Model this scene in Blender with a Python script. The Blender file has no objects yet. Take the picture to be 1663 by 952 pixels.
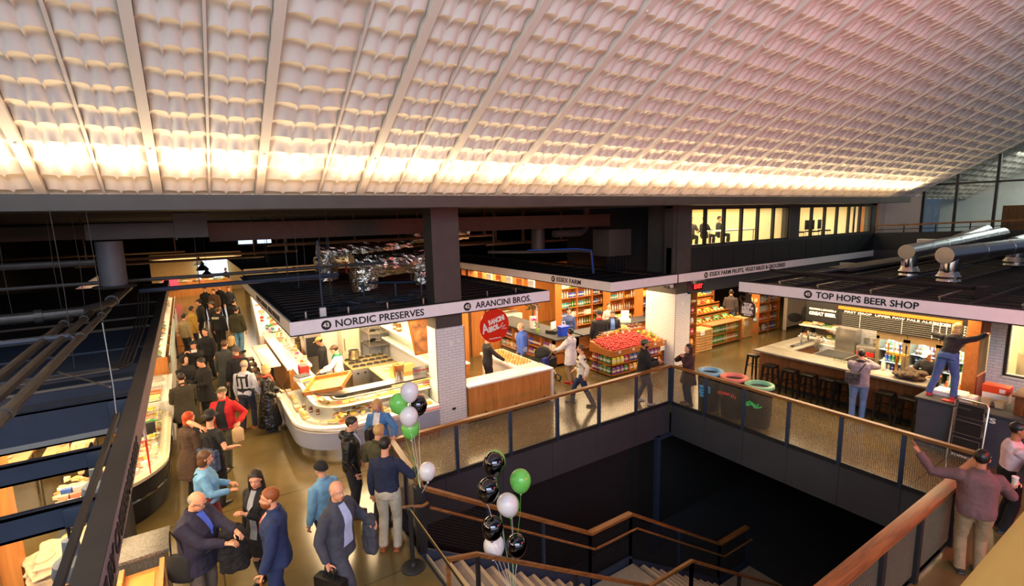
import bpy, bmesh, math, random
from mathutils import Vector, Matrix, Euler, noise
from mathutils.bvhtree import BVHTree
random.seed(7)
R = math.radians
SC = bpy.context.scene
TMP = bpy.data.scenes.new('workbench')          # scratch scene for evaluating text and remeshes, removed at the end
COL = SC.collection

# ------------------------------------------------------------------ camera
cam_d = bpy.data.cameras.new('camera'); cam = bpy.data.objects.new('camera', cam_d); COL.objects.link(cam)
cam_d.sensor_width = 36.0; cam_d.lens = 36.0 * 813.0 / 1663.0; cam_d.clip_start = 0.02; cam_d.clip_end = 200
RT = Vector((.83665581, -.54724325, -.02306248)); UP = Vector((.10130228, .11322274, .98839185)); FW = Vector((.53827957, .82928007, -.15016545))
cam.matrix_world = Matrix(((RT.x, UP.x, -FW.x, 0), (RT.y, UP.y, -FW.y, 0), (RT.z, UP.z, -FW.z, 5.0), (0, 0, 0, 1)))
SC.camera = cam

# ------------------------------------------------------------------ world, exposure, large lights
vs = SC.view_settings; vs.view_transform = 'Standard'; vs.look = 'None'; vs.exposure = 0.55; vs.gamma = 1.0; vs.use_curve_mapping = False
SC.cycles.max_bounces = 6; SC.cycles.diffuse_bounces = 3; SC.cycles.glossy_bounces = 3; SC.cycles.transmission_bounces = 4
SC.cycles.transparent_max_bounces = 12; SC.cycles.caustics_reflective = False; SC.cycles.caustics_refractive = False
SC.cycles.sample_clamp_indirect = 4.0
W = bpy.data.worlds.new('world'); SC.world = W; W.use_nodes = True
bg = W.node_tree.nodes['Background']; bg.inputs[0].default_value = (.55, .68, 1.0, 1); bg.inputs[1].default_value = 0.10

def light(name, kind, loc, power, color, size=.1, aim=None, **k):
    d = bpy.data.lights.new(name, kind); d.energy = power; d.color = color
    if kind == 'AREA':
        d.shape = 'RECTANGLE'; d.size = size if not isinstance(size, tuple) else size[0]
        d.size_y = size if not isinstance(size, tuple) else size[1]
    else: d.shadow_soft_size = size
    for a, b in k.items(): setattr(d, a, b)
    o = bpy.data.objects.new(name, d); COL.objects.link(o); o.location = loc
    if aim is not None: o.rotation_euler = (Vector(aim) - Vector(loc)).to_track_quat('-Z', 'Y').to_euler()
    return o
WARM = (1.0, .70, .38)
# tall street windows behind the viewer: soft cool daylight into the hall
light('window_daylight', 'AREA', (-2, -7, 8.5), 1150, (.78, .86, 1.0), (14, 5), (6, 10, 3))
light('ceiling_fill', 'AREA', (4, -6, 3.0), 190, (1.0, .90, .84), (18, 4), (8, 7, 9.5))  # warm fill from below, added to lift the ceiling more than the floor
# red neon on the upper level, right of the viewer
light('red_neon', 'AREA', (10.5, -2.6, 4.6), 190, (1.0, .06, .03), (3.0, .5), (9.5, 3.0, 2.2))
light('red_ceiling_tint', 'AREA', (10.5, -2.6, 4.8), 40, (1.0, .10, .06), (3.0, .5), (7.5, 4.0, 9.0))  # second red lamp, added only to tint the ceiling
# cove of uplights in the trough behind the beam
bays = [-1.33, -.62, .10, .85, 1.75, 2.66, 3.42, 4.17, 4.97, 5.84]
bays = [-1.33-.76*k for k in range(9, 0, -1)] + bays + [6.70+.79*k for k in range(28)]
for x in bays:
    light('cove_uplight', 'SPOT', (x, 9.50, 5.44), 46 if x < 9 else 62, (1.0, .74, .43), .04, (x, 8.2, 6.9), spot_size=R(158), spot_blend=1.0)
light('cove_bounce_fill', 'AREA', (9.5, 9.56, 5.44), 60, (1.0, .62, .28), (36, .06), (9.5, 10.0, 6.4))  # added lamp in place of yellow bounce light on the lowest rows
def stall_light(x0, x1, y0, y1, z, power, color=WARM):
    light('stall_downlight', 'AREA', ((x0+x1)/2, (y0+y1)/2, z), power, color, (abs(x1-x0), abs(y1-y0)))
stall_light(1.9, 4.4, 10.6, 13.2, 2.72, 230); stall_light(2.2, 5.2, 13.4, 19.5, 2.72, 300)
stall_light(5.6, 7.7, 10.6, 14.0, 2.72, 150)
stall_light(-3.2, -.8, 3.0, 12.0, 2.7, 330); stall_light(-3.0, -.8, 12.5, 30, 2.7, 300)
stall_light(2.2, 4.5, 20.5, 34, 2.72, 420); stall_light(-1.5, 3, 35, 42, 2.9, 300)
stall_light(10.4, 12.6, 11.0, 19, 2.72, 380); stall_light(12.6, 20, 10.9, 16.5, 2.72, 600)
stall_light(7.6, 10.0, 14, 24, 2.75, 200)
stall_light(13.2, 16.5, 3.4, 7.9, 2.74, 430); stall_light(14.8, 17.8, .2, 3.0, 2.74, 170)
stall_light(14.2, 20.0, 11.2, 15.8, 5.1, 210, (1.0, .80, .50)); stall_light(20.6, 26.8, 11.2, 15.8, 5.1, 230, (1.0, .82, .58))
stall_light(2.3, 4.6, 10.72, 10.84, 1.215, 16); stall_light(2.06, 2.18, 11.4, 13.4, 1.215, 14)
light('aisle_glow', 'AREA', (.4, 15, 2.75), 70, (1.0, .68, .34), (1.2, 22))
light('upper_room_lamp', 'AREA', (34, 5, 7.4), 500, (1.0, .95, .9), (4, 6), (34, 5, 0))

# ------------------------------------------------------------------ materials
def lin(c): return tuple(((v/255.0)/12.92 if v/255.0 <= .04045 else ((v/255.0+.055)/1.055)**2.4) for v in c)
MATS = {}
def mat(name, rgb, rough=.6, metal=0.0, var=.08, scale=6.0, bump=0.0, bscale=40.0, emit=None, estr=1.0, alpha=1.0, trans=0.0, coat=0.0, sheen=0.0):
    if name in MATS: return MATS[name]
    m = bpy.data.materials.new(name); m.use_nodes = True; nt = m.node_tree; b = nt.nodes['Principled BSDF']
    c = lin(rgb); b.inputs['Roughness'].default_value = rough; b.inputs['Metallic'].default_value = metal
    b.inputs['Base Color'].default_value = (*c, 1)
    if var or bump: tc = nt.nodes.new('ShaderNodeTexCoord')
    if var:
        n = nt.nodes.new('ShaderNodeTexNoise'); n.inputs['Scale'].default_value = scale; n.inputs['Detail'].default_value = 4
        nt.links.new(tc.outputs['Object'], n.inputs['Vector'])
        r = nt.nodes.new('ShaderNodeValToRGB'); r.color_ramp.elements[0].position = .3; r.color_ramp.elements[1].position = .7
        r.color_ramp.elements[0].color = (*[v*(1-var) for v in c], 1); r.color_ramp.elements[1].color = (*[min(1, v*(1+var)+.002) for v in c], 1)
        nt.links.new(n.outputs['Fac'], r.inputs['Fac']); nt.links.new(r.outputs['Color'], b.inputs['Base Color'])
    if bump:
        n2 = nt.nodes.new('ShaderNodeTexNoise'); n2.inputs['Scale'].default_value = bscale; n2.inputs['Detail'].default_value = 5
        nt.links.new(tc.outputs['Object'], n2.inputs['Vector'])
        bp = nt.nodes.new('ShaderNodeBump'); bp.inputs['Strength'].default_value = bump; bp.inputs['Distance'].default_value = .02
        nt.links.new(n2.outputs['Fac'], bp.inputs['Height']); nt.links.new(bp.outputs['Normal'], b.inputs['Normal'])
    if emit: b.inputs['Emission Color'].default_value = (*lin(emit), 1); b.inputs['Emission Strength'].default_value = estr
    if trans: b.inputs['Transmission Weight'].default_value = trans
    if coat: b.inputs['Coat Weight'].default_value = coat
    if sheen: b.inputs['Sheen Weight'].default_value = sheen
    if alpha < 1: b.inputs['Alpha'].default_value = alpha
    MATS[name] = m; return m
def wood(name, c1, c2, rough=.4, axis='X', scale=3.0):
    if name in MATS: return MATS[name]
    m = bpy.data.materials.new(name); m.use_nodes = True; nt = m.node_tree; b = nt.nodes['Principled BSDF']
    tc = nt.nodes.new('ShaderNodeTexCoord'); mp = nt.nodes.new('ShaderNodeMapping')
    mp.inputs['Scale'].default_value = {'X': (.35, 4, 4), 'Y': (4, .35, 4), 'Z': (4, 4, .35)}[axis]
    n = nt.nodes.new('ShaderNodeTexNoise'); n.inputs['Scale'].default_value = scale; n.inputs['Detail'].default_value = 6; n.inputs['Distortion'].default_value = 1.2
    r = nt.nodes.new('ShaderNodeValToRGB'); r.color_ramp.elements[0].position = .32; r.color_ramp.elements[1].position = .68
    r.color_ramp.elements[0].color = (*lin(c1), 1); r.color_ramp.elements[1].color = (*lin(c2), 1)
    nt.links.new(tc.outputs['Object'], mp.inputs['Vector']); nt.links.new(mp.outputs['Vector'], n.inputs['Vector'])
    nt.links.new(n.outputs['Fac'], r.inputs['Fac']); nt.links.new(r.outputs['Color'], b.inputs['Base Color']); b.inputs['Roughness'].default_value = rough
    MATS[name] = m; return m
def brick(name, c, grout, bw, bh, mortar, rough=.25, vert=True, ax='X', bumps=.4):
    if name in MATS: return MATS[name]
    m = bpy.data.materials.new(name); m.use_nodes = True; nt = m.node_tree; b = nt.nodes['Principled BSDF']
    tc = nt.nodes.new('ShaderNodeTexCoord'); sp = nt.nodes.new('ShaderNodeSeparateXYZ'); cb = nt.nodes.new('ShaderNodeCombineXYZ')
    nt.links.new(tc.outputs['Object'], sp.inputs[0])
    ad = nt.nodes.new('ShaderNodeMath'); nt.links.new(sp.outputs['X'], ad.inputs[0]); nt.links.new(sp.outputs['Y'], ad.inputs[1])
    if vert: nt.links.new(ad.outputs[0], cb.inputs['X']); nt.links.new(sp.outputs['Z'], cb.inputs['Y'])
    else: nt.links.new(sp.outputs['X'], cb.inputs['X']); nt.links.new(sp.outputs['Y'], cb.inputs['Y'])
    t = nt.nodes.new('ShaderNodeTexBrick'); t.inputs['Scale'].default_value = 1; t.inputs['Brick Width'].default_value = bw; t.inputs['Row Height'].default_value = bh
    t.inputs['Mortar Size'].default_value = mortar; t.inputs['Color1'].default_value = (*lin(c), 1); t.inputs['Color2'].default_value = (*[v*.95 for v in lin(c)], 1); t.inputs['Mortar'].default_value = (*lin(grout), 1)
    nt.links.new(cb.outputs[0], t.inputs['Vector']); nt.links.new(t.outputs['Color'], b.inputs['Base Color']); b.inputs['Roughness'].default_value = rough
    bp = nt.nodes.new('ShaderNodeBump'); bp.inputs['Strength'].default_value = bumps; bp.inputs['Distance'].default_value = -.005
    nt.links.new(t.outputs['Fac'], bp.inputs['Height']); nt.links.new(bp.outputs['Normal'], b.inputs['Normal'])
    MATS[name] = m; return m
def thin_glass(name, tint=(235, 245, 240), rough=.03, refl=.12, fmul=.4):
    if name in MATS: return MATS[name]
    m = bpy.data.materials.new(name); m.use_nodes = True; nt = m.node_tree
    for n in list(nt.nodes):
        if n.type == 'BSDF_PRINCIPLED': nt.nodes.remove(n)
    out = [n for n in nt.nodes if n.type == 'OUTPUT_MATERIAL'][0]
    t = nt.nodes.new('ShaderNodeBsdfTransparent'); t.inputs[0].default_value = (*lin(tint), 1)
    g = nt.nodes.new('ShaderNodeBsdfGlossy'); g.inputs['Roughness'].default_value = rough
    lw = nt.nodes.new('ShaderNodeLayerWeight'); lw.inputs['Blend'].default_value = refl
    mx = nt.nodes.new('ShaderNodeMixShader'); fm = nt.nodes.new('ShaderNodeMath'); fm.operation = 'MULTIPLY'; fm.inputs[1].default_value = fmul; nt.links.new(lw.outputs['Fresnel'], fm.inputs[0]); nt.links.new(fm.outputs[0], mx.inputs[0]); nt.links.new(t.outputs[0], mx.inputs[1]); nt.links.new(g.outputs[0], mx.inputs[2])
    nt.links.new(mx.outputs[0], out.inputs[0]); MATS[name] = m; return m
M_black = mat('black steel paint', (30, 31, 34), .5, .1)
M_soot = mat('matt black', (20, 19, 20), .9)
M_blue = mat('blue black steel', (40, 54, 76), .5, .05)
M_grey = mat('graphite paint', (70, 66, 62), .55, .1, .1, 3)
M_panel = mat('dark fascia board', (52, 53, 58), .7, 0, .06, 2)
M_band = mat('white sign board', (246, 243, 245), .45, 0, .03)
M_txt = mat('black lettering', (24, 24, 26), .6, 0, 0)
M_white = mat('white paint', (236, 232, 226), .45, 0, .03)
M_letter = mat('white lettering', (240, 236, 226), .5, 0, 0)
M_tile = brick('white tile', (232, 232, 232), (190, 190, 190), .20, .068, .006)
M_steel = mat('stainless steel', (190, 186, 178), .28, .95, .06, 8)
M_chrome = mat('polished steel', (220, 220, 220), .12, 1.0, 0)
M_oak = wood('oiled oak rail', (104, 64, 30), (152, 102, 52), .38, 'X', 5)
M_oaky = wood('oiled oak rail y', (104, 64, 30), (152, 102, 52), .38, 'Y', 5)
M_ply = wood('honey plywood', (186, 116, 54), (208, 140, 72), .45, 'Z', 2.2)
M_shelf = wood('shelf wood', (168, 98, 40), (190, 118, 54), .5, 'X', 3)
M_barwood = wood('brown bar wood', (96, 56, 28), (126, 76, 40), .45, 'Z', 4)
M_crate = wood('pale crate wood', (188, 142, 84), (210, 166, 106), .6, 'X', 4)
M_rust = mat('galvanised wire', (138, 132, 118), .5, .6, 0)
M_glass = thin_glass('clear display glass', (250, 252, 250), .02, .06)
M_granite = mat('speckled granite', (98, 94, 88), .3, 0, .75, 70)
M_conc = mat('stair concrete', (150, 138, 120), .7, 0, .12, 5)
M_marble = mat('white marble top', (236, 230, 220), .2, 0, .06, 3)
M_skin = mat('skin light', (222, 160, 128), .55, 0, .04, 10)
M_skin2 = mat('skin tan', (176, 118, 84), .55, 0, .04, 10)
def C(name, rgb, rough=.85, **k): return mat('cloth ' + name, rgb, rough, 0, .12, 14, .25, 90, **k)

# ------------------------------------------------------------------ mesh builder
class MB:
    def __init__(s): s.v = []; s.f = []
    def add(s, vs_, fs): o = len(s.v); s.v += [tuple(v) for v in vs_]; s.f += [tuple(i+o for i in f) for f in fs]; return s
    def box(s, x0, x1, y0, y1, z0, z1, m=None):
        v = [(x, y, z) for z in (z0, z1) for y in (y0, y1) for x in (x0, x1)]
        if m: v = [m @ Vector(p) for p in v]
        return s.add(v, [(0,2,3,1),(4,5,7,6),(0,1,5,4),(2,6,7,3),(0,4,6,2),(1,3,7,5)])
    def cbox(s, x0, x1, y0, y1, z0, z1, c=.01, m=None):
        b = bmesh.new(); bmesh.ops.create_cube(b, size=1)
        for v in b.verts: v.co = Vector(((x0+x1)/2+v.co.x*(x1-x0), (y0+y1)/2+v.co.y*(y1-y0), (z0+z1)/2+v.co.z*(z1-z0)))
        c = min(c, .45*min(abs(x1-x0), abs(y1-y0), abs(z1-z0)))
        bmesh.ops.bevel(b, geom=b.edges[:], offset=c, segments=2, profile=.6, affect='EDGES')
        return s.bm(b, m)
    def bm(s, b, m=None):
        b.verts.ensure_lookup_table(); b.verts.index_update()
        s.add([(m @ v.co) if m else v.co.copy() for v in b.verts], [[v.index for v in f.verts] for f in b.faces]); b.free(); return s
    def ball(s, c, r, seg=12, rings=8, m=None):
        r = (r, r, r) if not isinstance(r, (tuple, list)) else r
        b = bmesh.new(); bmesh.ops.create_uvsphere(b, u_segments=seg, v_segments=rings, radius=1)
        for v in b.verts:
            q = Vector((v.co.x*r[0], v.co.y*r[1], v.co.z*r[2])); v.co = (m @ q if m else q) + Vector(c)
        return s.bm(b)
    def tube(s, pts, r, seg=10, closed=False, flat=None):
        pts = [Vector(p) for p in pts]; n = len(pts); rr = r if isinstance(r, (list, tuple)) else [r]*n
        t0 = (pts[1]-pts[0]).normalized(); u = t0.orthogonal().normalized() if abs(t0.z) > .99 else t0.cross(Vector((0,0,1))).normalized()
        V = []
        for i in range(n):
            a = pts[i-1] if (i > 0 or closed) else pts[i]; b = pts[(i+1) % n] if (i < n-1 or closed) else pts[i]
            t = (b-a).normalized(); u = (u - t*u.dot(t)); u = u.normalized() if u.length > 1e-6 else t.orthogonal().normalized(); w = t.cross(u)
            ra = rr[i] if isinstance(rr[i], tuple) else (rr[i], rr[i])
            for k in range(seg):
                an = 2*math.pi*k/seg; V.append(pts[i] + u*math.cos(an)*ra[0] + w*math.sin(an)*ra[1])
        F = []
        for i in range(n if closed else n-1):
            j = (i+1) % n
            for k in range(seg): k2 = (k+1) % seg; F.append((i*seg+k, i*seg+k2, j*seg+k2, j*seg+k))
        if not closed: F.append(tuple(reversed(range(seg)))); F.append(tuple((n-1)*seg+k for k in range(seg)))
        return s.add(V, F)
    def rings(s, R_, cap=True):      # R_: list of rings of equal point count
        n = len(R_); k = len(R_[0]); V = [p for r in R_ for p in r]; F = []
        for i in range(n-1):
            for j in range(k): j2 = (j+1) % k; F.append((i*k+j, i*k+j2, (i+1)*k+j2, (i+1)*k+j))
        if cap: F.append(tuple(reversed(range(k)))); F.append(tuple((n-1)*k+j for j in range(k)))
        return s.add(V, F)
    def lathe(s, prof, c=(0,0,0), seg=20, m=None, cap=True):
        R_ = [[(m @ Vector((r*math.cos(2*math.pi*k/seg), r*math.sin(2*math.pi*k/seg), z)) if m else Vector((r*math.cos(2*math.pi*k/seg), r*math.sin(2*math.pi*k/seg), z))) + Vector(c) for k in range(seg)] for r, z in prof]
        return s.rings(R_, cap)
    def prism(s, poly, z0, z1, m=None):
        n = len(poly); v = [(x, y, z0) for x, y in poly] + [(x, y, z1) for x, y in poly]
        if m: v = [m @ Vector(p) for p in v]
        return s.add(v, [tuple(reversed(range(n))), tuple(range(n, 2*n))] + [(i, (i+1) % n, n+(i+1) % n, n+i) for i in range(n)])
    def mesh(s, name):
        me = bpy.data.meshes.new(name); me.from_pydata(s.v, [], s.f); return me
    def build(s, name, m, parent=None, off=None, smooth=35, recalc=False):
        if off is not None: s.v = [(a[0]-off[0], a[1]-off[1], a[2]-off[2]) for a in s.v]
        me = s.mesh(name)
        if recalc:
            b = bmesh.new(); b.from_mesh(me); bmesh.ops.recalc_face_normals(b, faces=b.faces); b.to_mesh(me); b.free()
        return link(name, me, m, parent, smooth)
def link(name, me, m, parent=None, smooth=35):
    if m is not None: me.materials.append(m)
    if smooth:
        me.polygons.foreach_set('use_smooth', [True]*len(me.polygons)); me.set_sharp_from_angle(angle=R(smooth))
    o = bpy.data.objects.new(name, me); COL.objects.link(o)
    if parent: o.parent = parent
    return o
def tag(o, label=None, cat=None, group=None, kind=None):
    if label: o['label'] = label
    if cat: o['category'] = cat
    if group: o['group'] = group
    if kind: o['kind'] = kind
    return o
class Thing:
    def __init__(s, name, label, cat, loc=(0,0,0), rotz=0, group=None):
        s.o = bpy.data.objects.new(name, None); COL.objects.link(s.o); s.o.empty_display_size = .05
        s.o.location = loc; s.o.rotation_euler = (0, 0, rotz); tag(s.o, label, cat, group); s.loc = Vector(loc)
    def part(s, name, mb, m, world=False, parent=None, **k):   # world: mesh given in world coordinates (unrotated things only)
        return mb.build(name, m, parent or s.o, off=s.loc if world else None, **k)
def solo(name, mb, m, label, cat, loc=None, group=None, rotz=0, **k):
    o = mb.build(name, m, **k); o.rotation_euler = (0, 0, rotz)
    if loc is not None: o.location = loc
    return tag(o, label, cat, group)
def struct(name, mb, m, **k): return tag(mb.build(name, m, **k), kind='structure')
def copy_tree(o, loc=None, rotz=None, label=None, parent=None):
    c = o.copy(); COL.objects.link(c)
    if parent: c.parent = parent
    for ch in o.children: copy_tree(ch, parent=c)
    if loc is not None: c.location = loc
    if rotz is not None: c.rotation_euler = (0, 0, rotz)
    if label: c['label'] = label
    return c
def baked(o):
    TMP.collection.objects.link(o); vl = TMP.view_layers[0]; vl.update(); me = bpy.data.meshes.new_from_object(o.evaluated_get(vl.depsgraph))
    TMP.collection.objects.unlink(o); return me
def ring_text(body, size, m, name='lettering', parent=None, mw=None, loc=None, width=None, bold=.0, align='LEFT', ext=.004, shear=0):
    cu = bpy.data.curves.new(name, 'FONT'); cu.body = body; cu.size = size; cu.extrude = ext; cu.offset = bold; cu.align_x = align; cu.align_y = 'CENTER'; cu.shear = shear
    cu.resolution_u = 3
    o = bpy.data.objects.new(name, cu); me = baked(o)
    bpy.data.objects.remove(o); bpy.data.curves.remove(cu)
    if width:
        xs = [v.co.x for v in me.vertices]; w = max(xs)-min(xs); x0 = min(xs) if align == 'LEFT' else 0
        for v in me.vertices: v.co.x = (v.co.x-x0)*width/w
    me.transform(mw)
    return link(name, me, m, parent, 0)
def face(nrm, p):       # text frame on a vertical face: nrm in '-y','-x','+x'; p = origin
    a = {'-y': ((1,0,0),(0,0,1),(0,-1,0)), '-x': ((0,-1,0),(0,0,1),(-1,0,0)), '+x': ((0,1,0),(0,0,1),(1,0,0))}[nrm]
    m = Matrix((( a[0][0], a[1][0], a[2][0], p[0]), (a[0][1], a[1][1], a[2][1], p[1]), (a[0][2], a[1][2], a[2][2], p[2]), (0,0,0,1))); return m
def disc_on(nrm, p, r, t=.006, seg=28):
    mb = MB(); mb.lathe([(r, 0), (r, t)], (0,0,0), seg, face(nrm, p)); return mb
def _beam(s, p, q, w, h, up=0.0):       # plumb-ended bar from p to q (top centre line + up), width w, height h
    p, q = Vector(p), Vector(q); d = (q-p); n = Vector((-d.y, d.x, 0)); n = n.normalized()*w/2 if n.length > 1e-6 else Vector((w/2, 0, 0))
    V = []
    for a in (p, q):
        for k in (-1, 1):
            for z in (up-h, up): V.append(a + n*k + Vector((0, 0, z)))
    return s.add(V, [(0,1,3,2),(4,6,7,5),(0,4,5,1),(2,3,7,6),(1,5,7,3),(0,2,6,4)])
MB.beam = _beam
def wire_mesh(p0, q0, p1, q1, gap=.032, w=.0045):       # woven wire between a bottom edge p0-q0 and a top edge p1-q1
    mb = MB(); p0, q0, p1, q1 = map(Vector, (p0, q0, p1, q1)); L = (q0-p0).length; H = ((p1-p0).length+(q1-q0).length)/2
    n = max(2, int(L/gap)); m = max(2, int(H/gap)); d = (q0-p0).normalized(); nr = Vector((-d.y, d.x, 0)).normalized()*.0022
    for i in range(1, n):
        a, b = p0.lerp(q0, i/n), p1.lerp(q1, i/n); e = d*w/2
        mb.add([a-e+nr, a+e+nr, b+e+nr, b-e+nr, a-e-nr, a+e-nr, b+e-nr, b-e-nr], [(0,1,2,3), (7,6,5,4), (0,3,7,4), (1,5,6,2)])
    for i in range(1, m):
        a, b = p0.lerp(p1, i/m), q0.lerp(q1, i/m); e = Vector((0, 0, w/2))
        mb.add([a-e+nr, b-e+nr, b+e+nr, a+e+nr, a-e-nr, b-e-nr, b+e-nr, a+e-nr], [(0,1,2,3), (7,6,5,4), (3,2,6,7), (0,4,5,1)])
    return mb

# ------------------------------------------------------------------ floor with the stair opening
HX0, HX1, HY0, HY1 = 2.5, 10.4, 2.2, 8.45
m_floor = bpy.data.materials.new('polished concrete floor'); m_floor.use_nodes = True
nt = m_floor.node_tree; b = nt.nodes['Principled BSDF']; tc = nt.nodes.new('ShaderNodeTexCoord')
n1 = nt.nodes.new('ShaderNodeTexNoise'); n1.inputs['Scale'].default_value = .55; n1.inputs['Detail'].default_value = 8; n1.inputs['Roughness'].default_value = .65
r1 = nt.nodes.new('ShaderNodeValToRGB'); r1.color_ramp.elements[0].position = .3; r1.color_ramp.elements[1].position = .72
r1.color_ramp.elements[0].color = (*lin((80, 69, 42)), 1); r1.color_ramp.elements[1].color = (*lin((118, 100, 60)), 1)
bk = nt.nodes.new('ShaderNodeTexBrick'); bk.inputs['Scale'].default_value = 1; bk.inputs['Brick Width'].default_value = 3.6; bk.inputs['Row Height'].default_value = 3.2; bk.inputs['Mortar Size'].default_value = .012; bk.offset = 0
bk.inputs['Color1'].default_value = (1,1,1,1); bk.inputs['Color2'].default_value = (1,1,1,1); bk.inputs['Mortar'].default_value = (.45,.45,.45,1)
mm = nt.nodes.new('ShaderNodeMix'); mm.data_type = 'RGBA'; mm.blend_type = 'MULTIPLY'; mm.inputs[0].default_value = 1
for a, i in ((tc.outputs['Object'], n1.inputs['Vector']), (tc.outputs['Object'], bk.inputs['Vector']), (n1.outputs['Fac'], r1.inputs['Fac']), (r1.outputs['Color'], mm.inputs[6]), (bk.outputs['Color'], mm.inputs[7]), (mm.outputs[2], b.inputs['Base Color'])): nt.links.new(a, i)
b.inputs['Roughness'].default_value = .17; b.inputs['Specular IOR Level'].default_value = .7
fl = MB()
for a in ((-9, HX0, -4, 52), (HX1, 46, -4, 52), (HX0, HX1, -4, HY0), (HX0, HX1, HY1, 52)): fl.box(a[0], a[1], a[2], a[3], -.25, 0)
struct('floor', fl, m_floor)
lf = MB(); lf.box(-2, 24, -2, 14, -4.4, -4.2); struct('floor', lf, mat('dark basement floor', (44, 46, 52), .8))

# fascia boards round the opening and the dark walls below
tr = MB()
for i in range(6): tr.box(HX0+1.317*i+.004, HX0+1.317*(i+1)-.004, HY1-.03, HY1+.1, -.85, .02)
struct('trim_1', tr, M_panel)
tr = MB()
for i in range(6): tr.box(HX1-.03, HX1+.1, HY1-.1-1.02*(i+1)+.004, HY1-.1-1.02*i-.004, -.85, .02)
struct('trim_2', tr, M_panel)
tr = MB(); tr.box(HX0-.1, HX0+.02, HY0, HY1, -.85, -.001); tr.box(HX0, HX1, HY0-.1, HY0+.02, -.85, -.001); struct('trim_3', tr, M_panel)
w = MB(); w.box(-1, 22, 9.3, 9.5, -4.2, -.25); struct('wall_back_below', w, M_soot)
w = MB(); w.box(21.8, 22, -2, 9.3, -4.2, -.25); struct('wall_right_below', w, M_soot)
w = MB(); w.box(-1, 22, -.2, 0, -4.2, -.25); struct('wall_front_below', w, M_soot)
po = MB(); po.box(9.86, 10.0, 8.36, 8.46, -4.2, -.80); po.box(9.8, 10.4, 8.30, 8.5, -.86, -.80)
solo('steel_post', po, M_blue, 'blue-grey steel post in the back corner of the stairwell', 'post')

# ------------------------------------------------------------------ quilted white ceiling
TH = math.atan(.575); CS, SN = math.cos(TH), math.sin(TH); PY, PZ = 10.36, 5.52
def ceil_pt(x, s_, d): return (x, PY - s_*CS - d*SN, PZ + s_*SN - d*CS)
edges = [-1.7, -.97, -.27, .46, 1.23, 2.27, 3.05, 3.79, 4.56, 5.39, 6.29]
while edges[-1] < 38: edges.append(edges[-1] + (.78 if len(edges) % 2 else .80))
pre = []
xx = -1.7
while xx > -9: xx -= .76; pre.insert(0, xx)
edges = pre + edges; wide0 = len(pre) % 2
LROW, TT = .385, [0, .10, .26, .42, .54, .64, .73, .81, .88, .94]
cm = MB(); A_ = .066
for bi in range(len(edges)-1):
    w0 = .065 if bi % 2 == wide0 else .014; w1 = .014 if bi % 2 == wide0 else .065
    xa, xb = edges[bi]+w0, edges[bi+1]-w1
    if xa > 30.2: nu = 7
    else: nu = 31 if xa < 9 else (25 if xa < 16 else 19)
    rows = range(-2, 33)
    cols = []
    for iu in range(nu):
        f = iu/(nu-1); v = 2*f-1; lw = (f*3) % 1.0 if f < 1 else 1.0; e = min(lw, 1-lw)
        lobe = (1-(abs(2*lw-1))**2.4); bead = math.exp(-(e/.045)**2) if 0.02 < f < .98 else 0
        barrel = (1-v*v)**.8 if abs(v) < 1 else 0
        c = .115*lobe**.8 + .05*barrel - .165
        cols.append((xa+(xb-xa)*f, .055*barrel + .030*lobe + .024*bead - .025, c, lobe))
    o = len(cm.v); nr = 0
    for k in rows:
        for t in TT:
            saw = A_*(1-t/.5)**1.3 if t < .5 else A_*((t-.5)/.5)**1.7
            for (x, d, c, lb) in cols:
                s_ = max(.02, .67 + c + (k+t)*LROW)
                cm.v.append(ceil_pt(x, s_, d + saw*(.75+.25*lb)))
            nr += 1
    for i in range(nr-1):
        for j in range(nu-1):
            a = o+i*nu+j; cm.f.append((a, a+nu, a+nu+1, a+1))
m_ceil = mat('white ceiling', (233, 224, 214), .55, 0, .02, 2)
struct('ceiling', cm, m_ceil, smooth=32)
for bi, x in enumerate(edges):       # flat ribs between the quilted bays
    wdt = .062 if bi % 2 == wide0 else .018; rb = MB()
    V = [ceil_pt(x+sx*wdt, s_, d) for s_ in (0, 13.2) for sx in (-1, 1) for d in (-.12, .105 if wdt > .03 else .06)]
    rb.add(V, [(0,1,3,2),(4,6,7,5),(0,4,5,1),(2,3,7,6),(1,5,7,3),(0,2,6,4)])
    if bi % 2 == wide0 and x < 12:
        for s_ in (1.35, 5.3):
            p = ceil_pt(x, s_, .105); rb.ball(p, (.022, .022, .022), 8, 6)
    struct('trim_%d' % (10+bi), rb, m_ceil)
cb = MB(); cb.add([ceil_pt(-9.2, 0, -.16), ceil_pt(38, 0, -.16), ceil_pt(38, 13.4, -.16), ceil_pt(-9.2, 13.4, -.16)], [(0,3,2,1)])
cb.add([ceil_pt(-9.2, 0, -.4), ceil_pt(38, 0, -.4), ceil_pt(38, 13.4, -.4), ceil_pt(-9.2, 13.4, -.4)], [(0,1,2,3)])
struct('ceiling', cb, M_white)

# edge beam with the light trough
bm_ = MB(); bm_.box(-9, 27.75, 9.40, 9.46, 5.230, 5.460); bm_.box(-9, 27.75, 9.46, 10.62, 5.230, 5.27); bm_.box(-9, 27.75, 10.42, 10.62, 5.27, 5.62)
struct('trim_1', bm_, M_grey)
w = MB(); w.box(13.45, 13.59, 10.95, 16.4, 2.9, 5.25); struct('wall_room_outer', w, M_soot)
w = MB(); w.box(28, 28.2, 11.5, 48, 0, 5.25); struct('wall_right_hall', w, M_soot)
# black soffit, walls of the market hall
cb = MB(); cb.box(-9, 13.2, 10.62, 52, 5.25, 5.4); cb.box(13.2, 46, 16.4, 52, 5.25, 5.4); struct('ceiling', cb, M_soot)
w = MB(); w.box(-9.2, -9, -4, 52, -.2, 5.5); struct('wall_left', w, M_soot)
w = MB(); w.box(-9, 46, 48, 48.2, -.2, 5.5); struct('wall_back', w, M_soot)

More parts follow.
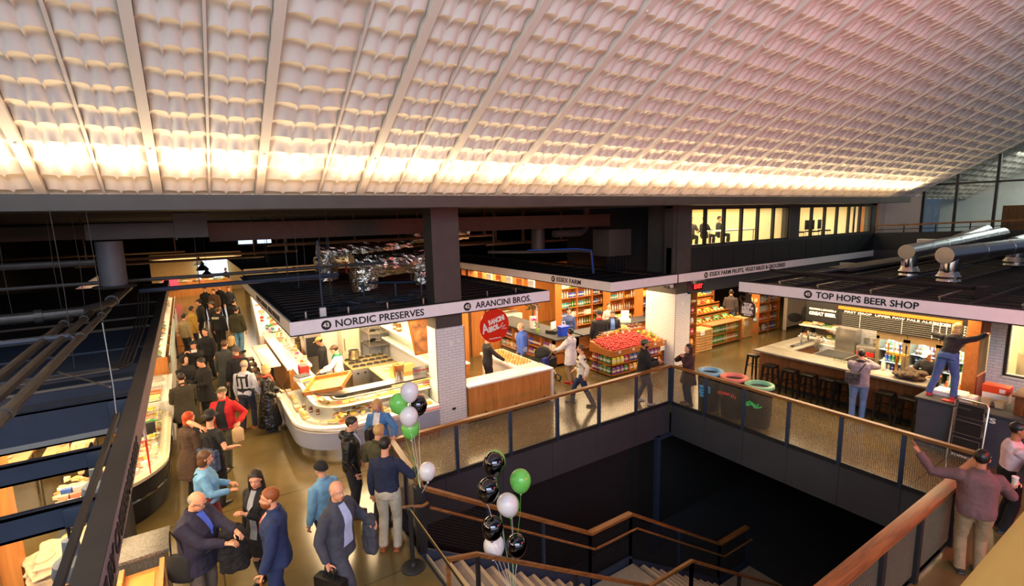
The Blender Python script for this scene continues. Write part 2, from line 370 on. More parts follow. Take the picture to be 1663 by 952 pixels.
# ------------------------------------------------------------------ columns
def column(x0, x1, y0, y1, ztile, name, label):
    t = Thing(name, label, 'column', (x0, y0, 0))
    a = MB(); a.box(x0+.02, x1-.02, y0+.02, y1-.02, ztile, 5.25); t.part('dark_shaft', a, M_grey, True)
    a = MB(); a.box(x0, x1, y0, y1, 0, ztile); t.part('tile_cladding', a, M_tile, True)
    a = MB()
    for x in (x0-.012, x1+.002): a.box(x, x+.012, y0-.008, y0+.01, 0, ztile)
    t.part('corner_bead', a, M_steel, True); return t
t = column(4.68, 5.41, 10.5, 11.0, 2.46, 'column', 'tall dark column with white tile cladding beside the wooden snack counter')
a = MB(); a.box(5.0, 5.10, 10.488, 10.50, 2.0, 2.13); a.box(5.22, 5.29, 10.49, 10.50, 2.06, 2.15); t.part('wall_plate', a, M_white, True)
a = MB(); a.box(5.02, 5.11, 10.488, 10.50, .42, .47); t.part('socket_outlet', a, M_black, True)
t = column(13.12, 13.86, 10.5, 11.75, 2.40, 'column', 'tall dark column with white tile cladding beside the grocery shelves')
a = MB(); a.box(13.4, 13.5, 10.488, 10.50, 2.0, 2.13); t.part('wall_plate', a, M_white, True)

# ------------------------------------------------------------------ upper wall with windows over the grocery
YW = 10.62
w = MB()
w.box(13.0, 13.72, YW-.06, YW+.3, 2.86, 5.25); w.box(19.89, 20.62, YW-.03, YW+.3, 3.9, 5.25); w.box(27.05, 27.5, YW, YW+.3, 3.9, 5.25)
w.box(13.0, 27.5, YW, YW+.3, 5.15, 5.25); w.box(13.0, 27.5, YW, YW+.2, 2.7, 3.9)
struct('wall_upper', w, M_grey)
w = MB()
for i in range(11): w.box(13.78+i*1.23+.012, 13.78+(i+1)*1.23-.012, YW-.07, YW, 3.09, 3.86)
struct('trim_4', w, M_black)
m_cream = mat('cream wall', (226, 212, 176), .7, 0, .03)
for nm, q in (('floor', (13.7, 27.5, 10.95, 16.2, 3.5, 3.6)), ('wall_room_back', (13.7, 27.5, 16.0, 16.2, 3.6, 5.2)), ('wall_room_left', (13.6, 13.7, 10.95, 16, 3.6, 5.2)), ('wall_room_right', (27.5, 27.6, 11.6, 16, 3.6, 5.2)), ('wall_room_middle', (20.2, 20.35, 10.95, 16, 3.6, 5.2)), ('ceiling', (13.6, 27.6, 10.95, 16.2, 5.2, 5.3))):
    w = MB(); w.box(*q); struct(nm, w, m_cream)
def window(n, x0, x1, panes):
    m = MB(); dx = (x1-x0)/panes
    for i in range(panes+1):
        x = x0+dx*i; m.box(x-.05, x+.05, YW+.02, YW+.12, 3.92, 5.16)
    m.box(x0, x1, YW+.02, YW+.12, 5.10, 5.16); m.box(x0, x1, YW+.02, YW+.12, 3.9, 3.95)
    o = struct('window_%d' % n, m, M_black)
    g = MB(); g.box(x0, x1, YW+.06, YW+.07, 3.95, 5.10); g.build('pane', M_glass, o)
window(1, 13.72, 19.89, 6); window(2, 20.62, 27.05, 6)
# furniture in the lit room
def office_chair(x, y, rz, label):
    t = Thing('chair', label, 'chair', (x, y, 3.6), rz)
    a = MB(); a.cbox(-.22, .22, -.22, .22, .42, .48, .02); t.part('seat', a, M_soot)
    a = MB(); a.cbox(-.22, .22, -.24, -.19, .52, .95, .02); t.part('backrest', a, M_soot)
    for sx in (-.2, .2):
        for sy in (-.2, .2):
            a = MB(); a.tube([(sx, sy, 0), (sx*.9, sy*.9, .44)], .014, 6); t.part('leg', a, M_steel)
    return t
for x, y, rz, l in ((22.6, 11.7, 2.9, 'black chair behind the right upper window, left one of its three'), (23.7, 11.6, 2.6, 'black chair behind the right upper window, middle one of its three'), (25.0, 11.7, 3.3, 'black chair behind the right upper window, right one of its three')): office_chair(x, y, rz, l)
t = Thing('counter', 'cream counter along the back of the right upper room', 'counter', (20.8, 14.0, 3.6))
a = MB(); a.box(20.9, 26.8, 14.1, 14.6, 3.6, 4.5); t.part('front_panel', a, M_white, True)
a = MB(); a.box(20.85, 26.9, 14.0, 14.65, 4.5, 4.55); t.part('worktop', a, M_marble, True)
t = Thing('screen', 'wall screen with a green and white picture in the right upper room', 'screen', (21.6, 15.9, 4.5))
a = MB(); a.box(21.6, 24.9, 15.9, 15.995, 4.5, 5.15); t.part('housing', a, M_black, True)
a = MB(); a.box(21.65, 24.85, 15.89, 15.90, 4.53, 5.12); t.part('picture', a, mat('screen picture', (90, 150, 120), .4, 0, .8, 2.5, emit=(110, 170, 140), estr=.8), True)
t = Thing('desk', 'pale desk behind the left upper window', 'desk', (16.6, 11.4, 3.6))
a = MB(); a.box(16.7, 18.9, 11.4, 12.0, 4.28, 4.32); t.part('desk_top', a, M_white, True)
for x in (16.75, 18.85):
    for y in (11.45, 11.95): a = MB(); a.tube([(x, y, 3.6), (x, y, 4.28)], .02, 6); t.part('leg', a, M_steel, True)

# ------------------------------------------------------------------ far right: glass wall of the upper level
GX = 30.3
w = MB(); w.box(GX, GX+.15, 9.75, 11.4, 3.3, 5.52); w.box(27.5, GX+.15, 11.3, 11.5, 3.3, 5.3); struct('wall_right_upper', w, mat('warm white wall', (226, 214, 196), .6, 0, .03))
w = MB(); w.box(27.55, 27.8, YW+.0, 11.3, 3.3, 5.25); struct('door_1', w, M_ply)
g = MB(); m = MB()
for y in (9.75, 8.52, 7.15, 5.6, 4.0, 2.4): m.box(GX-.03, GX+.09, y-.05, y+.05, 3.3, PZ+(PY-y)*.575-.1)
m.box(GX-.02, GX+.08, 2.4, 9.75, 6.02, 6.10); m.box(GX-.02, GX+.08, 2.4, 9.75, 3.3, 3.36)
o = struct('window_3', m, M_black)
g.add([(GX+.02, 9.75, 3.3), (GX+.02, 2.4, 3.3), (GX+.02, 2.4, 10.0), (GX+.02, 9.75, 5.8)], [(0,1,2,3)]); g.build('pane', thin_glass('blue glass', (205, 222, 216), .02, .3, 1.0), o)
w = MB(); w.box(27.0, 27.15, -4, 10.5, 0, 3.1); struct('wall_right', w, M_panel)
w = MB(); w.box(38.4, 38.6, -4, 11.5, 3.2, 10); struct('wall_far_right', w, M_white)
w = MB(); w.box(27.6, 46, -4, 11.4, 3.1, 3.3); struct('floor', w, M_panel)
t = Thing('kitchen_unit', 'brown wall cabinets with a tap behind the far right glass', 'cabinet', (33.5, 5.0, 3.3))
a = MB(); a.box(33.5, 34.1, 5.9, 7.6, 3.3, 5.0); t.part('cabinet_body', a, M_barwood, True)
a = MB(); a.box(33.5, 34.1, 3.2, 5.9, 3.3, 4.2); t.part('base_unit', a, M_white, True)
a = MB(); a.box(33.4, 34.2, 3.2, 5.9, 4.2, 4.25); t.part('worktop', a, M_steel, True)
a = MB(); a.tube([(33.8, 5.2, 4.25), (33.8, 5.2, 4.75), (33.7, 5.15, 4.85), (33.55, 5.1, 4.8), (33.5, 5.1, 4.65)], .03, 8); t.part('tap', a, M_chrome, True)
t = Thing('mezzanine_guard', 'dark guard wall with a thin rail on the upper level at far right', 'railing', (27.4, 10.5, 3.2))
A0, A1 = Vector((27.3, 10.55, 0)), Vector((27.7, 1.5, 0))
def al(f, z0, z1): p = A0.lerp(A1, f); return (p.x, p.y, z0+(z1-z0)*f)
a = MB(); a.beam(al(0, 3.86, 4.2), al(1, 3.86, 4.2), .08, .95); t.part('guard_panel', a, M_black, True)
a = MB(); a.beam(al(0, 4.22, 4.66), al(1, 4.22, 4.66), .1, .07); t.part('top_rail', a, M_oaky, True)
a = MB(); a.beam(al(0, 4.02, 4.42), al(1, 4.02, 4.42), .03, .03); t.part('lower_rail', a, M_black, True)
for i in range(9):
    a = MB(); p = al(i/8, 4.2, 4.64); a.box(p[0]-.02, p[0]+.02, p[1]-.02, p[1]+.02, 3.3, p[2]); t.part('post', a, M_black, True)

# ------------------------------------------------------------------ guard rails of the opening
def guard(name, label, pts, loc, oak, posts=1.3, mesh_gap=.032):
    t = Thing(name, label, 'railing', loc)
    for p, q in zip(pts, pts[1:]):
        p, q = Vector(p), Vector(q); L = (q-p).length; n = max(1, round(L/posts))
        a = MB(); a.beam(p, q, .10, .055); t.part('top_rail', a, oak, True)
        a = MB(); a.beam(p-Vector((0,0,.98)), q-Vector((0,0,.98)), .05, .09); t.part('kerb', a, M_black, True)
        for i in range(n+1):
            c = p.lerp(q, i/n); a = MB(); a.cbox(c.x-.033, c.x+.033, c.y-.033, c.y+.033, c.z-1.07, c.z-.05, .006); t.part('post', a, M_blue, True)
            if i < n:
                d = p.lerp(q, (i+1)/n)
                e = (d-c).normalized()*.03
                t.part('mesh_panel', wire_mesh(c+e-Vector((0,0,.97)), d-e-Vector((0,0,.97)), c+e-Vector((0,0,.10)), d-e-Vector((0,0,.10)), mesh_gap), M_rust, True, smooth=0)
    return t
guard('guard_rail', 'oak-topped mesh railing along the back of the stairwell', [(2.83, 8.42, 1.07), (10.36, 8.42, 1.07)], (2.8, 8.42, 0), M_oak, 1.27)
guard('guard_rail', 'oak-topped mesh railing along the far right side of the stairwell by the bar', [(10.38, 8.36, 1.07), (10.38, 2.26, 1.07)], (10.38, 2.26, 0), M_oaky, 1.02)
guard('guard_rail', 'short oak-topped railing beside the group at the head of the stairs', [(2.78, 8.38, 1.07), (2.62, 6.72, 1.07)], (2.62, 6.7, 0), M_oaky, .8)
t = Thing('guard_rail', 'wide oak handrail in the right foreground below the man in the brown fleece', 'railing', (5, 2.2, 0))
a = MB(); a.cbox(2.6, 10.36, 2.12, 2.30, 1.01, 1.07, .008); t.part('top_rail', a, wood('red oak rail', (112, 62, 30), (160, 92, 48), .35, 'X', 4), True)
for x in (3.3, 5.05, 6.65, 7.78, 9.1, 10.25): a = MB(); a.cbox(x-.05, x+.05, 2.16, 2.26, 0, 1.01, .006); t.part('post', a, M_black, True)
for x0, x1 in ((3.35, 5.0), (5.1, 6.6), (6.7, 7.73), (7.83, 9.05), (9.15, 10.2)): t.part('mesh_panel', wire_mesh((x0, 2.21, .1), (x1, 2.21, .1), (x0, 2.21, .97), (x1, 2.21, .97)), M_rust, True, smooth=0)

# ------------------------------------------------------------------ staircase going down to the right
ST = Thing('staircase', 'concrete staircase with oak handrails going down into the dark stairwell', 'stairs', (2.6, 5.3, 0))
S0, S1 = 5.22, 6.52; RISE, RUN = .1725, .275
def flight(x, z, n):
    a = MB(); nz = MB()
    for i in range(n):
        zt = z-RISE*(i+1); xa = x+RUN*i
        a.box(xa, xa+RUN+.02, S0, S1, zt-.05, zt); a.box(xa-.02, xa+.005, S0, S1, zt-.02, zt+RISE)
        nz.box(xa+RUN-.03, xa+RUN+.035, S0, S1, zt-.008, zt+.004)
    ST.part('flight', a, M_conc, True); ST.part('nosing', nz, mat('pale nosing', (196, 176, 140), .5), True)
    for y in (S0-.06, S1+.06):
        s_ = MB(); s_.beam((x-.1, y, z+.12), (x+RUN*n+.05, y, z-RISE*n+.12), .05, .42); ST.part('stringer', s_, M_blue, True)
X1, Z1 = 2.6+RUN*12, -RISE*12; X2 = X1+1.15; X3, Z2 = X2+RUN*11, Z1-RISE*11
flight(2.6, 0, 12); flight(X2, Z1, 11)
for x0, x1, z in ((X1, X2, Z1), (X3, X3+1.2, Z2)):
    a = MB(); a.box(x0, x1, S0, S1, z-.12, z); ST.part('landing', a, M_conc, True)
    for y in (S0-.06, S1+.06): s_ = MB(); s_.beam((x0, y, z+.12), (x1, y, z+.12), .05, .3); ST.part('stringer', s_, M_blue, True)
def stair_rail(y, pts, wcap, h, grab):
    for p, q in zip(pts, pts[1:]):
        a = MB(); a.beam((p[0], y, p[1]+h), (q[0], y, q[1]+h), wcap, .055); ST.part('handrail', a, M_oak, True)
        if grab:
            a = MB(); a.tube([(p[0]+.05, y-.13, p[1]+h-.30), (q[0]+.02, y-.13, q[1]+h-.30)], .022, 8); ST.part('grab_rail', a, M_oak, True)
            ST.part('mesh_panel', wire_mesh((p[0], y, p[1]+.12), (q[0], y, q[1]+.12), (p[0], y, p[1]+h-.12), (q[0], y, q[1]+h-.12), .05, .006), M_black, True, smooth=0)
        n = max(1, round((q[0]-p[0])/1.3))
        for i in range(n+1):
            f = i/n; x = p[0]+(q[0]-p[0])*f; z = p[1]+(q[1]-p[1])*f
            a = MB(); a.box(x-.02, x+.02, y-.03, y+.03, z-.2, z+h-.05); ST.part('post', a, M_blue if grab else M_black, True)
stair_rail(6.62, [(2.62, 0), (X1+.05, Z1+.02), (X2, Z1+.02), (X3+.05, Z2), (X3+1.2, Z2)], .12, 1.05, True)
stair_rail(5.14, [(2.72, -.12), (X1+.05, Z1), (X2, Z1), (X3, Z2)], .05, .92, False)
a = MB(); a.beam((2.3, 5.14, .9), (2.72, 5.14, .80), .05, .05); a.box(2.29, 2.33, 5.12, 5.16, 0, .88); ST.part('handrail', a, M_oak, True)
a = MB(); a.cbox(2.5, 2.62, 6.55, 6.70, 0, 1.05, .01); ST.part('newel_post', a, M_black, True)
a = MB(); a.tube([(2.25, 6.50, .90), (2.52, 6.42, .86), (2.62, 6.45, .86)], .024, 8); ST.part('grab_rail', a, M_oak, True)

# blurred timber cap of the upper guard right in front of the viewer
gm = wood('yellow lit timber cap', (190, 140, 66), (206, 156, 78), .6, 'X', 2)  # yellow light falling on the wood is put into its colour
a = MB(); a.cbox(.3, 6.0, -.05, .225, 4.28, 4.40, .02)
solo('timber_ledge', a, gm, 'pale timber ledge cutting the bottom right corner, nearest to the viewer', 'ledge')
# ------------------------------------------------------------------ people
def remesh(mb, voxel, fold=0.0, fs=7.0, seed=0, smooth_it=2):
    me = mb.mesh('tmp'); o = bpy.data.objects.new('tmp', me)
    m = o.modifiers.new('r', 'REMESH'); m.mode = 'VOXEL'; m.voxel_size = voxel
    if smooth_it: s_ = o.modifiers.new('s', 'SMOOTH'); s_.iterations = smooth_it; s_.factor = .5
    out = baked(o); bpy.data.objects.remove(o); bpy.data.meshes.remove(me)
    if fold:
        ns = [v.normal.copy() for v in out.vertices]; sd = Vector((seed*3.1, seed*1.7, seed))
        for v, n in zip(out.vertices, ns):
            p = v.co; k = noise.noise(Vector((p.x*fs*1.3, p.y*fs*1.3, p.z*fs*.75 + p.x*fs*.6))+sd) + .5*noise.noise(Vector((p.x*fs*2.6, p.y*fs*2.6, p.z*fs*2.9))+sd)
            v.co = p + n*fold*k
    return out
def ik(a, t, l1, l2, pole):
    d = t-a; L = min(d.length, l1+l2-.004); L = max(L, abs(l1-l2)+.02); u = d.normalized(); x = (l1*l1-l2*l2+L*L)/(2*L); h = math.sqrt(max(l1*l1-x*x, 0))
    p = pole - u*pole.dot(u); p = p.normalized() if p.length > 1e-5 else u.orthogonal().normalized()
    return a+u*x+p*h, a+u*L
SEED = [0]
def human(label, pos, rot, h=1.75, skin=None, girth=1.0, lean=0, twist=0, LA=None, RA=None, Lp=None, Rp=None, lf=(-.10, 0), rf=(.10, 0), yaw=0, nod=0, roll=0,
          top='jacket', topc=None, hem=.86, sleeve=1.0, leg=None, legc=None, shoe=None, hair='short', hairc=None, hat=None, hatc=None,
          shirt=None, tie=None, open_=None, hood=None, beard=None, glasses=False, lod=1, female=False, collar=None, harness=None, backtext=None, apron=None, strap=None,
          boots=None, curl=.7, group=None, legtype='trousers', scarf=None, stripes=None, name='person', seat=None):
    SEED[0] += 1; sd = SEED[0]; S = h/1.75
    skin = skin or M_skin; shoe = shoe or M_black; hairc = hairc or MATS['hair dark']
    V = Vector; vox = .010 if lod == 1 else .014
    # legs: foot targets -> hip height
    lf = (*lf, 0)[:3] if len(lf) == 2 else lf; rf = (*rf, 0)[:3] if len(rf) == 2 else rf
    hz = .915
    for f, sx in ((lf, -1), (rf, 1)): hz = min(hz, f[2]+.085+math.sqrt(max(.2, .835**2-(f[0]-sx*.09)**2-f[1]**2)))
    if seat: hz = seat
    dz = hz-.915
    rl = Matrix.Rotation(-R(lean), 4, 'X'); tw = Matrix.Rotation(R(twist), 4, 'Z')
    pel = V((0, 0, hz+.02)); T = Matrix.Translation(pel) @ tw @ rl @ Matrix.Translation(-V((0, 0, .935)))
    def up(p): return T @ V(p)
    sw = (.170 if female else .190)*(.5+.5*girth); wa = (.125 if female else .150)*girth; hp = (.170 if female else .165)*(.4+.6*girth)
    de = .115*girth
    neck0, headc = up((0, -.005, 1.45)), up((0, .03, 1.628))
    HM = Matrix.Translation(up((0, 0, 1.52))) @ tw @ Matrix.Rotation(-R(lean*.5), 4, 'X') @ Matrix.Rotation(R(yaw), 4, 'Z') @ Matrix.Rotation(-R(nod), 4, 'X') @ Matrix.Rotation(R(roll), 4, 'Y') @ Matrix.Translation(V((0, .022, .112)))
    def hd(p): return HM @ V(p)
    def ell(z, rx, ry, yo=0, pw=2.4, n=20):
        r = []
        for k in range(n):
            a = 2*math.pi*k/n; c, s_ = math.cos(a), math.sin(a)
            r.append(up((rx*math.copysign(abs(c)**(2/pw), c), yo+ry*math.copysign(abs(s_)**(2/pw), s_), z)))
        return r
    bell = max(0, girth-1.08)
    prof = [(.86, hp*.86, de*.92, -.01), (.94, hp, de*1.03, -.012), (1.04, (hp+wa)/2, de*.97+bell*.10, bell*.08), (1.14, wa*1.0, de*.95+bell*.16, bell*.12), (1.26, (wa+sw)*.5, de*1.05+bell*.1, .008+bell*.06), (1.345, sw*.94, de*1.0, .0), (1.405, sw*.78, de*.76, -.008), (1.455, sw*.45, de*.55, -.012)]
    if female: prof[4] = (1.26, .145*girth, .128*girth, .022)
    sh = {-1: up((-sw*.96, -.005, 1.368)), 1: up((sw*.96, -.005, 1.368))}
    defw = {-1: V((-sw*1.0-.075, .05, .80+dz)), 1: V((sw*1.0+.075, .05, .80+dz))}
    arms = {}
    for sx, A, P in ((-1, LA, Lp), (1, RA, Rp)):
        t = V(A) if A is not None else defw[sx]; pole = V(P) if P is not None else V((sx*.5, -.8, -.3))
        e, w_ = ik(sh[sx], t, .292, .262, pole); arms[sx] = (sh[sx], e, w_)
    legs = {}
    for sx, f in ((-1, lf), (1, rf)):
        hip = V((sx*.092*(.6+.4*girth), 0, hz)); hip = pel + (tw @ (hip-pel)); ank = V((f[0], f[1]-.03, f[2]+.085))
        k, an = ik(hip, ank, .425, .415, V((sx*.08, 1, 0))); legs[sx] = (hip, k, an)
    def sc(mb):
        mb.v = [(p[0]*S, p[1]*S, p[2]*S) for p in mb.v]; return mb
    def smesh(mb, v, fold=0, sm=2): return remesh(sc(mb), v*S, fold, 7, sd, sm)
    # ---- body: one continuous surface
    b = MB()
    b.rings([ell(*(z, rx*.95, ry*.93, yo)) for z, rx, ry, yo in prof])
    b.tube([up((0, -.012, 1.40)), up((0, -.004, 1.47)), hd((0, -.02, -.08)), hd((0, -.015, 0))], [.075, .057, .054, .05], 12)
    hr = HM.to_3x3().to_4x4()
    b.ball(hd((0, -.012, .03)), (.076, .097, .090), 20, 14, hr); b.ball(hd((0, .020, -.040)), (.060, .072, .074), 16, 10, hr); b.ball(hd((0, .052, -.092)), (.032, .032, .026), 10, 8, hr)
    b.tube([hd((0, .076, .022)), hd((0, .104, -.024))], [.010, .016], 8); b.ball(hd((0, .098, -.026)), (.018, .014, .011), 8, 6, hr)
    b.ball(hd((0, .072, .034)), (.056, .018, .012), 10, 6, hr); b.ball(hd((0, .084, -.058)), (.026, .012, .012), 8, 6, hr)
    for sx in (-1, 1): b.ball(hd((sx*.079, -.004, -.006)), (.011, .022, .032), 8, 6, hr)
    for sx in (-1, 1):
        a, e, w_ = arms[sx]; m1 = a.lerp(e, .45); m2 = e.lerp(w_, .35)
        b.tube([a.lerp(up((0, 0, 1.36)), .35), a, m1, e, m2, w_, w_+(w_-e).normalized()*.02], [.055, .056*girth, .049, .041, .042, .028, .026], 12)
        hp_, k, an = legs[sx]; f = lf if sx < 0 else rf
        b.tube([hp_+V((0, 0, .06)), hp_-V((0, 0, .04)), hp_.lerp(k, .5), k, k.lerp(an, .35), an.lerp(k, .12), an-V((0, 0, .02))], [.085, .092, .078, .056, .058, .040, .040], 12)
        b.tube([an+V((0, -.045, -.045)), an+V((0, .0, -.04)), an+V((sx*.01, .11, -.06)), an+V((sx*.012, .175, -.066))], [.035, .042, .034, .020], 10)
    me = smesh(b, vox, 0, 2)
    hb = MB()                                     # hands: palm, four fingers, thumb, joined into the body
    for sx in (-1, 1):
        a, e, w_ = arms[sx]; d = (w_-e).normalized()
        nrm = V((-sx, .15, -.1)) if abs(d.z) > .6 else V((-sx*.35, .1, -1)); nrm = (nrm - d*nrm.dot(d)).normalized(); side = d.cross(nrm)*(1 if sx > 0 else -1)
        if side.dot(V((0, 1, .3))) < 0 and abs(d.z) > .6: side = -side
        w0 = w_; kn = w_+d*.092
        hb.tube([w0-d*.015, w0+d*.02, w0+d*.06, kn], [(.024, .018), (.034, .017), (.042, .016), (.041, .013)] if True else 0, 10)
        cr = curl if not isinstance(curl, dict) else curl.get(sx, .6)
        for i, (o_, ln) in enumerate(((.030, .070), (.010, .080), (-.011, .074), (-.031, .058))):
            p0 = w0+d*(.088-.004*abs(i-1.2)) + side*o_; pts = [p0]; dr = d.copy(); q = p0.copy()
            for j in range(3):
                an_ = cr*(.45+.25*j); dr = (dr*math.cos(an_)+nrm*math.sin(an_)).normalized(); q = q+dr*ln*(.46, .30, .24)[j]; pts.append(q.copy())
            hb.tube(pts, [.0088, .0082, .0074, .0058], 6)
        t0 = w0+d*.030+side*.030; t1 = t0+(d*.55+side*.7+nrm*.35).normalized()*.038; t2 = t1+(d*.85+side*.2+nrm*.4).normalized()*.030; t3 = t2+(d*.9+nrm*.45).normalized()*.022
        hb.tube([t0-side*.012, t1, t2, t3], [.013, .0105, .0092, .007], 7)
    sc(hb); bm_ = bmesh.new(); bm_.from_mesh(me); hm = hb.mesh('h'); bm_.from_mesh(hm); bmesh.ops.recalc_face_normals(bm_, faces=bm_.faces); bm_.to_mesh(me); bm_.free(); bpy.data.meshes.remove(hm)
    body = link(name, me, skin, None, 60); body.location = pos; body.rotation_euler = (0, 0, R(rot))
    tag(body, label, 'person', group)
    # ---- trousers / skirt
    legc = legc or C('charcoal', (40, 40, 46))
    t = MB()
    if legtype in ('trousers', 'skirt'):
        t.rings([ell(z, rx*1.05+.008, ry*1.05+.008, yo) for z, rx, ry, yo in ((.84, hp*.9, de*.96, -.012), (.93, hp*1.0, de*1.02, -.012), (1.0, hp*.98, de*1.0+bell*.1, bell*.05), (1.05, (hp+wa)*.5, de*.98+bell*.12, bell*.08))])
    if legtype == 'trousers':
        for sx in (-1, 1):
            hp_, k, an = legs[sx]; dn = (an-k).normalized()
            t.tube([hp_+V((0, 0, .05)), hp_-V((0, 0, .05)), hp_.lerp(k, .5), k, k.lerp(an, .4), an+dn*.035], [.095*girth, .106*(.5+.5*girth), .092, .074, .070, .064], 14)
        o = link('trousers', smesh(t, vox+.002, .007), legc, body, 60)
    elif legtype == 'skirt':
        t.rings([ell(z, r1, r2, 0, 2.1) for z, r1, r2 in ((1.0, hp*1.0, de*1.05), (.85, hp*1.12, de*1.2), (.68, hp*1.2, de*1.35), (.60, hp*1.22, de*1.4))])
        link('skirt', smesh(t, vox+.002, .008), legc, body, 60)
    # ---- shoes
    for sx in (-1, 1):
        hp_, k, an = legs[sx]; q = MB(); dn = V((0, 1, 0)) if not twist else V((0, 1, 0))
        q.tube([an+V((0, -.075, -.052)), an+V((0, -.03, -.04)), an+V((sx*.006, .07, -.052)), an+V((sx*.012, .15, -.060)), an+V((sx*.013, .195, -.064))], [(.030, .030), (.041, .042), (.044, .034), (.042, .027), (.022, .018)], 12)
        if boots: q.tube([an+V((0, -.01, -.05)), an.lerp(k, .1), an.lerp(k, .55), an.lerp(k, boots)], [.05, .050, .066, .064], 12)
        else: q.tube([an+V((0, -.012, -.05)), an+V((0, -.012, .015))], [.044, .042], 10)
        q.box(an.x-.040, an.x+.046, an.y-.09, an.y+.19, an.z-.085, an.z-.068)
        link('boot' if boots else 'shoe', smesh(q, .009), shoe, body, 50)
    # ---- top garment
    topc = topc or C('black', (26, 26, 30)); it = {'tshirt': .010, 'shirt': .013, 'sweater': .018, 'jacket': .026, 'coat': .030, 'puffer': .045}[top]
    q = MB(); R_ = []
    flare = {'coat': .10, 'jacket': .03, 'puffer': .02}.get(top, .01)
    low = [(z, rx, ry, yo) for z, rx, ry, yo in prof if z > max(hem, .86)+.02]
    zz = hem
    if hem < .86:
        for zq in ([hem, (hem+.86)/2] if hem < .80 else [hem]): f = (.92-zq)/.5; R_.append((zq, hp*1.02+flare*f, de*1.08+flare*f*.9, -.01))
    else: R_.append((hem, hp*1.0 if hem < 1.0 else wa*1.02, de*1.04+bell*.1, bell*.06))
    R_ += low
    q.rings([ell(z, rx+it, ry+it, yo, 2.5) for z, rx, ry, yo in R_[:-1]] + [ell(1.47 if top != 'tshirt' else 1.455, sw*.45+it*.4, de*.55+it*.4, -.012)])
    for sx in (-1, 1):
        a, e, w_ = arms[sx]; r0 = .058*(.6+.4*girth)+it
        if sleeve >= .99: q.tube([a.lerp(up((0, 0, 1.34)), .4), a+V((0, 0, .004)), a.lerp(e, .5), e, e.lerp(w_, .5), e.lerp(w_, .97)], [r0, r0, .050+it*.95, .046+it*.85, .043+it*.7, .036+it*.55], 14)
        elif sleeve > .5: q.tube([a.lerp(up((0, 0, 1.34)), .4), a+V((0, 0, .004)), a.lerp(e, .5), e, e.lerp(w_, sleeve-.3)], [r0, r0, .050+it*.95, .046+it*.9, .046+it*.8], 14)
        else: q.tube([a.lerp(up((0, 0, 1.34)), .4), a+V((0, 0, .004)), a.lerp(e, sleeve*2)], [r0, r0+.004, .056+it], 14)
    if collar or top in ('jacket', 'coat', 'puffer'):
        cz = .035 if collar is None else collar
        q.tube([up((.072*math.cos(a), -.012+.066*math.sin(a), 1.475+cz*(.55-.45*math.sin(a)))) for a in [2*math.pi*i/16 for i in range(16)]], .017+it*.15, 8, True)
    if hood: 
        q.ball(up((0, -.105, 1.44)), (.115, .075, .085), 14, 10)
    tm = smesh(q, vox+.002, .009 if top != 'puffer' else .012)
    tname = {'tshirt': 't_shirt', 'shirt': 'shirt', 'sweater': 'sweater', 'jacket': 'jacket', 'coat': 'coat', 'puffer': 'jacket'}[top]
    to = link(tname, tm, topc, body, 60)
    bv = BVHTree.FromPolygons([v.co.copy() for v in tm.vertices], [p.vertices[:] for p in tm.polygons])
    def drape(nm, m, zt, zb, half, front=1, off=.006, x0=0.0, nx=9, nz=16, thick=.004):     # cloth panel lying on the garment, half(f) = half width along its height
        P = MB(); G = []
        for i in range(nz+1):
            f = i/nz; row = []
            for j in range(nx+1):
                x = x0+half(f)*(2*j/nx-1); z = zt+(zb-zt)*f
                src = up((x, front*.6, z))*S; dr = (T.to_3x3() @ V((0, -front, 0))).normalized()
                hit = bv.ray_cast(src, dr)
                row.append(hit[0] - dr*off if hit[0] is not None and (.30 if front > 0 else .2)*S < (hit[0]-src).length < .75 else None)
            G.append(row)
        idx = {}
        def vi(i, j, k):
            if (i, j, k) not in idx: idx[(i, j, k)] = len(P.v); P.v.append(tuple(G[i][j] - ((T.to_3x3() @ V((0, front, 0))).normalized()*thick*2 if k else V((0,0,0)))))
            return idx[(i, j, k)]
        for i in range(nz):
            for j in range(nx):
                if all(G[a][c] is not None for a in (i, i+1) for c in (j, j+1)):
                    P.f.append((vi(i,j,0), vi(i,j+1,0), vi(i+1,j+1,0), vi(i+1,j,0))); P.f.append((vi(i,j,1), vi(i+1,j,1), vi(i+1,j+1,1), vi(i,j+1,1)))
        return link(nm, P.mesh(nm), m, body, 60) if P.f else None
    if shirt: drape('shirt_front', shirt, 1.475, open_[2] if open_ and len(open_) > 2 else 1.12, (lambda f: open_[0]+(open_[1]-open_[0])*f) if open_ else (lambda f: .055*(1-f)+.004), off=.005)
    if tie: drape('tie', tie, 1.455, 1.13, lambda f: .016+.016*f, off=.011, nx=4)
    if apron: drape('apron', apron, 1.30, .72, lambda f: .09+.07*min(1, f*2.5), off=.012)
    if scarf:
        q = MB(); q.tube([up((.078*math.cos(a), .0+.078*math.sin(a), 1.475+.012*math.sin(3*a))) for a in [2*math.pi*i/18 for i in range(18)]], .036, 10, True)
        q.tube([up((.03, .09, 1.47)), up((.05, .135, 1.38)), up((.055, .15, 1.2))], [.034, .036, .03], 8)
        link('scarf', smesh(q, .010, .006), scarf, body, 60)
    if stripes:
        for zt in (1.40, 1.29, 1.18):
            for fr in (1, -1): drape('stripe', stripes, zt, zt-.045, lambda f: .26, fr, .004, nx=14, nz=3)
    if harness:
        for x0 in (-.12, .12): drape('harness_strap', harness, 1.42, 1.12, lambda f: .022, -1, .010, x0=x0, nx=3)
        drape('harness_strap', harness, 1.36, 1.02, lambda f: .020, -1, .013, nx=3); drape('harness_strap', harness, 1.08, 1.03, lambda f: .17, -1, .012, nx=10, nz=3)
        drape('harness_strap', harness, 1.38, 1.34, lambda f: .13, -1, .012, nx=10, nz=3)
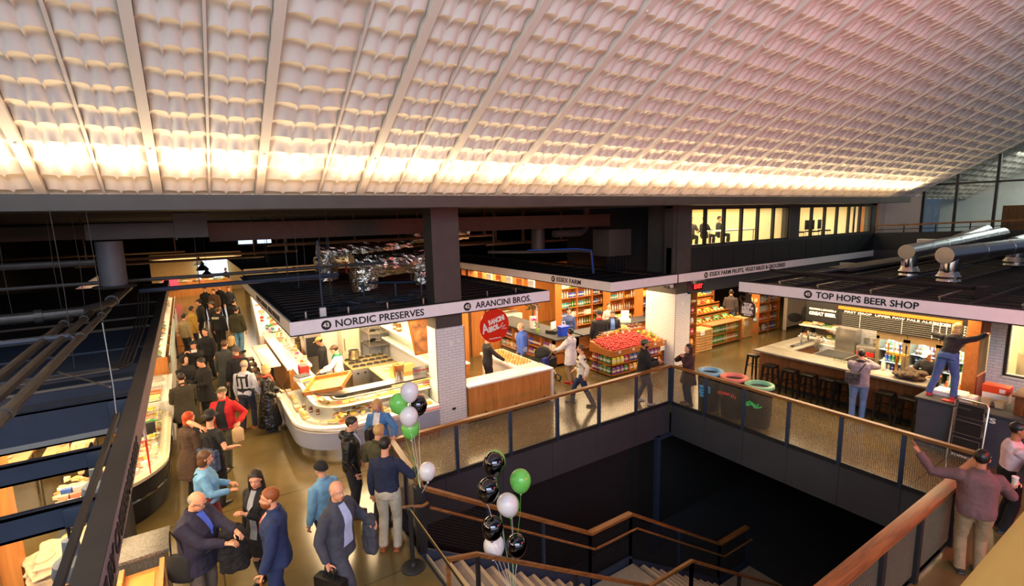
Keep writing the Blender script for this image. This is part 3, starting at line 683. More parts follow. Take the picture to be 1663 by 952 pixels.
    if backtext: drape('back_label', backtext, 1.33, 1.27, lambda f: .13, -1, .006, nx=10, nz=3)
    if strap:      # diagonal bag strap over one shoulder: (material, side, front)
        m_, sx, fr = strap; n = 14; P = []
        for i in range(n+1):
            f = i/n; x = sx*(.10-.26*f); z = 1.44-.46*f; src = up((x, fr*.6, z))*S; dr = (T.to_3x3() @ V((0, -fr, 0))).normalized(); hit = bv.ray_cast(src, dr)
            if hit[0] is not None: P.append(hit[0]-dr*.010)
        if len(P) > 2: q = MB(); q.tube(P, (.010), 6); link('bag_strap', q.mesh('s'), m_, body, 60)
    # ---- head: hair, hat, face
    q = MB(); hs = None
    def shell(r, c, cut, nrm=(0, .55, 1), rr=20):
        m_ = MB(); b_ = bmesh.new(); bmesh.ops.create_uvsphere(b_, u_segments=rr, v_segments=14, radius=1)
        for v in b_.verts: v.co = V((v.co.x*r[0]+c[0], v.co.y*r[1]+c[1], v.co.z*r[2]+c[2]))
        bmesh.ops.bisect_plane(b_, geom=b_.verts[:]+b_.edges[:]+b_.faces[:], plane_co=V(cut), plane_no=V(nrm), clear_inner=True)
        bmesh.ops.holes_fill(b_, edges=b_.edges[:])
        for v in b_.verts:
            k = noise.noise(v.co*38+V((sd, 0, 0)))*.006; v.co = hd(v.co*(1+k*8*.1)+V((0, 0, k)))
        return m_.bm(b_)
    if hat is None or hat in ('cap', 'flatcap', 'fedora', 'beanie'):
        if hair == 'short': hs = shell((.083, .104, .098), (0, -.014, .034), (0, .045, .052), (0, -.85, .75))
        elif hair == 'bald': hs = shell((.080, .100, .072), (0, -.018, .012), (0, -.03, .0), (0, -1, -.25))
        elif hair in ('long', 'bob', 'bun', 'curly'):
            hs = shell((.088, .108, .102), (0, -.016, .036), (0, .042, .05), (0, -.9, .7))
            if hair == 'long':
                hs.rings([[hd((.082*math.cos(a)*w, -.062+.058*math.sin(a)*w, z)) for a in [2*math.pi*i/14 for i in range(14)]] for z, w in ((.06, .85), (-.03, 1.0), (-.12, 1.0), (-.2, 1.08), (-.27, 1.0), (-.33, .6))])
                for sx in (-1, 1): hs.tube([hd((sx*.070, .015, .065)), hd((sx*.086, -.012, -.02)), hd((sx*.090, -.005, -.12)), hd((sx*.090, .03, -.24))], [.014, .018, .022, .012], 8)
            if hair == 'bob':
                hs.rings([[hd((.088*math.cos(a)*w, -.03+.075*math.sin(a)*w, z)) for a in [2*math.pi*i/14 for i in range(14)]] for z, w in ((.07, .9), (-.02, 1.08), (-.09, 1.05), (-.13, .75))])
            if hair == 'bun': hs.ball(hd((0, -.12, .06)), .05, 10, 8)
            if hair == 'curly':
                for i in range(40):
                    a = random.uniform(0, 6.28); z = random.uniform(-.08, .13); r_ = .085
                    if math.sin(a) > .35 and z < .07: continue
                    hs.ball(hd((r_*1.02*math.cos(a), -.02+r_*1.15*math.sin(a), z)), random.uniform(.02, .032), 7, 5)
    if hs: link('hair', sc(hs).mesh('hair'), hairc, body, 60)
    if hat:
        q = MB()
        if hat == 'beanie': q = shell((.091, .113, .110), (0, -.014, .036), (0, .0, .030), (0, -.25, 1)); q.tube([hd((.089*math.cos(a), -.014+.110*math.sin(a), .034+.02*math.sin(a))) for a in [2*math.pi*i/20 for i in range(20)]], .013, 8, True)
        elif hat in ('cap', 'flatcap'):
            k = 1.0 if hat == 'cap' else .85
            q = shell((.090, .112, .098*k), (0, -.012, .040), (0, .0, .048), (0, -.12, 1))
            q.rings([[hd((.080*math.cos(a)*w, .06+y+.05*math.sin(a), .058-.012*y*10)) for a in [math.pi*2*i/14 for i in range(14)]] for w, y in ((1, 0), (1, .035), (.7, .06))]) if False else q.ball(hd((0, .105 if hat == 'cap' else .085, .052)), (.072, .068 if hat == 'cap' else .05, .010), 14, 6, hr)
        elif hat == 'fedora':
            q.lathe([(.001, .145), (.060, .145), (.078, .12), (.088, .065), (.094, .058), (.135, .050), (.137, .046), (.08, .048)], (0,0,0), 20, HM @ Matrix.Scale(1.12, 4, V((0, 1, 0))), cap=False)
        elif hat == 'hood':
            q = shell((.108, .125, .125), (0, -.025, .02), (0, .052, .0), (0, -1, .05))
        link('hat', sc(q).mesh('hat'), hatc or C('black', (26, 26, 30)), body, 60)
    if lod == 1:
        e_ = MB()
        for sx in (-1, 1): e_.ball(hd((sx*.030, .0835, .012)), (.0125, .008, .0065), 8, 6, hr)
        link('eyes', sc(e_).mesh('e'), mat('eye white', (225, 220, 212), .3, 0, 0), body)
        e_ = MB()
        for sx in (-1, 1): e_.ball(hd((sx*.030, .0895, .012)), (.0058, .004, .0060), 8, 6, hr); e_.ball(hd((sx*.031, .0885, .036)), (.019, .006, .0045), 8, 4, hr)
        link('eyebrows', sc(e_).mesh('e'), hairc if hair != 'none' else MATS['hair dark'], body)
        e_ = MB(); e_.ball(hd((0, .0945, -.055)), (.022, .006, .0045), 8, 6, hr); e_.ball(hd((0, .0935, -.063)), (.018, .006, .005), 8, 6, hr)
        link('lips', sc(e_).mesh('e'), mat('lips', (176, 96, 84), .5, 0, 0), body)
    if beard: 
        q = MB(); q.ball(hd((0, .030, -.066)), (.064, .074, .060), 14, 8, hr); link('beard', remesh(sc(q), .012*S, .006, 20, sd), beard, body, 60)
    if glasses:
        q = MB()
        for sx in (-1, 1):
            q.tube([hd((sx*.031+.024*math.cos(a), .100, .010+.017*math.sin(a))) for a in [2*math.pi*i/12 for i in range(12)]], .0022, 5, True); q.tube([hd((sx*.055, .098, .013)), hd((sx*.080, .0, .010))], .0022, 5)
        q.tube([hd((-.008, .104, .013)), hd((.008, .104, .013))], .002, 5); link('glasses', sc(q).mesh('g'), M_black, body)
    body['wrists'] = [x for sx in (-1, 1) for x in (body.matrix_basis @ (arms[sx][2]*S))] if False else [0.0]
    del body['wrists']
    mw = Matrix.Translation(V(pos)) @ Matrix.Rotation(R(rot), 4, 'Z')
    body_info = {sx: (mw @ (arms[sx][2]*S), (mw.to_3x3() @ (arms[sx][2]-arms[sx][1])).normalized()) for sx in (-1, 1)}
    return body, body_info, mw
mat('hair dark', (36, 26, 22), .5, 0, .2, 60); mat('hair brown', (92, 60, 36), .5, 0, .2, 60); mat('hair blonde', (200, 158, 96), .5, 0, .25, 60)
mat('hair grey', (150, 144, 136), .5, 0, .2, 60); mat('hair red', (178, 62, 22), .5, 0, .25, 60); mat('hair ginger', (140, 76, 36), .5, 0, .2, 60); mat('hair black', (20, 17, 17), .4, 0, .1, 60)
HA = MATS
def away(a): return -33 - a      # heading: 0 = facing away from the viewer, 90 = to the right of the picture, 180 = towards the viewer
# ------------------------------------------------------------------ shop stock: small countable goods
STOCK = {}
COLS = {'red': (196, 40, 34), 'green': (84, 140, 58), 'yellow': (226, 190, 60), 'white': (232, 226, 214), 'purple': (124, 60, 140), 'blue': (60, 110, 176), 'orange': (224, 124, 40), 'brown': (122, 78, 44), 'teal': (60, 150, 150), 'pink': (224, 110, 140), 'black': (34, 32, 34), 'cream': (232, 210, 164), 'gold': (196, 150, 60), 'clear': (214, 206, 190), 'tan': (206, 160, 100)}
def stock_mesh(shape, col, s=1.0):
    k = (shape, col, s)
    if k in STOCK: return STOCK[k]
    m = MB()
    if shape == 'packet':
        m.rings([[(x*.052*w, y*.030*t, z) for x, y in ((-1,-1),(0,-1.25),(1,-1),(1,1),(0,1.25),(-1,1))] for z, w, t in ((0, 1, .8), (.03, 1.03, 1.1), (.11, 1.0, 1.0), (.15, .98, .35), (.165, .98, .1))])
    elif shape == 'carton': m.cbox(-.055, .055, -.032, .032, 0, .19, .004)
    elif shape == 'tray': m.cbox(-.10, .10, -.07, .07, 0, .055, .012)
    elif shape == 'jar': m.lathe([(.040, 0), (.044, .01), (.044, .085), (.036, .10), (.036, .102), (.040, .104), (.040, .124), (.036, .126)], seg=10)
    elif shape == 'bottle': m.lathe([(.033, 0), (.036, .008), (.036, .14), (.030, .165), (.014, .205), (.013, .24), (.016, .242), (.016, .258)], seg=10)
    elif shape == 'can': m.lathe([(.028, 0), (.033, .008), (.033, .108), (.027, .12), (.028, .122)], seg=10)
    elif shape == 'cup': m.lathe([(.026, 0), (.030, .004), (.038, .09), (.041, .095), (.040, .10)], seg=12)
    elif shape == 'glass': m.lathe([(.028, 0), (.030, .004), (.036, .13), (.034, .13), (.028, .01)], seg=10, cap=True)
    elif shape == 'round': m.ball((0, 0, .042), (.045, .045, .042), 12, 8)
    elif shape == 'loaf':
        m.rings([[(x, .065*w*math.cos(a), .05+.05*w*math.sin(a)) for a in [2*math.pi*i/10 for i in range(10)]] for x, w in ((-.15, .3), (-.12, .8), (-.05, 1), (.05, 1), (.12, .8), (.15, .3))])
    elif shape == 'cheese': m.prism([(0, -.09), (.11, -.02), (.11, .05), (0, .09)], 0, .075)
    elif shape == 'wheel': m.lathe([(.11, 0), (.13, .012), (.135, .05), (.13, .088), (.11, .1)], seg=16)
    elif shape == 'leafy':
        for i in range(14): 
            a = i*2.4; r = .03+.004*i; m.ball((r*math.cos(a), r*math.sin(a), .04+.05*random.random()), (.04, .035, .03), 7, 5)
    elif shape == 'book': m.cbox(-.012, .012, -.08, .08, 0, .22, .002)
    elif shape == 'plate': m.lathe([(.05, 0), (.06, .004), (.10, .02), (.10, .024), (.055, .008)], seg=16)
    elif shape == 'card': m.cbox(-.05, .05, -.004, .004, 0, .075, .001)
    elif shape == 'crate': m.box(-.18, .18, -.13, .13, 0, .015); m.box(-.18, .18, -.13, -.118, 0, .10); m.box(-.18, .18, .118, .13, 0, .10); m.box(-.18, -.168, -.13, .13, 0, .10); m.box(.168, .18, -.13, .13, 0, .10)
    elif shape == 'cutting_board': m.cbox(-.15, .15, -.10, .10, 0, .02, .004)
    if s != 1.0: m.v = [(x*s, y*s, z*s) for x, y, z in m.v]
    rough = .3 if shape in ('jar', 'bottle', 'can', 'round') else .5
    mm = M_glass if col == 'glass' else mat('%s goods %s' % (shape if shape in ('jar', 'bottle', 'can', 'round') else 'pack', col), COLS[col], rough, 0, .22, 30)
    if shape in ('packet', 'carton', 'can', 'bottle', 'jar') and 'goods ok' not in mm: goods_print(mm, COLS.get(col, (200, 200, 200)), shape)
    me = m.mesh(shape); me.materials.append(mm); me.polygons.foreach_set('use_smooth', [True]*len(me.polygons)); me.set_sharp_from_angle(angle=R(35))
    STOCK[k] = me; return me
def goods_print(m, rgb, shape):       # every packet a slightly different tint, with a printed label patch
    nt = m.node_tree; b = nt.nodes['Principled BSDF']; src = b.inputs['Base Color'].links[0].from_socket
    oi = nt.nodes.new('ShaderNodeObjectInfo'); hs = nt.nodes.new('ShaderNodeHueSaturation'); mr = nt.nodes.new('ShaderNodeMapRange'); mr.inputs[3].default_value = .44; mr.inputs[4].default_value = .56
    mv = nt.nodes.new('ShaderNodeMapRange'); mv.inputs[3].default_value = .55; mv.inputs[4].default_value = 1.35
    ml = nt.nodes.new('ShaderNodeMath'); ml.operation = 'FRACT'; mk = nt.nodes.new('ShaderNodeMath'); mk.operation = 'MULTIPLY'; mk.inputs[1].default_value = 7.31
    for a, c in ((oi.outputs['Random'], mr.inputs[0]), (oi.outputs['Random'], mk.inputs[0]), (mk.outputs[0], ml.inputs[0]), (ml.outputs[0], mv.inputs[0]), (mr.outputs[0], hs.inputs['Hue']), (mv.outputs[0], hs.inputs['Value']), (src, hs.inputs['Color'])): nt.links.new(a, c)
    tc = nt.nodes.new('ShaderNodeTexCoord'); sx = nt.nodes.new('ShaderNodeSeparateXYZ'); nt.links.new(tc.outputs['Generated'], sx.inputs[0])
    rp = nt.nodes.new('ShaderNodeValToRGB'); rp.color_ramp.interpolation = 'CONSTANT'; e = rp.color_ramp.elements; e[0].position = 0; e[0].color = (0, 0, 0, 1); e[1].position = .28; e[1].color = (.75, .75, .75, 1)
    k = e.new(.62 if shape in ('packet', 'carton') else .5); k.color = (0, 0, 0, 1)
    nt.links.new(sx.outputs['Z'], rp.inputs['Fac']); mx = nt.nodes.new('ShaderNodeMix'); mx.data_type = 'RGBA'; nt.links.new(rp.outputs['Color'], mx.inputs[0]); nt.links.new(hs.outputs['Color'], mx.inputs[6]); mx.inputs[7].default_value = (*lin((226, 218, 204)), 1)
    nt.links.new(mx.outputs[2], b.inputs['Base Color']); m['goods ok'] = 1
def item(shape, col, loc, place, group, rz=0, s=1.0, tilt=0, name=None):
    nm = name or {'round': 'tomato', 'leafy': 'greens', 'tray': 'food_tray', 'card': 'price_card', 'glass': 'drinking_glass', 'wheel': 'cheese_round', 'cheese': 'cheese_wedge', 'cup': 'paper_cup'}.get(shape, shape)
    o = bpy.data.objects.new(nm, stock_mesh(shape, col, s)); COL.objects.link(o); o.location = (loc[0], loc[1], loc[2]+.002); o.rotation_euler = (tilt, 0, rz)
    word = nm.replace('_', ' '); cw = '' if col == 'glass' else col+' '
    if cw.strip() in word: cw = ''
    tag(o, '%s%s %s' % (cw, word, place), word.split()[-1], group); return o
def row(p, q, gap, kinds, place, group, rz=0, s=1.0, jit=.15, skip=0.0, run=3):
    p, q = Vector(p), Vector(q); L = (q-p).length; n = max(1, int(L/gap)); k = random.choice(kinds)
    for i in range(n):
        if i % run == 0: k = random.choice(kinds)
        if random.random() < skip: continue
        c = p.lerp(q, (i+.5)/n); item(k[0], k[1], (c.x, c.y, c.z), place, group, rz+random.uniform(-jit, jit), s)
def shelf_unit(name, label, loc, rz, w, d, h, ns, m=None, back=True, cols=1):
    t = Thing(name, label, 'shelf', loc, rz); m = m or M_shelf
    a = MB()
    for i in range(cols+1): x = -w/2+w*i/cols; a.box(x-.016, x+.016, -d/2, d/2, 0, h)
    t.part('upright', a, m)
    for i in range(ns+1):
        z = .08+(h-.1)*i/ns; a = MB(); a.box(-w/2, w/2, -d/2, d/2, z-.025, z); t.part('shelf_board', a, m)
    if back: a = MB(); a.box(-w/2, w/2, d/2-.015, d/2, 0, h); t.part('back_panel', a, m)
    return t
def fill_unit(loc, rz, w, d, h, ns, kinds, place, group, gap=.13, s=1.0, skip=.05, front=.62, rows=1, skiplast=True):
    mw = Matrix.Translation(Vector(loc)) @ Matrix.Rotation(rz, 4, 'Z')
    for i in range(ns):
        z = .082+(h-.1)*i/ns; ks = random.sample(kinds, min(len(kinds), 4))
        for r in range(rows):
            y = -d/2+d*(1-front)*.5+.03+r*.11
            row(mw @ Vector((-w/2+.05, y, z)), mw @ Vector((w/2-.05, y, z)), gap*s, ks, place, group, rz, s, .08, skip)

# ------------------------------------------------------------------ stall canopies with sign bands
def canopy(name, label, x0, x1, y0, y1, bands, slat='X', pitch=.46, sw=.37, zs=2.93, s0=.35, smax=None, m=None):
    t = Thing(name, label, 'canopy', (x0, y0, 2.8)); m = m or M_black
    fr = MB()
    for (a, b, c, d) in ((x0+.02, x1-.02, y0+.02, y0+.16), (x0+.02, x1-.02, y1-.16, y1-.02), (x0+.02, x0+.16, y0+.02, y1-.02), (x1-.16, x1-.02, y0+.02, y1-.02)):
        fr.box(a, b, c, d, 3.05, 3.075); fr.box(a, b, c, d, 2.79, 2.81)
    fr.box(x0+.03, x1-.03, y0+.05, y0+.07, 2.8, 3.06); fr.box(x0+.03, x1-.03, y1-.07, y1-.05, 2.8, 3.06); fr.box(x0+.05, x0+.07, y0, y1, 2.8, 3.06); fr.box(x1-.07, x1-.05, y0, y1, 2.8, 3.06)
    t.part('frame', fr, m, True)
    sl = MB(); L = (y1-y0) if slat == 'X' else (x1-x0); k = 0
    while s0+k*pitch+sw < L-.15:
        a = s0+k*pitch
        if slat == 'X': sl.box(x0+.2, x1-.2, y0+a, y0+a+sw, zs, zs+.03); sl.box(x0+.1, x1-.1, y0+a+sw, y0+a+sw+.012, zs-.1, zs+.05)
        else: sl.box(x0+a, x0+a+sw, y0+.2, y1-.2, zs, zs+.03); sl.box(x0+a+sw, x0+a+sw+.012, y0+.1, y1-.1, zs-.1, zs+.05)
        k += 1
    if k: t.part('slats', sl, m, True)
    for b in bands: 
        a = MB()
        if b == 'front': a.box(x0, x1, y0-.02, y0+.02, 2.80, 3.065)
        if b == 'left': a.box(x0-.02, x0+.02, y0, y1, 2.80, 3.065)
        if b == 'back': a.box(x0, x1, y1-.02, y1+.02, 2.80, 3.065)
        if b == 'right': a.box(x1-.02, x1+.02, y0, y1, 2.80, 3.065)
        t.part('sign_band', a, M_band, True)
        a = MB()
        if b == 'front': a.box(x0-.02, x1+.02, y0-.025, y0+.03, 2.775, 2.80)
        if b == 'left': a.box(x0-.025, x0+.03, y0, y1, 2.775, 2.80)
        if b == 'right': a.box(x1-.03, x1+.025, y0, y1, 2.775, 2.80)
        t.part('edge_trim', a, M_black, True) if a.v else None
    return t
def lettering(t, nrm, num, cpos, spos, width, text, size=.17, r=.098):
    off = -t.loc
    def F(p): return face(nrm, Vector(p)+off)
    if num:
        a = disc_on(nrm, Vector(cpos)+off, r); t.part('number_disc', a, M_txt)
        n = {'-y': (0,-.007,0), '-x': (-.007,0,0), '+x': (.007,0,0)}[nrm]
        ring_text(num, .125, M_letter, 'number', t.o, F(Vector(cpos)+Vector(n)), align='CENTER', bold=.004, ext=.002)
    ring_text(text, size, M_txt, 'lettering', t.o, F(spos), width=width, bold=.0035)
NC = canopy('stall_canopy', 'black slatted canopy with white sign bands reading nordic preserves and arancini bros', 1.58, 7.9, 10.39, 20.6, ('front', 'left', 'right'))
lettering(NC, '-y', '43', (2.24, 10.37, 2.925), (2.42, 10.366, 2.925), 1.94, 'NORDIC PRESERVES', .21)
lettering(NC, '-y', '42', (5.46, 10.37, 2.925), (5.68, 10.366, 2.925), 1.62, 'ARANCINI BROS.', .21)
ring_text('NORDIC PRESERVES  FISH & WILDLIFE', .17, M_txt, 'lettering', NC.o, face('-x', Vector((1.556, 15.6, 2.92))-NC.loc), width=4.0, bold=.006)
for k in range(7):     # loose brackets standing on the frame
    a = MB(); a.box(1.9+k*.85, 1.93+k*.85, 10.62, 10.65, 3.07, 3.2); NC.part('bracket', a, M_steel, True)
EC = canopy('stall_canopy', 'black canopy over the grocery with white sign bands reading essex farm', 10.19, 13.1, 10.42, 24.0, ('front', 'left'), pitch=.8, sw=.74)
lettering(EC, '-x', '21', (10.168, 13.13, 2.93), (10.166, 12.94, 2.93), 1.2, 'ESSEX FARM', .2)
a = MB(); a.box(13.05, 27.5, 10.40, 10.44, 2.80, 3.065); EC.part('sign_band', a, M_band, True)
lettering(EC, '-y', '21', (14.5, 10.40, 2.93), (14.7, 10.396, 2.93), 4.66, 'ESSEX FARM FRUITS, VEGETABLES & GROCERIES', .2)
HC = canopy('stall_canopy', 'black open canopy with a white sign band reading top hops beer shop', 12.87, 26.5, -2.0, 8.15, ('left',), slat='none', m=M_soot)
lettering(HC, '-x', '45', (12.85, 6.29, 2.93), (12.846, 6.1, 2.93), 2.07, 'TOP HOPS BEER SHOP', .21)
cbm = MB()
for y in (6.95, 5.9, 4.6, 3.3, 1.9, .6): cbm.box(13.05, 26.3, y, y+.09, 2.90, 3.04)
for x in (14.6, 16.0, 17.8, 19.6, 21.5, 23.5): cbm.box(x, x+.09, -1.8, 8.0, 2.84, 2.98)
HC.part('cross_beam', cbm, M_soot, True)
pl = MB()
for (a, b, c, d) in ((13.1, 16, 6.0, 6.9), (13.1, 15.6, 3.4, 4.5), (16.1, 19.5, 4.7, 5.8), (19.7, 26, 6.0, 7.9), (17.9, 26, 2.0, 3.2), (13.1, 17, .7, 1.8), (13.1,14.5,7.0,8.0), (14.7,17.7,1.9,3.2)): pl.box(a, b, c, d, 2.83, 2.86)
HC.part('infill_plate', pl, M_soot, True)
for y in (7.1, 6.15, 5.0, 3.75, 2.5, 1.2):
    a = MB(); a.cbox(13.0, 14.3, y-.02, y+.025, 3.13, 3.17, .004); a.box(13.02, 13.06, y-.01, y+.01, 3.04, 3.13); HC.part('strut_channel', a, M_steel, True)
a = MB(); a.tube([(14.75, 8.35, 3.22), (14.55, 5.5, 3.22), (14.55, 3.6, 3.22)], .055, 10); a.box(14.4, 14.75, 3.4, 3.55, 2.9, 3.25); HC.part('pipe', a, M_soot, True)
for y, x1 in ((7.5, 22), (5.35, 21), (2.7, 23), (1.4, 22)):
    a = MB(); a.box(15.2, x1, y-.03, y+.03, 3.10, 3.16); HC.part('conduit_tray', a, M_blue, True)
a = MB(); a.cbox(17.5, 24.5, 7.3, 8.0, 3.05, 3.15, .01); HC.part('cover_plate', a, M_panel, True)
# silver extract ducts on the beer shop canopy
def extract(x, y, xe, ye, r, label):
    t = Thing('extract_duct', label, 'duct', (x, y, 3.06))
    q = Vector((x, y, 3.78)); e = Vector((xe, ye, 4.0)); d = (e-q).normalized(); n = 14
    a = MB(); a.tube([q-d*(r*1.3), q-d*(r*1.3-.01)] + [q+(e-q)*(i/n) for i in range(1, n+1)], r, 24); t.part('duct_run', a, mat('spiral duct steel', (196, 198, 202), .3, 1, .05, 12), True, smooth=40)
    for i in range(1, 7): c = q+(e-q)*(i/7); a = MB(); a.tube([c-d*.012, c+d*.012], r+.006, 24); t.part('seam_ring', a, M_chrome, True)
    a = MB(); a.tube([(x, y, 3.30), (x, y, 3.72)], r*.92, 20); t.part('riser', a, M_chrome, True)
    a = MB(); a.lathe([(r*1.05, 3.06), (r*1.2, 3.10), (r*1.05, 3.16), (r*1.25, 3.22), (r*1.0, 3.32), (r*.93, 3.36)], (x, y, 0), 20)
    a.v = [(p[0]+.03*noise.noise(Vector(p)*9), p[1]+.03*noise.noise(Vector(p)*9+Vector((5,0,0))), p[2]) for p in a.v]; t.part('foil_collar', a, mat('foil', (214, 210, 204), .18, 1, .05, 20, .6, 30), True)
    return t
extract(17.2, 5.72, 25.0, 5.6, .205, 'silver duct on the beer shop canopy, the farther one with a copper-lit end cap')
extract(16.5, 4.62, 25.5, 3.0, .215, 'silver duct on the beer shop canopy, the nearer one with a copper-lit end cap')
extract(22.3, 4.62, 26.8, 4.55, .24, 'silver duct with a red clip at the far right of the beer shop canopy')
extract(24.0, 6.45, 26.7, 6.5, .26, 'low silver duct at the back of the beer shop canopy')
t = Thing('vent_box', 'small pale louvred box on the back of the beer shop canopy', 'vent', (24.8, 7.6, 3.1))
a = MB(); a.cbox(24.6, 25.0, 6.9, 8.0, 3.1, 3.75, .01); t.part('housing', a, M_white, True)
a = MB()
for i in range(6): a.box(24.58, 24.6, 6.95, 7.95, 3.16+i*.1, 3.2+i*.1)
t.part('louvres', a, M_steel, True)

# ------------------------------------------------------------------ left stall: open steel canopy over the cheese counter
t = LC = Thing('stall_canopy', 'blue-black steel canopy in the left foreground with a sign band over the cheese counter', 'canopy', (-.65, 2, 2.8))
a = MB(); a.box(-.72, -.58, 1.2, 21.5, 3.045, 3.065); a.box(-.72, -.58, 1.2, 21.5, 2.785, 2.80); a.box(-.70, -.68, 1.2, 21.5, 2.8, 3.05); t.part('edge_beam', a, M_grey, True)
a = MB(); a.box(-.59, -.575, 1.2, 21.5, 2.80, 3.05); t.part('sign_band', a, mat('violet grey board', (150, 138, 150), .5), True)
ring_text('SAXELBY CHEESEMONGERS', .2, M_txt, 'lettering', t.o, face('+x', Vector((-.571, 2.9, 2.92))-t.loc), width=2.95, bold=.006)
def ibeam(mb, x0, x1, y, z0, z1, w=.07):
    mb.box(x0, x1, y-w/2, y+w/2, z1-.02, z1); mb.box(x0, x1, y-w/2, y+w/2, z0, z0+.02); mb.box(x0, x1, y+w/2-.03, y+w/2-.02, z0, z1); mb.box(x0, x1, y-w/2, y-w/2+.01, z0, z1)
for y, z0, z1 in ((3.45, 2.8, 3.03), (4.60, 2.85, 3.03), (5.66, 2.85, 3.03), (7.18, 2.62, 3.04)):
    a = MB(); ibeam(a, -6, -.72, y, z0, z1); c = t.part('cross_beam', a, M_blue, True)
    a = MB(); a.cbox(-.92, -.72, y-.075, y+.055, z0+.02, z1-.02, .01); a.ball((-.8, y-.08, (z0+z1)/2), .022, 8, 6); t.part('bracket', a, M_blue, True)
for i, (y, y1) in enumerate(((7.34, 7.62), (8.08, 8.52), (8.95, 10.2), (10.24, 12.2), (12.38, 13.48), (13.62, 16.0), (16.08, 21.3))):
    a = MB(); a.box(-7, -.72, y, y1, 2.95, 3.0); a.box(-7, -.72, y-.012, y, 2.85, 3.02); t.part('slat', a, M_blue if i < 4 else M_black, True)
a = MB(); a.box(-3.2, -.74, 8.02, 8.05, 3.02, 3.05); t.part('slat', a, M_steel, True)
def pipe(name, label, pts, r, m, couplings=0, group=None):
    t = Thing(name, label, 'pipe', pts[0], 0, group); a = MB(); a.tube(pts, r, 10); t.part('run', a, m, True)
    if couplings:
        for i in range(couplings):
            a = MB(); f = (i+.6)/couplings*(len(pts)-1); k = min(int(f), len(pts)-2); p = Vector(pts[k]).lerp(Vector(pts[k+1]), f-k); d = (Vector(pts[k+1])-Vector(pts[k])).normalized(); a.tube([p-d*.05, p+d*.05], r*1.3, 10); t.part('coupling', a, m, True)
    return t
m_pipe = mat('grey pipe', (74, 72, 70), .45, .4, .15, 8)
pipe('conduit', 'rusty grey conduit sloping away over the left canopy, leftmost of three', [(-1.62, 3.2, 3.6), (-1.60, 8.3, 3.6), (-1.6, 10.2, 3.6)], .045, m_pipe, 3)
pipe('conduit', 'rusty grey conduit sloping away over the left canopy, middle of three', [(-1.46, 3.2, 3.6), (-1.42, 8.3, 3.6), (-1.4, 10.6, 3.6)], .045, m_pipe, 3)
pipe('conduit', 'rusty grey conduit sloping away over the left canopy, rightmost of three', [(-1.30, 3.2, 3.6), (-1.24, 8.2, 3.6), (-1.2, 10.9, 3.6)], .045, m_pipe, 3)
pipe('drain_pipe', 'thick grey drain pipe that bends away under the round duct', [(-6, 10.75, 3.62), (-2.2, 10.75, 3.60), (-1.55, 10.85, 3.6), (-1.25, 11.3, 3.62), (-1.1, 13.5, 3.7)], .085, m_pipe, 2)
pipe('rail_pipe', 'grey pipe crossing to the end of the three conduits', [(-5, 8.25, 3.64), (-1.35, 8.35, 3.62), (-1.25, 8.2, 3.56)], .04, M_blue)
pipe('sprinkler_pipe', 'thin grey pipe crossing below the flange of the round duct', [(-9, 13.0, 3.9), (.6, 13.2, 3.85), (4.5, 13.25, 3.86)], .04, m_pipe, 4)
pipe('sprinkler_pipe', 'grey pipe at the level of the middle of the round duct', [(-9, 12.3, 4.35), (-1.45, 12.3, 4.33)], .065, m_pipe, 1)
for i in range(4): pipe('cable_conduit', 'thin dark conduit along the left canopy beam, number %s from the aisle' % ('one', 'two', 'three', 'four')[i], [(-.80-.06*i, 14.0, 3.5), (-.80-.06*i, 13.6, 3.25), (-.78-.055*i, 12.5, 3.12), (-.78-.05*i, 8.6+.05*i, 3.10), (-.9-.05*i, 8.35+.04*i, 3.1), (-2.6, 8.2+.04*i, 3.1)], .016, m_pipe)
t = Thing('strut', 'long slim hanging strut in the left foreground with wire hangers', 'strut', (-.67, 3, 3.3))
a = MB(); a.cbox(-.69, -.65, 2.4, 5.65, 3.28, 3.32, .005); t.part('channel', a, M_black, True)
a = MB(); a.tube([(-.67, 5.6, 3.3), (-.68, 5.75, 3.55), (-.72, 6.0, 4.1)], .006, 6); a.tube([(-.7, 5.74, 3.54), (-1.25, 6.9, 3.5)], .008, 6); t.part('hanger_wire', a, M_steel, True)
for i, (x, y) in enumerate(((-.94, 6.05), (-.94, 4.72))):
    t = Thing('pendant_lamp', ('blue-black pendant lamp over the cheese case, the farther one', 'blue-black pendant lamp over the tote bags, the nearer one')[i], 'lamp', (x, y, 2.4))
    a = MB(); a.lathe([(.012, .30), (.05, .29), (.055, .2), (.06, .17), (.12, .12), (.135, .05), (.13, .02), (.11, .0), (.10, .03), (.03, .15)], (x, y, 2.4), 20); t.part('lamp_shade', a, M_blue, True)
    a = MB(); a.tube([(x, y, 2.68), (x, y, 2.94), (x, y-(.36 if i == 0 else .09), 2.94)], .012, 6); t.part('stem', a, M_black, True)
# hanging wires and rods under the soffit
for i, (x, y, z0, z1) in enumerate(((-1.45, 9.0, 3.05, 5.2), (-1.9, 11.5, 3.6, 5.2), (-1.15, 9.6, 3.05, 5.2), (-2.5, 11.4, 3.4, 5.2), (-1.6, 11.6, 3.6, 5.2), (1.9, 15.5, 3.9, 5.2), (2.6, 14.0, 3.4, 5.2), (2.9, 12.6, 3.05, 5.2), (2.1, 12.2, 3.5, 5.2), (9.0, 15, 3.6, 5.2), (8.2, 17, 3.6, 5.2), (12.1, 13.3, 4.2, 5.2))):
    a = MB(); a.tube([(x, y, z0), (x+.02*(-1)**i, y, (z0+z1)/2), (x, y, z1+.048)], .005, 6)
    solo('hanger_rod', a, m_pipe, 'thin steel hanger rod dropping from the black ceiling', 'rod', group='hanger rods under the black ceiling')

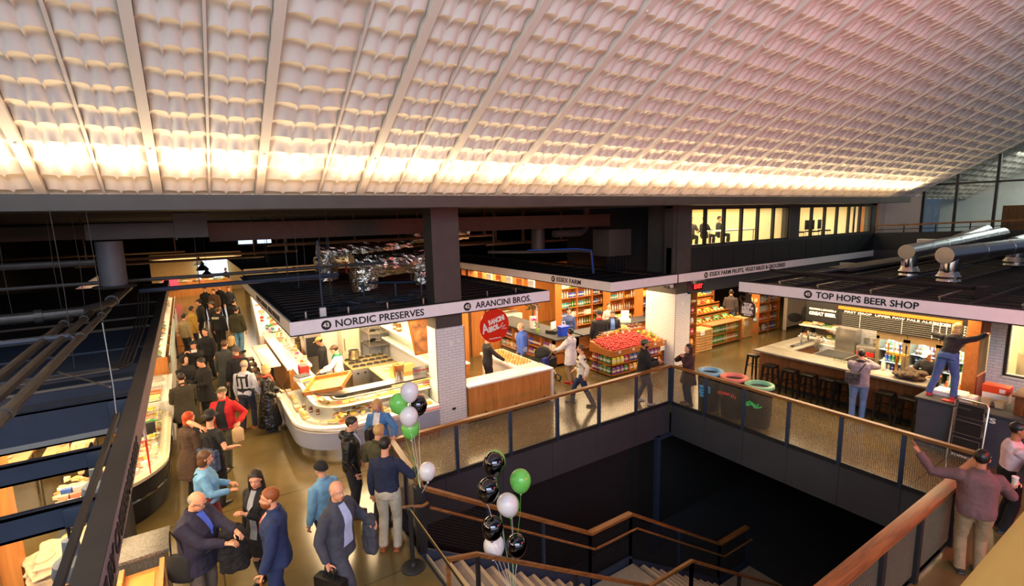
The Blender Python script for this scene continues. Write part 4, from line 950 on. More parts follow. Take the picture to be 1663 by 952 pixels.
# ------------------------------------------------------------------ ducts under the black soffit
t = Thing('round_duct', 'fat round grey duct dropping from a flat duct at upper left', 'duct', (-1.2, 12.2, 3.85))
a = MB(); a.lathe([(.215, 3.88), (.215, 4.72)], (-1.2, 12.22, 0), 28); t.part('drop_pipe', a, mat('duct grey', (92, 92, 96), .6, 0, .06), True)
a = MB(); a.lathe([(.33, 3.83), (.36, 3.85), (.33, 3.875), (.215, 3.88)], (-1.2, 12.22, 0), 28); t.part('flange', a, m_pipe, True)
t = Thing('flat_duct', 'flat rectangular grey duct across the ceiling at upper left', 'duct', (-1.5, 12, 4.7))
a = MB(); a.cbox(-1.5, .42, 12.0, 12.9, 4.75, 5.05, .008); t.part('duct_run', a, M_grey, True)
a = MB(); a.box(-.12, .44, 11.98, 12.95, 4.74, 5.22); a.box(-.13, -.10, 11.97, 12.96, 4.7, 5.23); t.part('junction_box', a, M_grey, True)
t = Thing('beam', 'long dark brown steel beam crossing behind the column', 'beam', (1, 13, 4.6))
a = MB(); a.box(.5, 13, 13.4, 13.42, 4.62, 5.0); a.box(.5, 13, 13.33, 13.5, 4.6, 4.62); a.box(.5, 13, 13.33, 13.5, 5.0, 5.02); t.part('web', a, mat('brown steel', (84, 66, 54), .6, .2), True)
for y, z in ((16, 4.7), (19, 4.72), (22.5, 4.74), (27, 4.76)):
    a = MB(); a.box(-8, 13, y, y+.12, z, z+.32); solo('joist', a, mat('brown steel', (84, 66, 54), .6, .2), 'dark joist crossing under the black ceiling of the market hall', 'joist', group='dark joists under the black ceiling')
for x0, x1, y, z in ((2, 9, 15, 4.4), (-6, 3, 17, 4.1), (6, 12, 17, 4.0), (2.5, 6, 20, 4.2), (-3, 2.5, 21, 3.75), (8, 12.5, 20, 3.9), (9, 12.8, 15.5, 4.05), (-6, 0, 25, 3.9)):
    a = MB(); a.tube([(x0, y, z), (x1, y+.1, z)], .045, 8); a.box(x0+.3, x0+.34, y-.02, y+.02, z, 5.249); a.box(x1-.34, x1-.3, y-.02, y+.12, z, 5.249)
    solo('service_pipe', a, mat('brown pipe', (110, 84, 58), .45, .4), 'dull brown service pipe hung under the black ceiling', 'pipe', group='service pipes under the black ceiling')
t = Thing('elbow_duct', 'dark rectangular duct with a round drop behind the arancini canopy', 'duct', (7, 14, 4.6))
a = MB(); a.cbox(6.4, 10.9, 14.2, 14.9, 4.62, 5.0, .01); a.box(7, 7.04, 14.5, 14.54, 5, 5.249); a.box(10, 10.04, 14.5, 14.54, 5, 5.249); t.part('duct_run', a, mat('brown steel', (84, 66, 54), .6, .2), True)
a = MB(); a.lathe([(.24, 3.75), (.24, 4.65)], (10.5, 14.4, 0), 20); t.part('drop_pipe', a, M_grey, True)
t = Thing('bent_pipe', 'dark pipe bending down from the ceiling before the grocery canopy', 'pipe', (12.2, 14, 4.4))
a = MB(); a.tube([(12.4, 14, 5.25), (12.4, 14, 4.62), (12.3, 14, 4.45), (12.1, 14, 4.38), (10.9, 14, 4.38)], .13, 12); t.part('run', a, M_grey, True)
t = Thing('duct_box', 'dark square duct box above the grocery canopy beside the column', 'duct', (12.65, 12.5, 3.5))
a = MB(); a.cbox(11.9, 12.95, 12.3, 13.1, 3.6, 4.5, .01); t.part('housing', a, M_grey, True)
a = MB()
for i in range(8): a.box(12.05+i*.11, 12.09+i*.11, 12.45, 12.6, 3.08, 3.6)
t.part('grille_bars', a, M_black, True)
t = Thing('cable_tray', 'cable tray with blue cables turning down behind the grocery sign', 'tray', (9.3, 13.5, 3.9))
a = MB(); a.tube([(8.2, 14, 3.9), (9.2, 13.2, 3.88), (10.8, 12.6, 3.86), (11.2, 12.4, 3.8), (11.25, 12.35, 3.1)], (.05), 6); t.part('tray', a, m_pipe, True)
a = MB(); a.tube([(9.2, 13.2, 3.93), (10.8, 12.6, 3.92), (11.18, 12.38, 3.86), (11.2, 12.30, 3.1)], .022, 6); t.part('cable_bundle', a, mat('blue cable', (40, 90, 190), .5), True)
# foil wrapped ducts
m_foil = mat('crinkled foil', (236, 230, 218), .22, 1, .05, 10, .6, 30)
def foil(name, label, pts, r, loc):
    t = Thing(name, label, 'duct', loc)
    for nm, P in pts:
        a = MB(); Q = []
        for i in range(len(P)-1):
            n = 16
            for j in range(n): Q.append(Vector(P[i]).lerp(Vector(P[i+1]), j/n))
        Q.append(Vector(P[-1])); rr = [r*(1+.09*noise.noise(q*5)) for q in Q]; a.tube(Q, rr, 36)
        a.v = [tuple(Vector(p)+noise.noise_vector(Vector(p)*9)*.045+noise.noise_vector(Vector(p)*23)*.018) for p in a.v]
        t.part(nm, a, m_foil, True, smooth=0)
    return t
t = foil('foil_duct', 'big foil-wrapped silver duct over the nordic canopy, nearer one beside the column', [('duct_run', [(3.85, 14, 3.72), (4.6, 14, 3.75), (6.3, 14.2, 3.85)]), ('riser', [(4.15, 14, 3.08), (4.13, 14, 3.25), (4.12, 14, 3.7)]), ('side_drop', [(5.95, 14.1, 3.08), (5.95, 14.1, 3.75)])], .36, (4, 14, 3))
a = MB(); a.box(3.60, 3.615, 13.7, 13.85, 3.6, 3.9); t.part('red_tag', a, mat('red tag', (190, 40, 30), .5), True)
foil('foil_duct', 'foil-wrapped golden duct farther back over the nordic canopy', [('duct_run', [(3.6, 17, 3.95), (5.2, 17, 4.0), (6.8, 17.3, 4.05)]), ('riser', [(3.85, 17, 3.12), (3.8, 17, 3.9)])], .36, (3.6, 17, 3))
foil('foil_duct', 'foil-wrapped duct high up just left of the column', [('duct_run', [(6.4, 16, 4.45), (8.6, 16.2, 4.5)])], .26, (6.4, 16, 4.2))
a = MB()
random.seed(3)
for i in range(16):
    p = Vector((random.uniform(2.8, 4.6), random.uniform(11.2, 12.6), 3.0)); P = [p]
    for j in range(5): P.append(P[-1]+Vector((random.uniform(-.25, .35), random.uniform(-.3, .3), random.uniform(-.02, .12) if j % 2 else random.uniform(-.08, .04))))
    a.tube([(q.x, q.y, max(3.0, q.z)) for q in P], .012, 5)
o = solo('cable_tangle', a, M_blue, 'tangle of blue-grey cables lying on the nordic canopy', 'cables'); o['kind'] = 'stuff'
t = Thing('cable_post', 'thin post with a white junction box standing on the nordic canopy', 'post', (2.35, 11.1, 2.96))
a = MB(); a.tube([(2.35, 11.1, 2.96), (2.35, 11.1, 4.6)], .02, 8); t.part('post', a, M_blue, True)
a = MB(); a.cbox(2.27, 2.40, 11.0, 11.1, 2.98, 3.18, .01); t.part('junction_box', a, M_white, True)
t = Thing('pipe_frame', 'bent blue-black pipe frame on the canopy beside the dark column', 'frame', (4.2, 11.5, 3))
a = MB(); a.tube([(4.0, 13.2, 3.35), (5.0, 12.2, 3.38), (5.05, 12.1, 3.3), (5.05, 12.1, 3.0)], .03, 8); a.tube([(4.55, 12.65, 3.0), (4.55, 12.65, 3.36)], .028, 8); a.tube([(3.9, 13.3, 3.0), (3.9, 13.3, 3.36)], .028, 8); t.part('frame_tube', a, M_blue, True)
a = MB(); a.box(2.0, 3.45, 14.2, 14.35, 3.45, 3.5); a.box(2.2, 2.22, 14.26, 14.28, 3.5, 5.249); a.box(3.3, 3.32, 14.26, 14.28, 3.5, 5.249); solo('cable_tray', a, M_blue, 'flat cable tray running across above the nordic canopy to the aisle', 'tray')
a = MB(); a.tube([(-.9, 13.2, 3.62), (.6, 13.1, 3.64), (2.6, 13.0, 3.66), (3.2, 13.0, 3.66)], .05, 8); a.tube([(.2, 13.12, 3.64), (.2, 13.12, 5.249)], .008, 6); a.tube([(2.8, 13.0, 3.66), (2.8, 13.0, 5.249)], .008, 6); solo('crossing_pipe', a, M_blue, 'blue pipe crossing over the aisle between the two canopies', 'pipe')
random.seed(11)
# ------------------------------------------------------------------ curved display counters
def sweep(outline, inward, prof):
    mb = MB(); n = len(outline); Rr = []
    for i, p in enumerate(outline):
        a = Vector(outline[max(0, i-1)]); b = Vector(outline[min(n-1, i+1)]); d = (b-a).normalized(); nr = Vector((-d.y, d.x))*inward
        Rr.append([(p[0]+nr.x*u, p[1]+nr.y*u, z) for u, z in prof])
    return mb.rings(Rr)
def along(outline, inward, u, step, z):
    out = []; acc = 0
    for i in range(len(outline)-1):
        a, b = Vector(outline[i]), Vector(outline[i+1]); d = b-a; L = d.length; d.normalize(); nr = Vector((-d.y, d.x))*inward
        while acc < L: p = a+d*acc+nr*u; out.append((Vector((p.x, p.y, z)), math.atan2(d.y, d.x))); acc += step
        acc -= L
    return out
NO = [(1.62, 13.6), (1.62, 12.6), (1.62, 11.6)] + [(2.72-1.10*math.cos(a), 11.52-1.10*math.sin(a)) for a in [R(v) for v in range(8, 90, 8)]] + [(2.8, 10.42), (3.7, 10.42), (4.64, 10.42)]
t = Thing('display_counter', 'curved grey glass-topped food counter below the nordic preserves sign', 'counter', (1.6, 10.4, 0))
t.part('kick_plate', sweep(NO, 1, [(.10, 0), (.10, .2), (.2, .2), (.2, 0)]), M_steel, True, recalc=True)
t.part('body_panel', sweep(NO, 1, [(0, .18), (0, .56), (.9, .56), (.9, .18)]), mat('pale grey enamel', (160, 166, 188), .35, 0, .02), True, recalc=True)
t.part('rim', sweep(NO, 1, [(-.03, .56), (-.04, .60), (-.03, .68), (.05, .70), (.08, .66), (.08, .56)]), M_white, True, recalc=True)
t.part('rim_trim', sweep(NO, 1, [(-.045, .60), (-.05, .615), (-.045, .63), (-.03, .62)]), M_steel, True, recalc=True)
t.part('deck', sweep(NO, 1, [(.08, .60), (.08, .66), (.90, .70), (.90, .60)]), M_white, True, recalc=True)
t.part('glass_front', sweep(NO, 1, [(.03, .69), (.40, 1.24), (.408, 1.24), (.04, .69)]), M_glass, True, recalc=True)
t.part('glass_shelf', sweep(NO, 1, [(.42, .96), (.42, .97), (.84, .97), (.84, .96)]), M_white, True, recalc=True)
t.part('top_bar', sweep(NO, 1, [(.40, 1.23), (.40, 1.27), (.74, 1.27), (.74, 1.23)]), M_steel, True, recalc=True)
t.part('back_panel', sweep(NO, 1, [(.88, .6), (.88, 1.0), (.92, 1.0), (.92, .6)]), M_steel, True, recalc=True)
GR = 'dishes in the curved nordic counter'
for i, (p, a) in enumerate(along(NO, 1, .62, .30, .972)):
    item('cutting_board', 'tan', p, 'on the upper shelf of the curved counter', GR, a); item(random.choice(['tray', 'tray', 'leafy', 'loaf']), random.choice(['orange', 'yellow', 'red', 'cream', 'gold']), p+Vector((0, 0, .02)), 'on the upper shelf of the curved counter', GR, a, .7)
for i, (p, a) in enumerate(along(NO, 1, .25, .25, .668)):
    item(random.choice(['tray', 'loaf', 'cutting_board']), random.choice(['cream', 'white', 'gold', 'tan', 'orange']), p, 'in the front row of the curved counter', GR, a, .9)
for i in range(34):
    p = Vector((random.uniform(2.4, 3.4), random.uniform(10.72, 11.1), .70+random.uniform(0, .09))); item('loaf', random.choice(['gold', 'brown', 'tan', 'gold']), p, 'in the bread heap of the curved counter', 'bread in the curved counter', random.uniform(0, 3), .62)
for i in range(12): item(random.choice(['tray', 'leafy', 'loaf']), random.choice(['gold', 'green', 'orange']), (random.uniform(3.5, 4.5), random.uniform(10.7, 11.15), .70), 'at the column end of the curved counter', GR, random.uniform(0, 3), .8)
for i in range(3): item('jar', 'brown', (1.95+.1*i, 12.0-.25*i, .67), 'at the aisle corner of the curved counter', GR)
t = Thing('wooden_tray', 'large tilted pine tray standing on top of the curved counter', 'tray', (2.42, 11.45, 1.335), R(-38))
mx = Matrix.Rotation(R(-10), 4, 'Y') @ Matrix.Rotation(R(14), 4, 'X')
a = MB(); a.box(-.46, .46, -.33, .33, 0, .015, mx); t.part('base_board', a, M_crate)
for q in ((-.46, .46, -.34, -.315), (-.46, .46, .315, .34), (-.46, -.43, -.34, .34), (.43, .46, -.34, .34)): a = MB(); a.box(*q, 0, .10, mx); t.part('side_board', a, M_ply)
# nordic kitchen
t = Thing('cooking_range', 'steel gas range with black pan grids behind the curved counter', 'range', (3.5, 13.9, 0))
a = MB(); a.cbox(3.55, 4.85, 13.7, 15.0, .0, .88, .01); t.part('body', a, M_steel, True)
a = MB(); a.box(3.55, 4.85, 13.7, 15.0, .88, .90)
t.part('hob_top', a, mat('gold lit steel', (200, 180, 130), .3, .8), True)  # steel with the gold light on it put into the colour
for i in range(6):
    for j in range(3):
        a = MB(); x, y = 3.72+i*.2, 13.95+j*.42; a.tube([(x+.075*math.cos(b_), y+.075*math.sin(b_), .925) for b_ in [2*math.pi*k/10 for k in range(10)]], .012, 5, True); a.box(x-.09, x+.09, y-.008, y+.008, .90, .935); t.part('pan_grid', a, M_black, True)
for i in range(6): a = MB(); a.lathe([(.03, 0), (.03, .04)], (0,0,0), 10, face('-y', (3.7+i*.2, 13.7, .78))); t.part('knob', a, M_black, True)
t = Thing('pot', 'tall steel stock pot on the back of the range', 'pot', (3.9, 14.75, .935))
a = MB(); a.lathe([(.15, 0), (.155, .02), (.155, .26), (.16, .27), (.14, .265), (.14, .03)], seg=20); t.part('body', a, M_steel)
for s_ in (-1, 1): a = MB(); a.tube([(s_*.155, -.05, .2), (s_*.2, -.04, .2), (s_*.2, .04, .2), (s_*.155, .05, .2)], .01, 6); t.part('handle', a, M_steel)
t = Thing('kitchen_counter', 'steel-fronted counter with yellow boards beside the range', 'counter', (4.0, 11.6, 0))
a = MB(); a.cbox(4.05, 4.95, 11.75, 13.6, .1, .86, .01); t.part('body', a, M_steel, True)
a = MB(); a.box(4.0, 5.0, 11.7, 13.65, .86, .90); t.part('worktop', a, mat('yellow board', (226, 200, 128), .5), True)
for i in range(2): a = MB(); a.box(4.03, 4.05, 11.85+i*.9, 12.65+i*.9, .16, .82); t.part('door', a, M_grey, True)
a = MB(); a.cbox(4.25, 4.65, 13.0, 13.2, .90, .96, .01); solo('grill_press', a, M_steel, 'flat steel press on the yellow board beside the range', 'press')
a = MB(); a.rings([[(4.2+.55*x, 12.0+y, .9+z) for y, z in ((0, 0), (.5, 0), (.5, .18), (.35, .34), (.12, .34), (0, .2))] for x in (0, .5, 1)]); solo('bread_case', a, mat('amber case', (214, 160, 96), .3, .2), 'domed amber bread case on the yellow counter', 'case', recalc=True)
random.seed(5)
for i in range(26): item('round', random.choice(['yellow', 'orange', 'red', 'yellow']), (random.uniform(4.55, 4.95), random.uniform(12.3, 13.4), .9), 'heaped on the kitchen counter below the glass shelves', 'peppers on the nordic kitchen counter', 0, .8, name='pepper')
w = MB(); w.box(5.30, 5.42, 11.0, 16.8, 0, 2.75); struct('wall_partition', w, M_tile)
w = MB(); w.box(2.9, 5.3, 16.6, 16.8, 0, 2.7); struct('wall_nordic_back', w, M_white)
a = MB(); a.cbox(3.9, 4.45, 16.0, 16.58, .0, 2.0, .01); tt = Thing('fridge', 'tall cream fridge at the back of the nordic kitchen', 'fridge', (3.9, 16, 0)); tt.part('body', a, mat('cream enamel', (222, 210, 180), .4), True)
a = MB(); a.box(3.95, 3.97, 15.96, 16.0, .9, 1.3); tt.part('handle', a, M_steel, True)
t = Thing('rack', 'steel rack of pans at the back corner of the nordic kitchen', 'rack', (4.6, 15.6, 0))
for z in (.5, 1.0, 1.4, 1.75): a = MB(); a.box(4.6, 5.25, 15.5, 16.4, z, z+.03); t.part('shelf_board', a, M_steel, True)
for x, y in ((4.62, 15.52), (5.23, 15.52), (4.62, 16.38), (5.23, 16.38)): a = MB(); a.tube([(x, y, 0), (x, y, 1.95)], .015, 6); t.part('post', a, M_steel, True)
for i in range(9): item('plate', random.choice(['black', 'white']), (random.uniform(4.75, 5.1), 15.7+.08*i, random.choice([.53, 1.03, 1.43])), 'on the pan rack in the nordic kitchen', 'pans on the nordic rack', name='pan')
t = Thing('cold_cabinet', 'black-fronted steel cabinet at the far left of the nordic kitchen', 'cabinet', (2.7, 15.9, 0))
a = MB(); a.cbox(2.75, 3.25, 15.9, 16.5, 0, 1.9, .01); t.part('body', a, M_steel, True)
a = MB(); a.box(2.8, 3.2, 15.88, 15.9, .9, 1.5); t.part('coffee_machine', a, M_black, True)
for z, l in ((1.30, 'white lower wall shelf of glasses right of the nordic kitchen'), (1.68, 'white upper wall shelf of canisters right of the nordic kitchen')):
    t = Thing('wall_shelf', l, 'shelf', (5.0, 11.6, z)); a = MB(); a.cbox(4.98, 5.295, 11.1, 15.4, z-.04, z, .004); t.part('board', a, M_white, True)
    for y in (12, 13.5, 15): a = MB(); a.box(5.1, 5.30, y, y+.02, z-.12, z-.04); t.part('bracket', a, M_steel, True)
for i in range(40): item('glass', 'glass', (5.06+.1*(i % 2), 11.7+.095*i, 1.302), 'on the lower wall shelf of the nordic kitchen', 'glasses on the nordic wall shelf', s=1.1)
for i in range(5): item('jar', 'white', (5.14, 12.5+.27*i, 1.682), 'on the upper wall shelf of the nordic kitchen', 'white canisters on the nordic shelf', s=2.2, name='canister')
for i in range(2): item('jar', 'brown', (5.14, 14.2+.3*i, 1.682), 'on the upper wall shelf of the nordic kitchen', 'copper pots on the nordic shelf', s=1.9, name='copper_pot')
t = Thing('painting', 'gold-framed landscape painting leaning at the end of the nordic shelves', 'painting', (4.72, 11.25, 1.72), 0)
mx = Matrix.Rotation(R(-24), 4, 'Z') @ Matrix.Rotation(R(-9), 4, 'Y')
a = MB(); a.box(-.21, .21, -.01, .01, .04, .86, mx); t.part('canvas', a, mat('landscape canvas', (168, 110, 60), .5, 0, .7, 4), False)
for q in ((-.26, .26, 0, .05), (-.26, .26, .85, .9), (-.26, -.21, 0, .9), (.21, .26, 0, .9)): a = MB(); a.box(q[0], q[1], -.025, .02, q[2], q[3], mx); t.part('frame_bar', a, mat('gilt frame', (176, 112, 40), .4, .4))
for x_ in (-.16, .16): a = MB(); a.tube([mx @ Vector((x_, .0, .88)), mx @ Vector((x_, .0, 1.225))], .005, 5); t.part('hanging_wire', a, M_steel)
t = Thing('sign_plate', 'small grey sign with red writing swedish meatballs at the column end of the counter', 'sign', (4.30, 11.1, 1.27))
a = MB(); a.cbox(0, .52, -.01, .01, 0, .2, .004); t.part('plate', a, M_steel)
ring_text('SWEDISH MEATBALLS', .06, mat('red lettering', (190, 40, 34), .5, 0, 0), 'lettering', t.o, face('-y', (.03, -.012, .10)), width=.46, bold=.001)
t = Thing('utensil_bin', 'grey bin of thin crackers standing on the curved counter near the column', 'bin', (3.95, 11.1, 1.27))
a = MB(); a.lathe([(.09, 0), (.11, .2), (.115, .2), (.10, .0)], seg=16); t.part('bin', a, M_steel)
for i in range(16): b_ = i*2.4; a = MB(); a.box(-.06, .06, -.003, .003, .1, .36, Matrix.Translation((.05*math.cos(b_), .05*math.sin(b_), 0)) @ Matrix.Rotation(b_, 4, 'Z') @ Matrix.Rotation(R(14), 4, 'X')); t.part('cracker', a, mat('cracker', (218, 150, 86), .7))
t = Thing('scale', 'white shop scale on the aisle end of the curved counter', 'scale', (2.05, 12.35, 1.27), .3)
a = MB(); a.cbox(-.16, .16, -.18, .18, 0, .10, .02); t.part('body', a, M_white); a = MB(); a.box(-.15, .15, -.12, .17, .115, .125); a.box(-.03, .03, -.03, .03, .1, .115); t.part('pan', a, M_black); a = MB(); a.box(-.12, .12, -.185, -.18, .03, .08); t.part('display', a, mat('lcd', (200, 200, 80), .4))
a = MB(); a.cbox(2.08, 2.3, 12.9, 13.2, 1.272, 1.46, .02); solo('cash_box', a, mat('red plastic', (206, 40, 34), .4), 'red plastic box beside the blonde shopper at the curved counter', 'box')
a = MB(); a.cbox(2.66, 3.02, 12.2, 13.0, .84, .90, .01); a.box(2.7, 3.0, 12.25, 12.95, 0, .84); solo('prep_table', a, M_black, 'dark prep table in front of the apron man', 'table')
item('plate', 'red', (2.82, 12.6, .9), 'on the dark prep table', 'dishes on the prep table')

# ------------------------------------------------------------------ snack stall to the right of the column
t = Thing('snack_counter', 'honey-wood counter with a white marble top beside the tiled column', 'counter', (5.42, 10.4, 0))
a = MB()
n = 11
for i in range(n): x0 = 5.45+2.5*i/n; a.box(x0+.002, x0+2.5/n-.002, 10.42, 10.46, .17, .90)
t.part('plank_front', a, M_ply, True)
a = MB(); a.box(5.45, 7.95, 10.46, 10.96, .17, .9); t.part('carcass', a, M_ply, True)
a = MB(); a.cbox(5.42, 8.02, 10.38, 11.0, .90, .945, .004); a.cbox(7.96, 8.02, 10.38, 11.0, 0, .90, .004); t.part('marble_top', a, M_marble, True)
for x in (5.9, 6.8, 7.7): a = MB(); a.box(x-.02, x+.02, 10.40, 10.9, 0, .17); a.box(x-.02, x+.02, 10.34, 10.40, .15, .21); t.part('bracket_foot', a, M_black, True)
t = Thing('food_case', 'low glass case of pastries in the snack stall', 'display case', (7.3, 11.1, 0))
a = MB(); a.box(7.35, 8.05, 11.15, 13.1, 0, .82); t.part('base', a, M_white, True)
a = MB(); a.box(7.3, 8.1, 11.1, 13.15, .82, .88); t.part('deck', a, M_marble, True)
a = MB(); a.add([(8.1, 11.1, .88), (8.1, 13.15, .88), (7.95, 13.15, 1.28), (7.95, 11.1, 1.28)], [(0,1,2,3)]); a.add([(7.95, 11.1, 1.28), (7.95, 13.15, 1.28), (7.5, 13.15, 1.3), (7.5, 11.1, 1.3)], [(0,1,2,3)]); a.add([(7.35, 11.1, .88), (8.1, 11.1, .88), (7.95, 11.1, 1.28), (7.5, 11.1, 1.3)], [(0,1,2,3)]); t.part('glass_hood', a, M_glass, True)
for i in range(5):
    for j in range(12): item('round', random.choice(['gold', 'orange', 'tan', 'gold']), (7.48+.11*i, 11.35+.14*j, .882), 'in the snack case', 'fried rice balls in the snack case', s=.9, name='rice_ball')
t = shelf_unit('bottle_shelf', 'honey-wood low shelf of bottles left inside the snack stall', (6.1, 12.9, 0), R(90), 1.3, .6, .9, 2, M_ply)
for i in range(5): item('bottle', random.choice(['black', 'green', 'white']), (6.0+.02*i, 12.5+.15*i, .5), 'on the low shelf in the snack stall', 'bottles in the snack stall')
a = MB(); a.box(5.8, 6.45, 12.2, 13.6, .9, .94); solo('worktop', a, M_marble, 'white worktop on the low bottle shelf in the snack stall', 'worktop')
w = MB(); w.box(5.42, 7.6, 14.4, 14.5, 0, 2.75); struct('wall_snack_back', w, M_ply)
t = Thing('wall_frame', 'tall dark wood frame panel at the back of the snack stall', 'panel', (8.3, 15, 0))
a = MB(); a.box(8.3, 9.6, 15.6, 15.7, 0, 2.7); t.part('panel', a, M_ply, True)
for x in (8.28, 8.92, 9.58): a = MB(); a.box(x, x+.06, 15.56, 15.6, 0, 2.7); t.part('mullion', a, M_barwood, True)
a = MB(); a.rings([[(5.75+.16*x*w, 11.8+.05*y, z) for x, y in ((-1,-1),(0,-1.4),(1,-1),(1,1),(0,1.4),(-1,1))] for z, w in ((1.95, .5), (2.0, .9), (2.2, 1.0), (2.32, .95))]); solo('cloth', a, C('denim blue', (120, 150, 200)), 'blue cloth hanging at the top left of the snack stall', 'cloth')
a = MB(); a.tube([(5.75, 11.8, 2.32), (5.75, 11.8, 2.9)], .008, 6); solo('hook_rod', a, M_steel, 'thin rod holding the blue cloth in the snack stall', 'rod')
t = Thing('round_sign', 'round glossy red sign reading arancini bros hanging under the white band', 'sign', (6.22, 10.42, 2.35))
a = MB(); a.lathe([(.415, 0), (.42, .006), (.42, .03), (.415, .036)], (0,0,0), 40, face('-y', (0, .02, 0))); t.part('disc', a, mat('glossy red', (222, 48, 24), .22, 0, 0, coat=.5))
tl = Matrix.Translation((-.17, -.022, .08)) @ Matrix.Rotation(R(-13), 4, 'Y') @ Matrix(((1,0,0,0),(0,0,-1,0),(0,1,0,0),(0,0,0,1)))
ring_text('RANCINI', .17, M_letter, 'lettering', t.o, tl, width=.46, bold=.010)
tl = Matrix.Translation((-.17, -.022, -.09)) @ Matrix.Rotation(R(-13), 4, 'Y') @ Matrix(((1,0,0,0),(0,0,-1,0),(0,1,0,0),(0,0,0,1)))
ring_text('BROS.', .17, M_letter, 'lettering', t.o, tl, width=.30, bold=.012)
ring_text('A', .34, M_letter, 'lettering', t.o, Matrix.Translation((-.37, -.023, -.06)) @ Matrix.Rotation(R(-10), 4, 'Y') @ Matrix(((1,0,0,0),(0,0,-1,0),(0,1,0,0),(0,0,0,1))), width=.19, bold=.008)
a = MB(); a.tube([(.16, -.024, -.04), (.24, -.024, .05), (.14, -.024, -.06), (.31, -.024, -.02), (.2, -.024, -.1), (.33, -.024, -.1)], .011, 6); t.part('drawn_mark', a, M_letter)
ring_text('www.arancinibros.com', .05, M_letter, 'lettering', t.o, face('-y', (-.17, -.022, -.31)), width=.34, bold=.001)
a = MB(); a.tube([(-.1, .03, .36), (-.1, .03, .46)], .006, 6); a.tube([(.1, .03, .36), (.1, .03, .46)], .006, 6); t.part('hanger', a, M_steel)

# ------------------------------------------------------------------ grocery
t = Thing('checkout_counter', 'long dark-topped checkout counter with goods racks under it in the grocery', 'counter', (9.95, 12.75, 0))
a = MB(); a.box(10.3, 11.0, 12.8, 17.0, .0, .90); a.box(10.3, 12.0, 12.8, 13.4, .0, .90); t.part('carcass', a, M_shelf, True)
a = MB(); a.cbox(9.95, 11.1, 12.7, 17.1, .90, .95, .005); a.cbox(11.0, 12.1, 12.7, 13.5, .90, .95, .005); t.part('worktop', a, M_panel, True)
for z in (.1, .48): a = MB(); a.box(9.98, 10.3, 12.75, 17.0, z-.03, z); a.box(10.3, 12.0, 12.72, 12.8, z-.03, z); t.part('shelf_board', a, M_shelf, True)
for y in (12.75, 13.6, 14.5, 15.4, 16.3): a = MB(); a.box(9.98, 10.3, y, y+.03, .07, .9); t.part('upright', a, M_shelf, True)
KG = [('book', c) for c in ('red', 'blue', 'purple', 'white', 'yellow', 'black', 'pink')]
for z in (.1, .48):
    row((10.12, 12.85, z), (10.12, 16.8, z), .15, [('packet', c) for c in ('red', 'blue', 'purple', 'white', 'brown', 'yellow')], 'in the racks under the checkout counter', 'goods under the checkout counter', R(90), 1.3)
t = Thing('till', 'black till with a white screen back on the checkout counter', 'till', (10.5, 13.6, .95), R(200))
a = MB(); a.cbox(-.18, .18, -.2, .2, 0, .12, .01); t.part('base', a, M_black); a = MB(); a.cbox(-.16, .16, .0, .03, .14, .40, .01); a.box(-.02, .02, .0, .02, .1, .15); t.part('screen', a, M_white)
a = MB(); a.rings([[(11.6+.11*x*w, 13.05+.07*y*w, .95+z) for x, y in ((-1,-1),(0,-1.2),(1,-1),(1,1),(0,1.2),(-1,1))] for z, w in ((0, 1), (.12, 1.05), (.26, .9), (.33, .5))]); a.tube([(11.52, 13.05, 1.25), (11.54, 13.05, 1.40), (11.66, 13.05, 1.40), (11.68, 13.05, 1.25)], .012, 6); solo('carrier_bag', a, M_white, 'white carrier bag with loop handles on the checkout counter by the flowers', 'bag', loc=(-.95, .15, 0))
a = MB(); a.rings([[(10.55+.18*x*w, 12.72+.13*y*w, .55+z) for x, y in ((-1,-1),(1,-1),(1,1),(-1,1))] for z, w in ((0, .9), (.3, 1.0), (.31, 1.06), (.33, 1.06))]); solo('shopping_basket', a, mat('blue plastic', (30, 70, 200), .4), 'blue plastic basket held at the end of the checkout counter', 'basket', loc=(.0, .35, .402))
t = Thing('flower_vase', 'tall white vase of red flowers on the checkout counter', 'vase', (10.35, 14.6, .95))
a = MB(); a.lathe([(.09, 0), (.11, .02), (.12, .45), (.11, .45)], seg=16); t.part('vase', a, M_white)
a = MB(); a.tube([(0, 0, .4), (.02, 0, .8)], .02, 6)
for i in range(60): b_ = i*2.4; rr = .06+.22*random.random(); a.ball((rr*math.cos(b_), rr*math.sin(b_), .7+.35*random.random()), (.05, .03, .02), 6, 4)
o = t.part('foliage', a, mat('dark foliage', (46, 62, 34), .7))
for i in range(5): a = MB(); b_ = i*1.3; a.ball((.12*math.cos(b_)+.1, .12*math.sin(b_), .95+.08*(i % 2)), (.06, .06, .05), 8, 6); t.part('blossom', a, mat('red petals', (210, 30, 36), .6))
a = MB(); a.tube([(.20, .05, .0), (.2, .05, .95)], .05, 8); t.part('wrapped_bunch', a, mat('pink wrap', (232, 170, 180), .6))
t = Thing('orchid_pot', 'small pot of magenta orchids beside the tall vase', 'plant', (10.12, 14.0, .95))
a = MB(); a.lathe([(.05, 0), (.07, .13), (.06, .13)], seg=14); t.part('pot', a, mat('green glass', (150, 190, 90), .2))
a = MB(); a.tube([(0, 0, .1), (-.02, 0, .3), (-.08, 0, .42), (-.12, .0, .45)], .008, 6)
for i in range(10): b_ = i*2.4; a.ball((.07*math.cos(b_), .07*math.sin(b_), .2+.02*i), (.05, .02, .02), 6, 4)
t.part('leaves', a, mat('leaf green', (70, 110, 50), .6))
for i in range(5): a = MB(); a.ball((-.06-.035*i, .02*(i % 2), .46+.02*(i % 3)), (.04, .035, .03), 8, 6); t.part('blossom', a, mat('magenta petals', (224, 40, 140), .6))
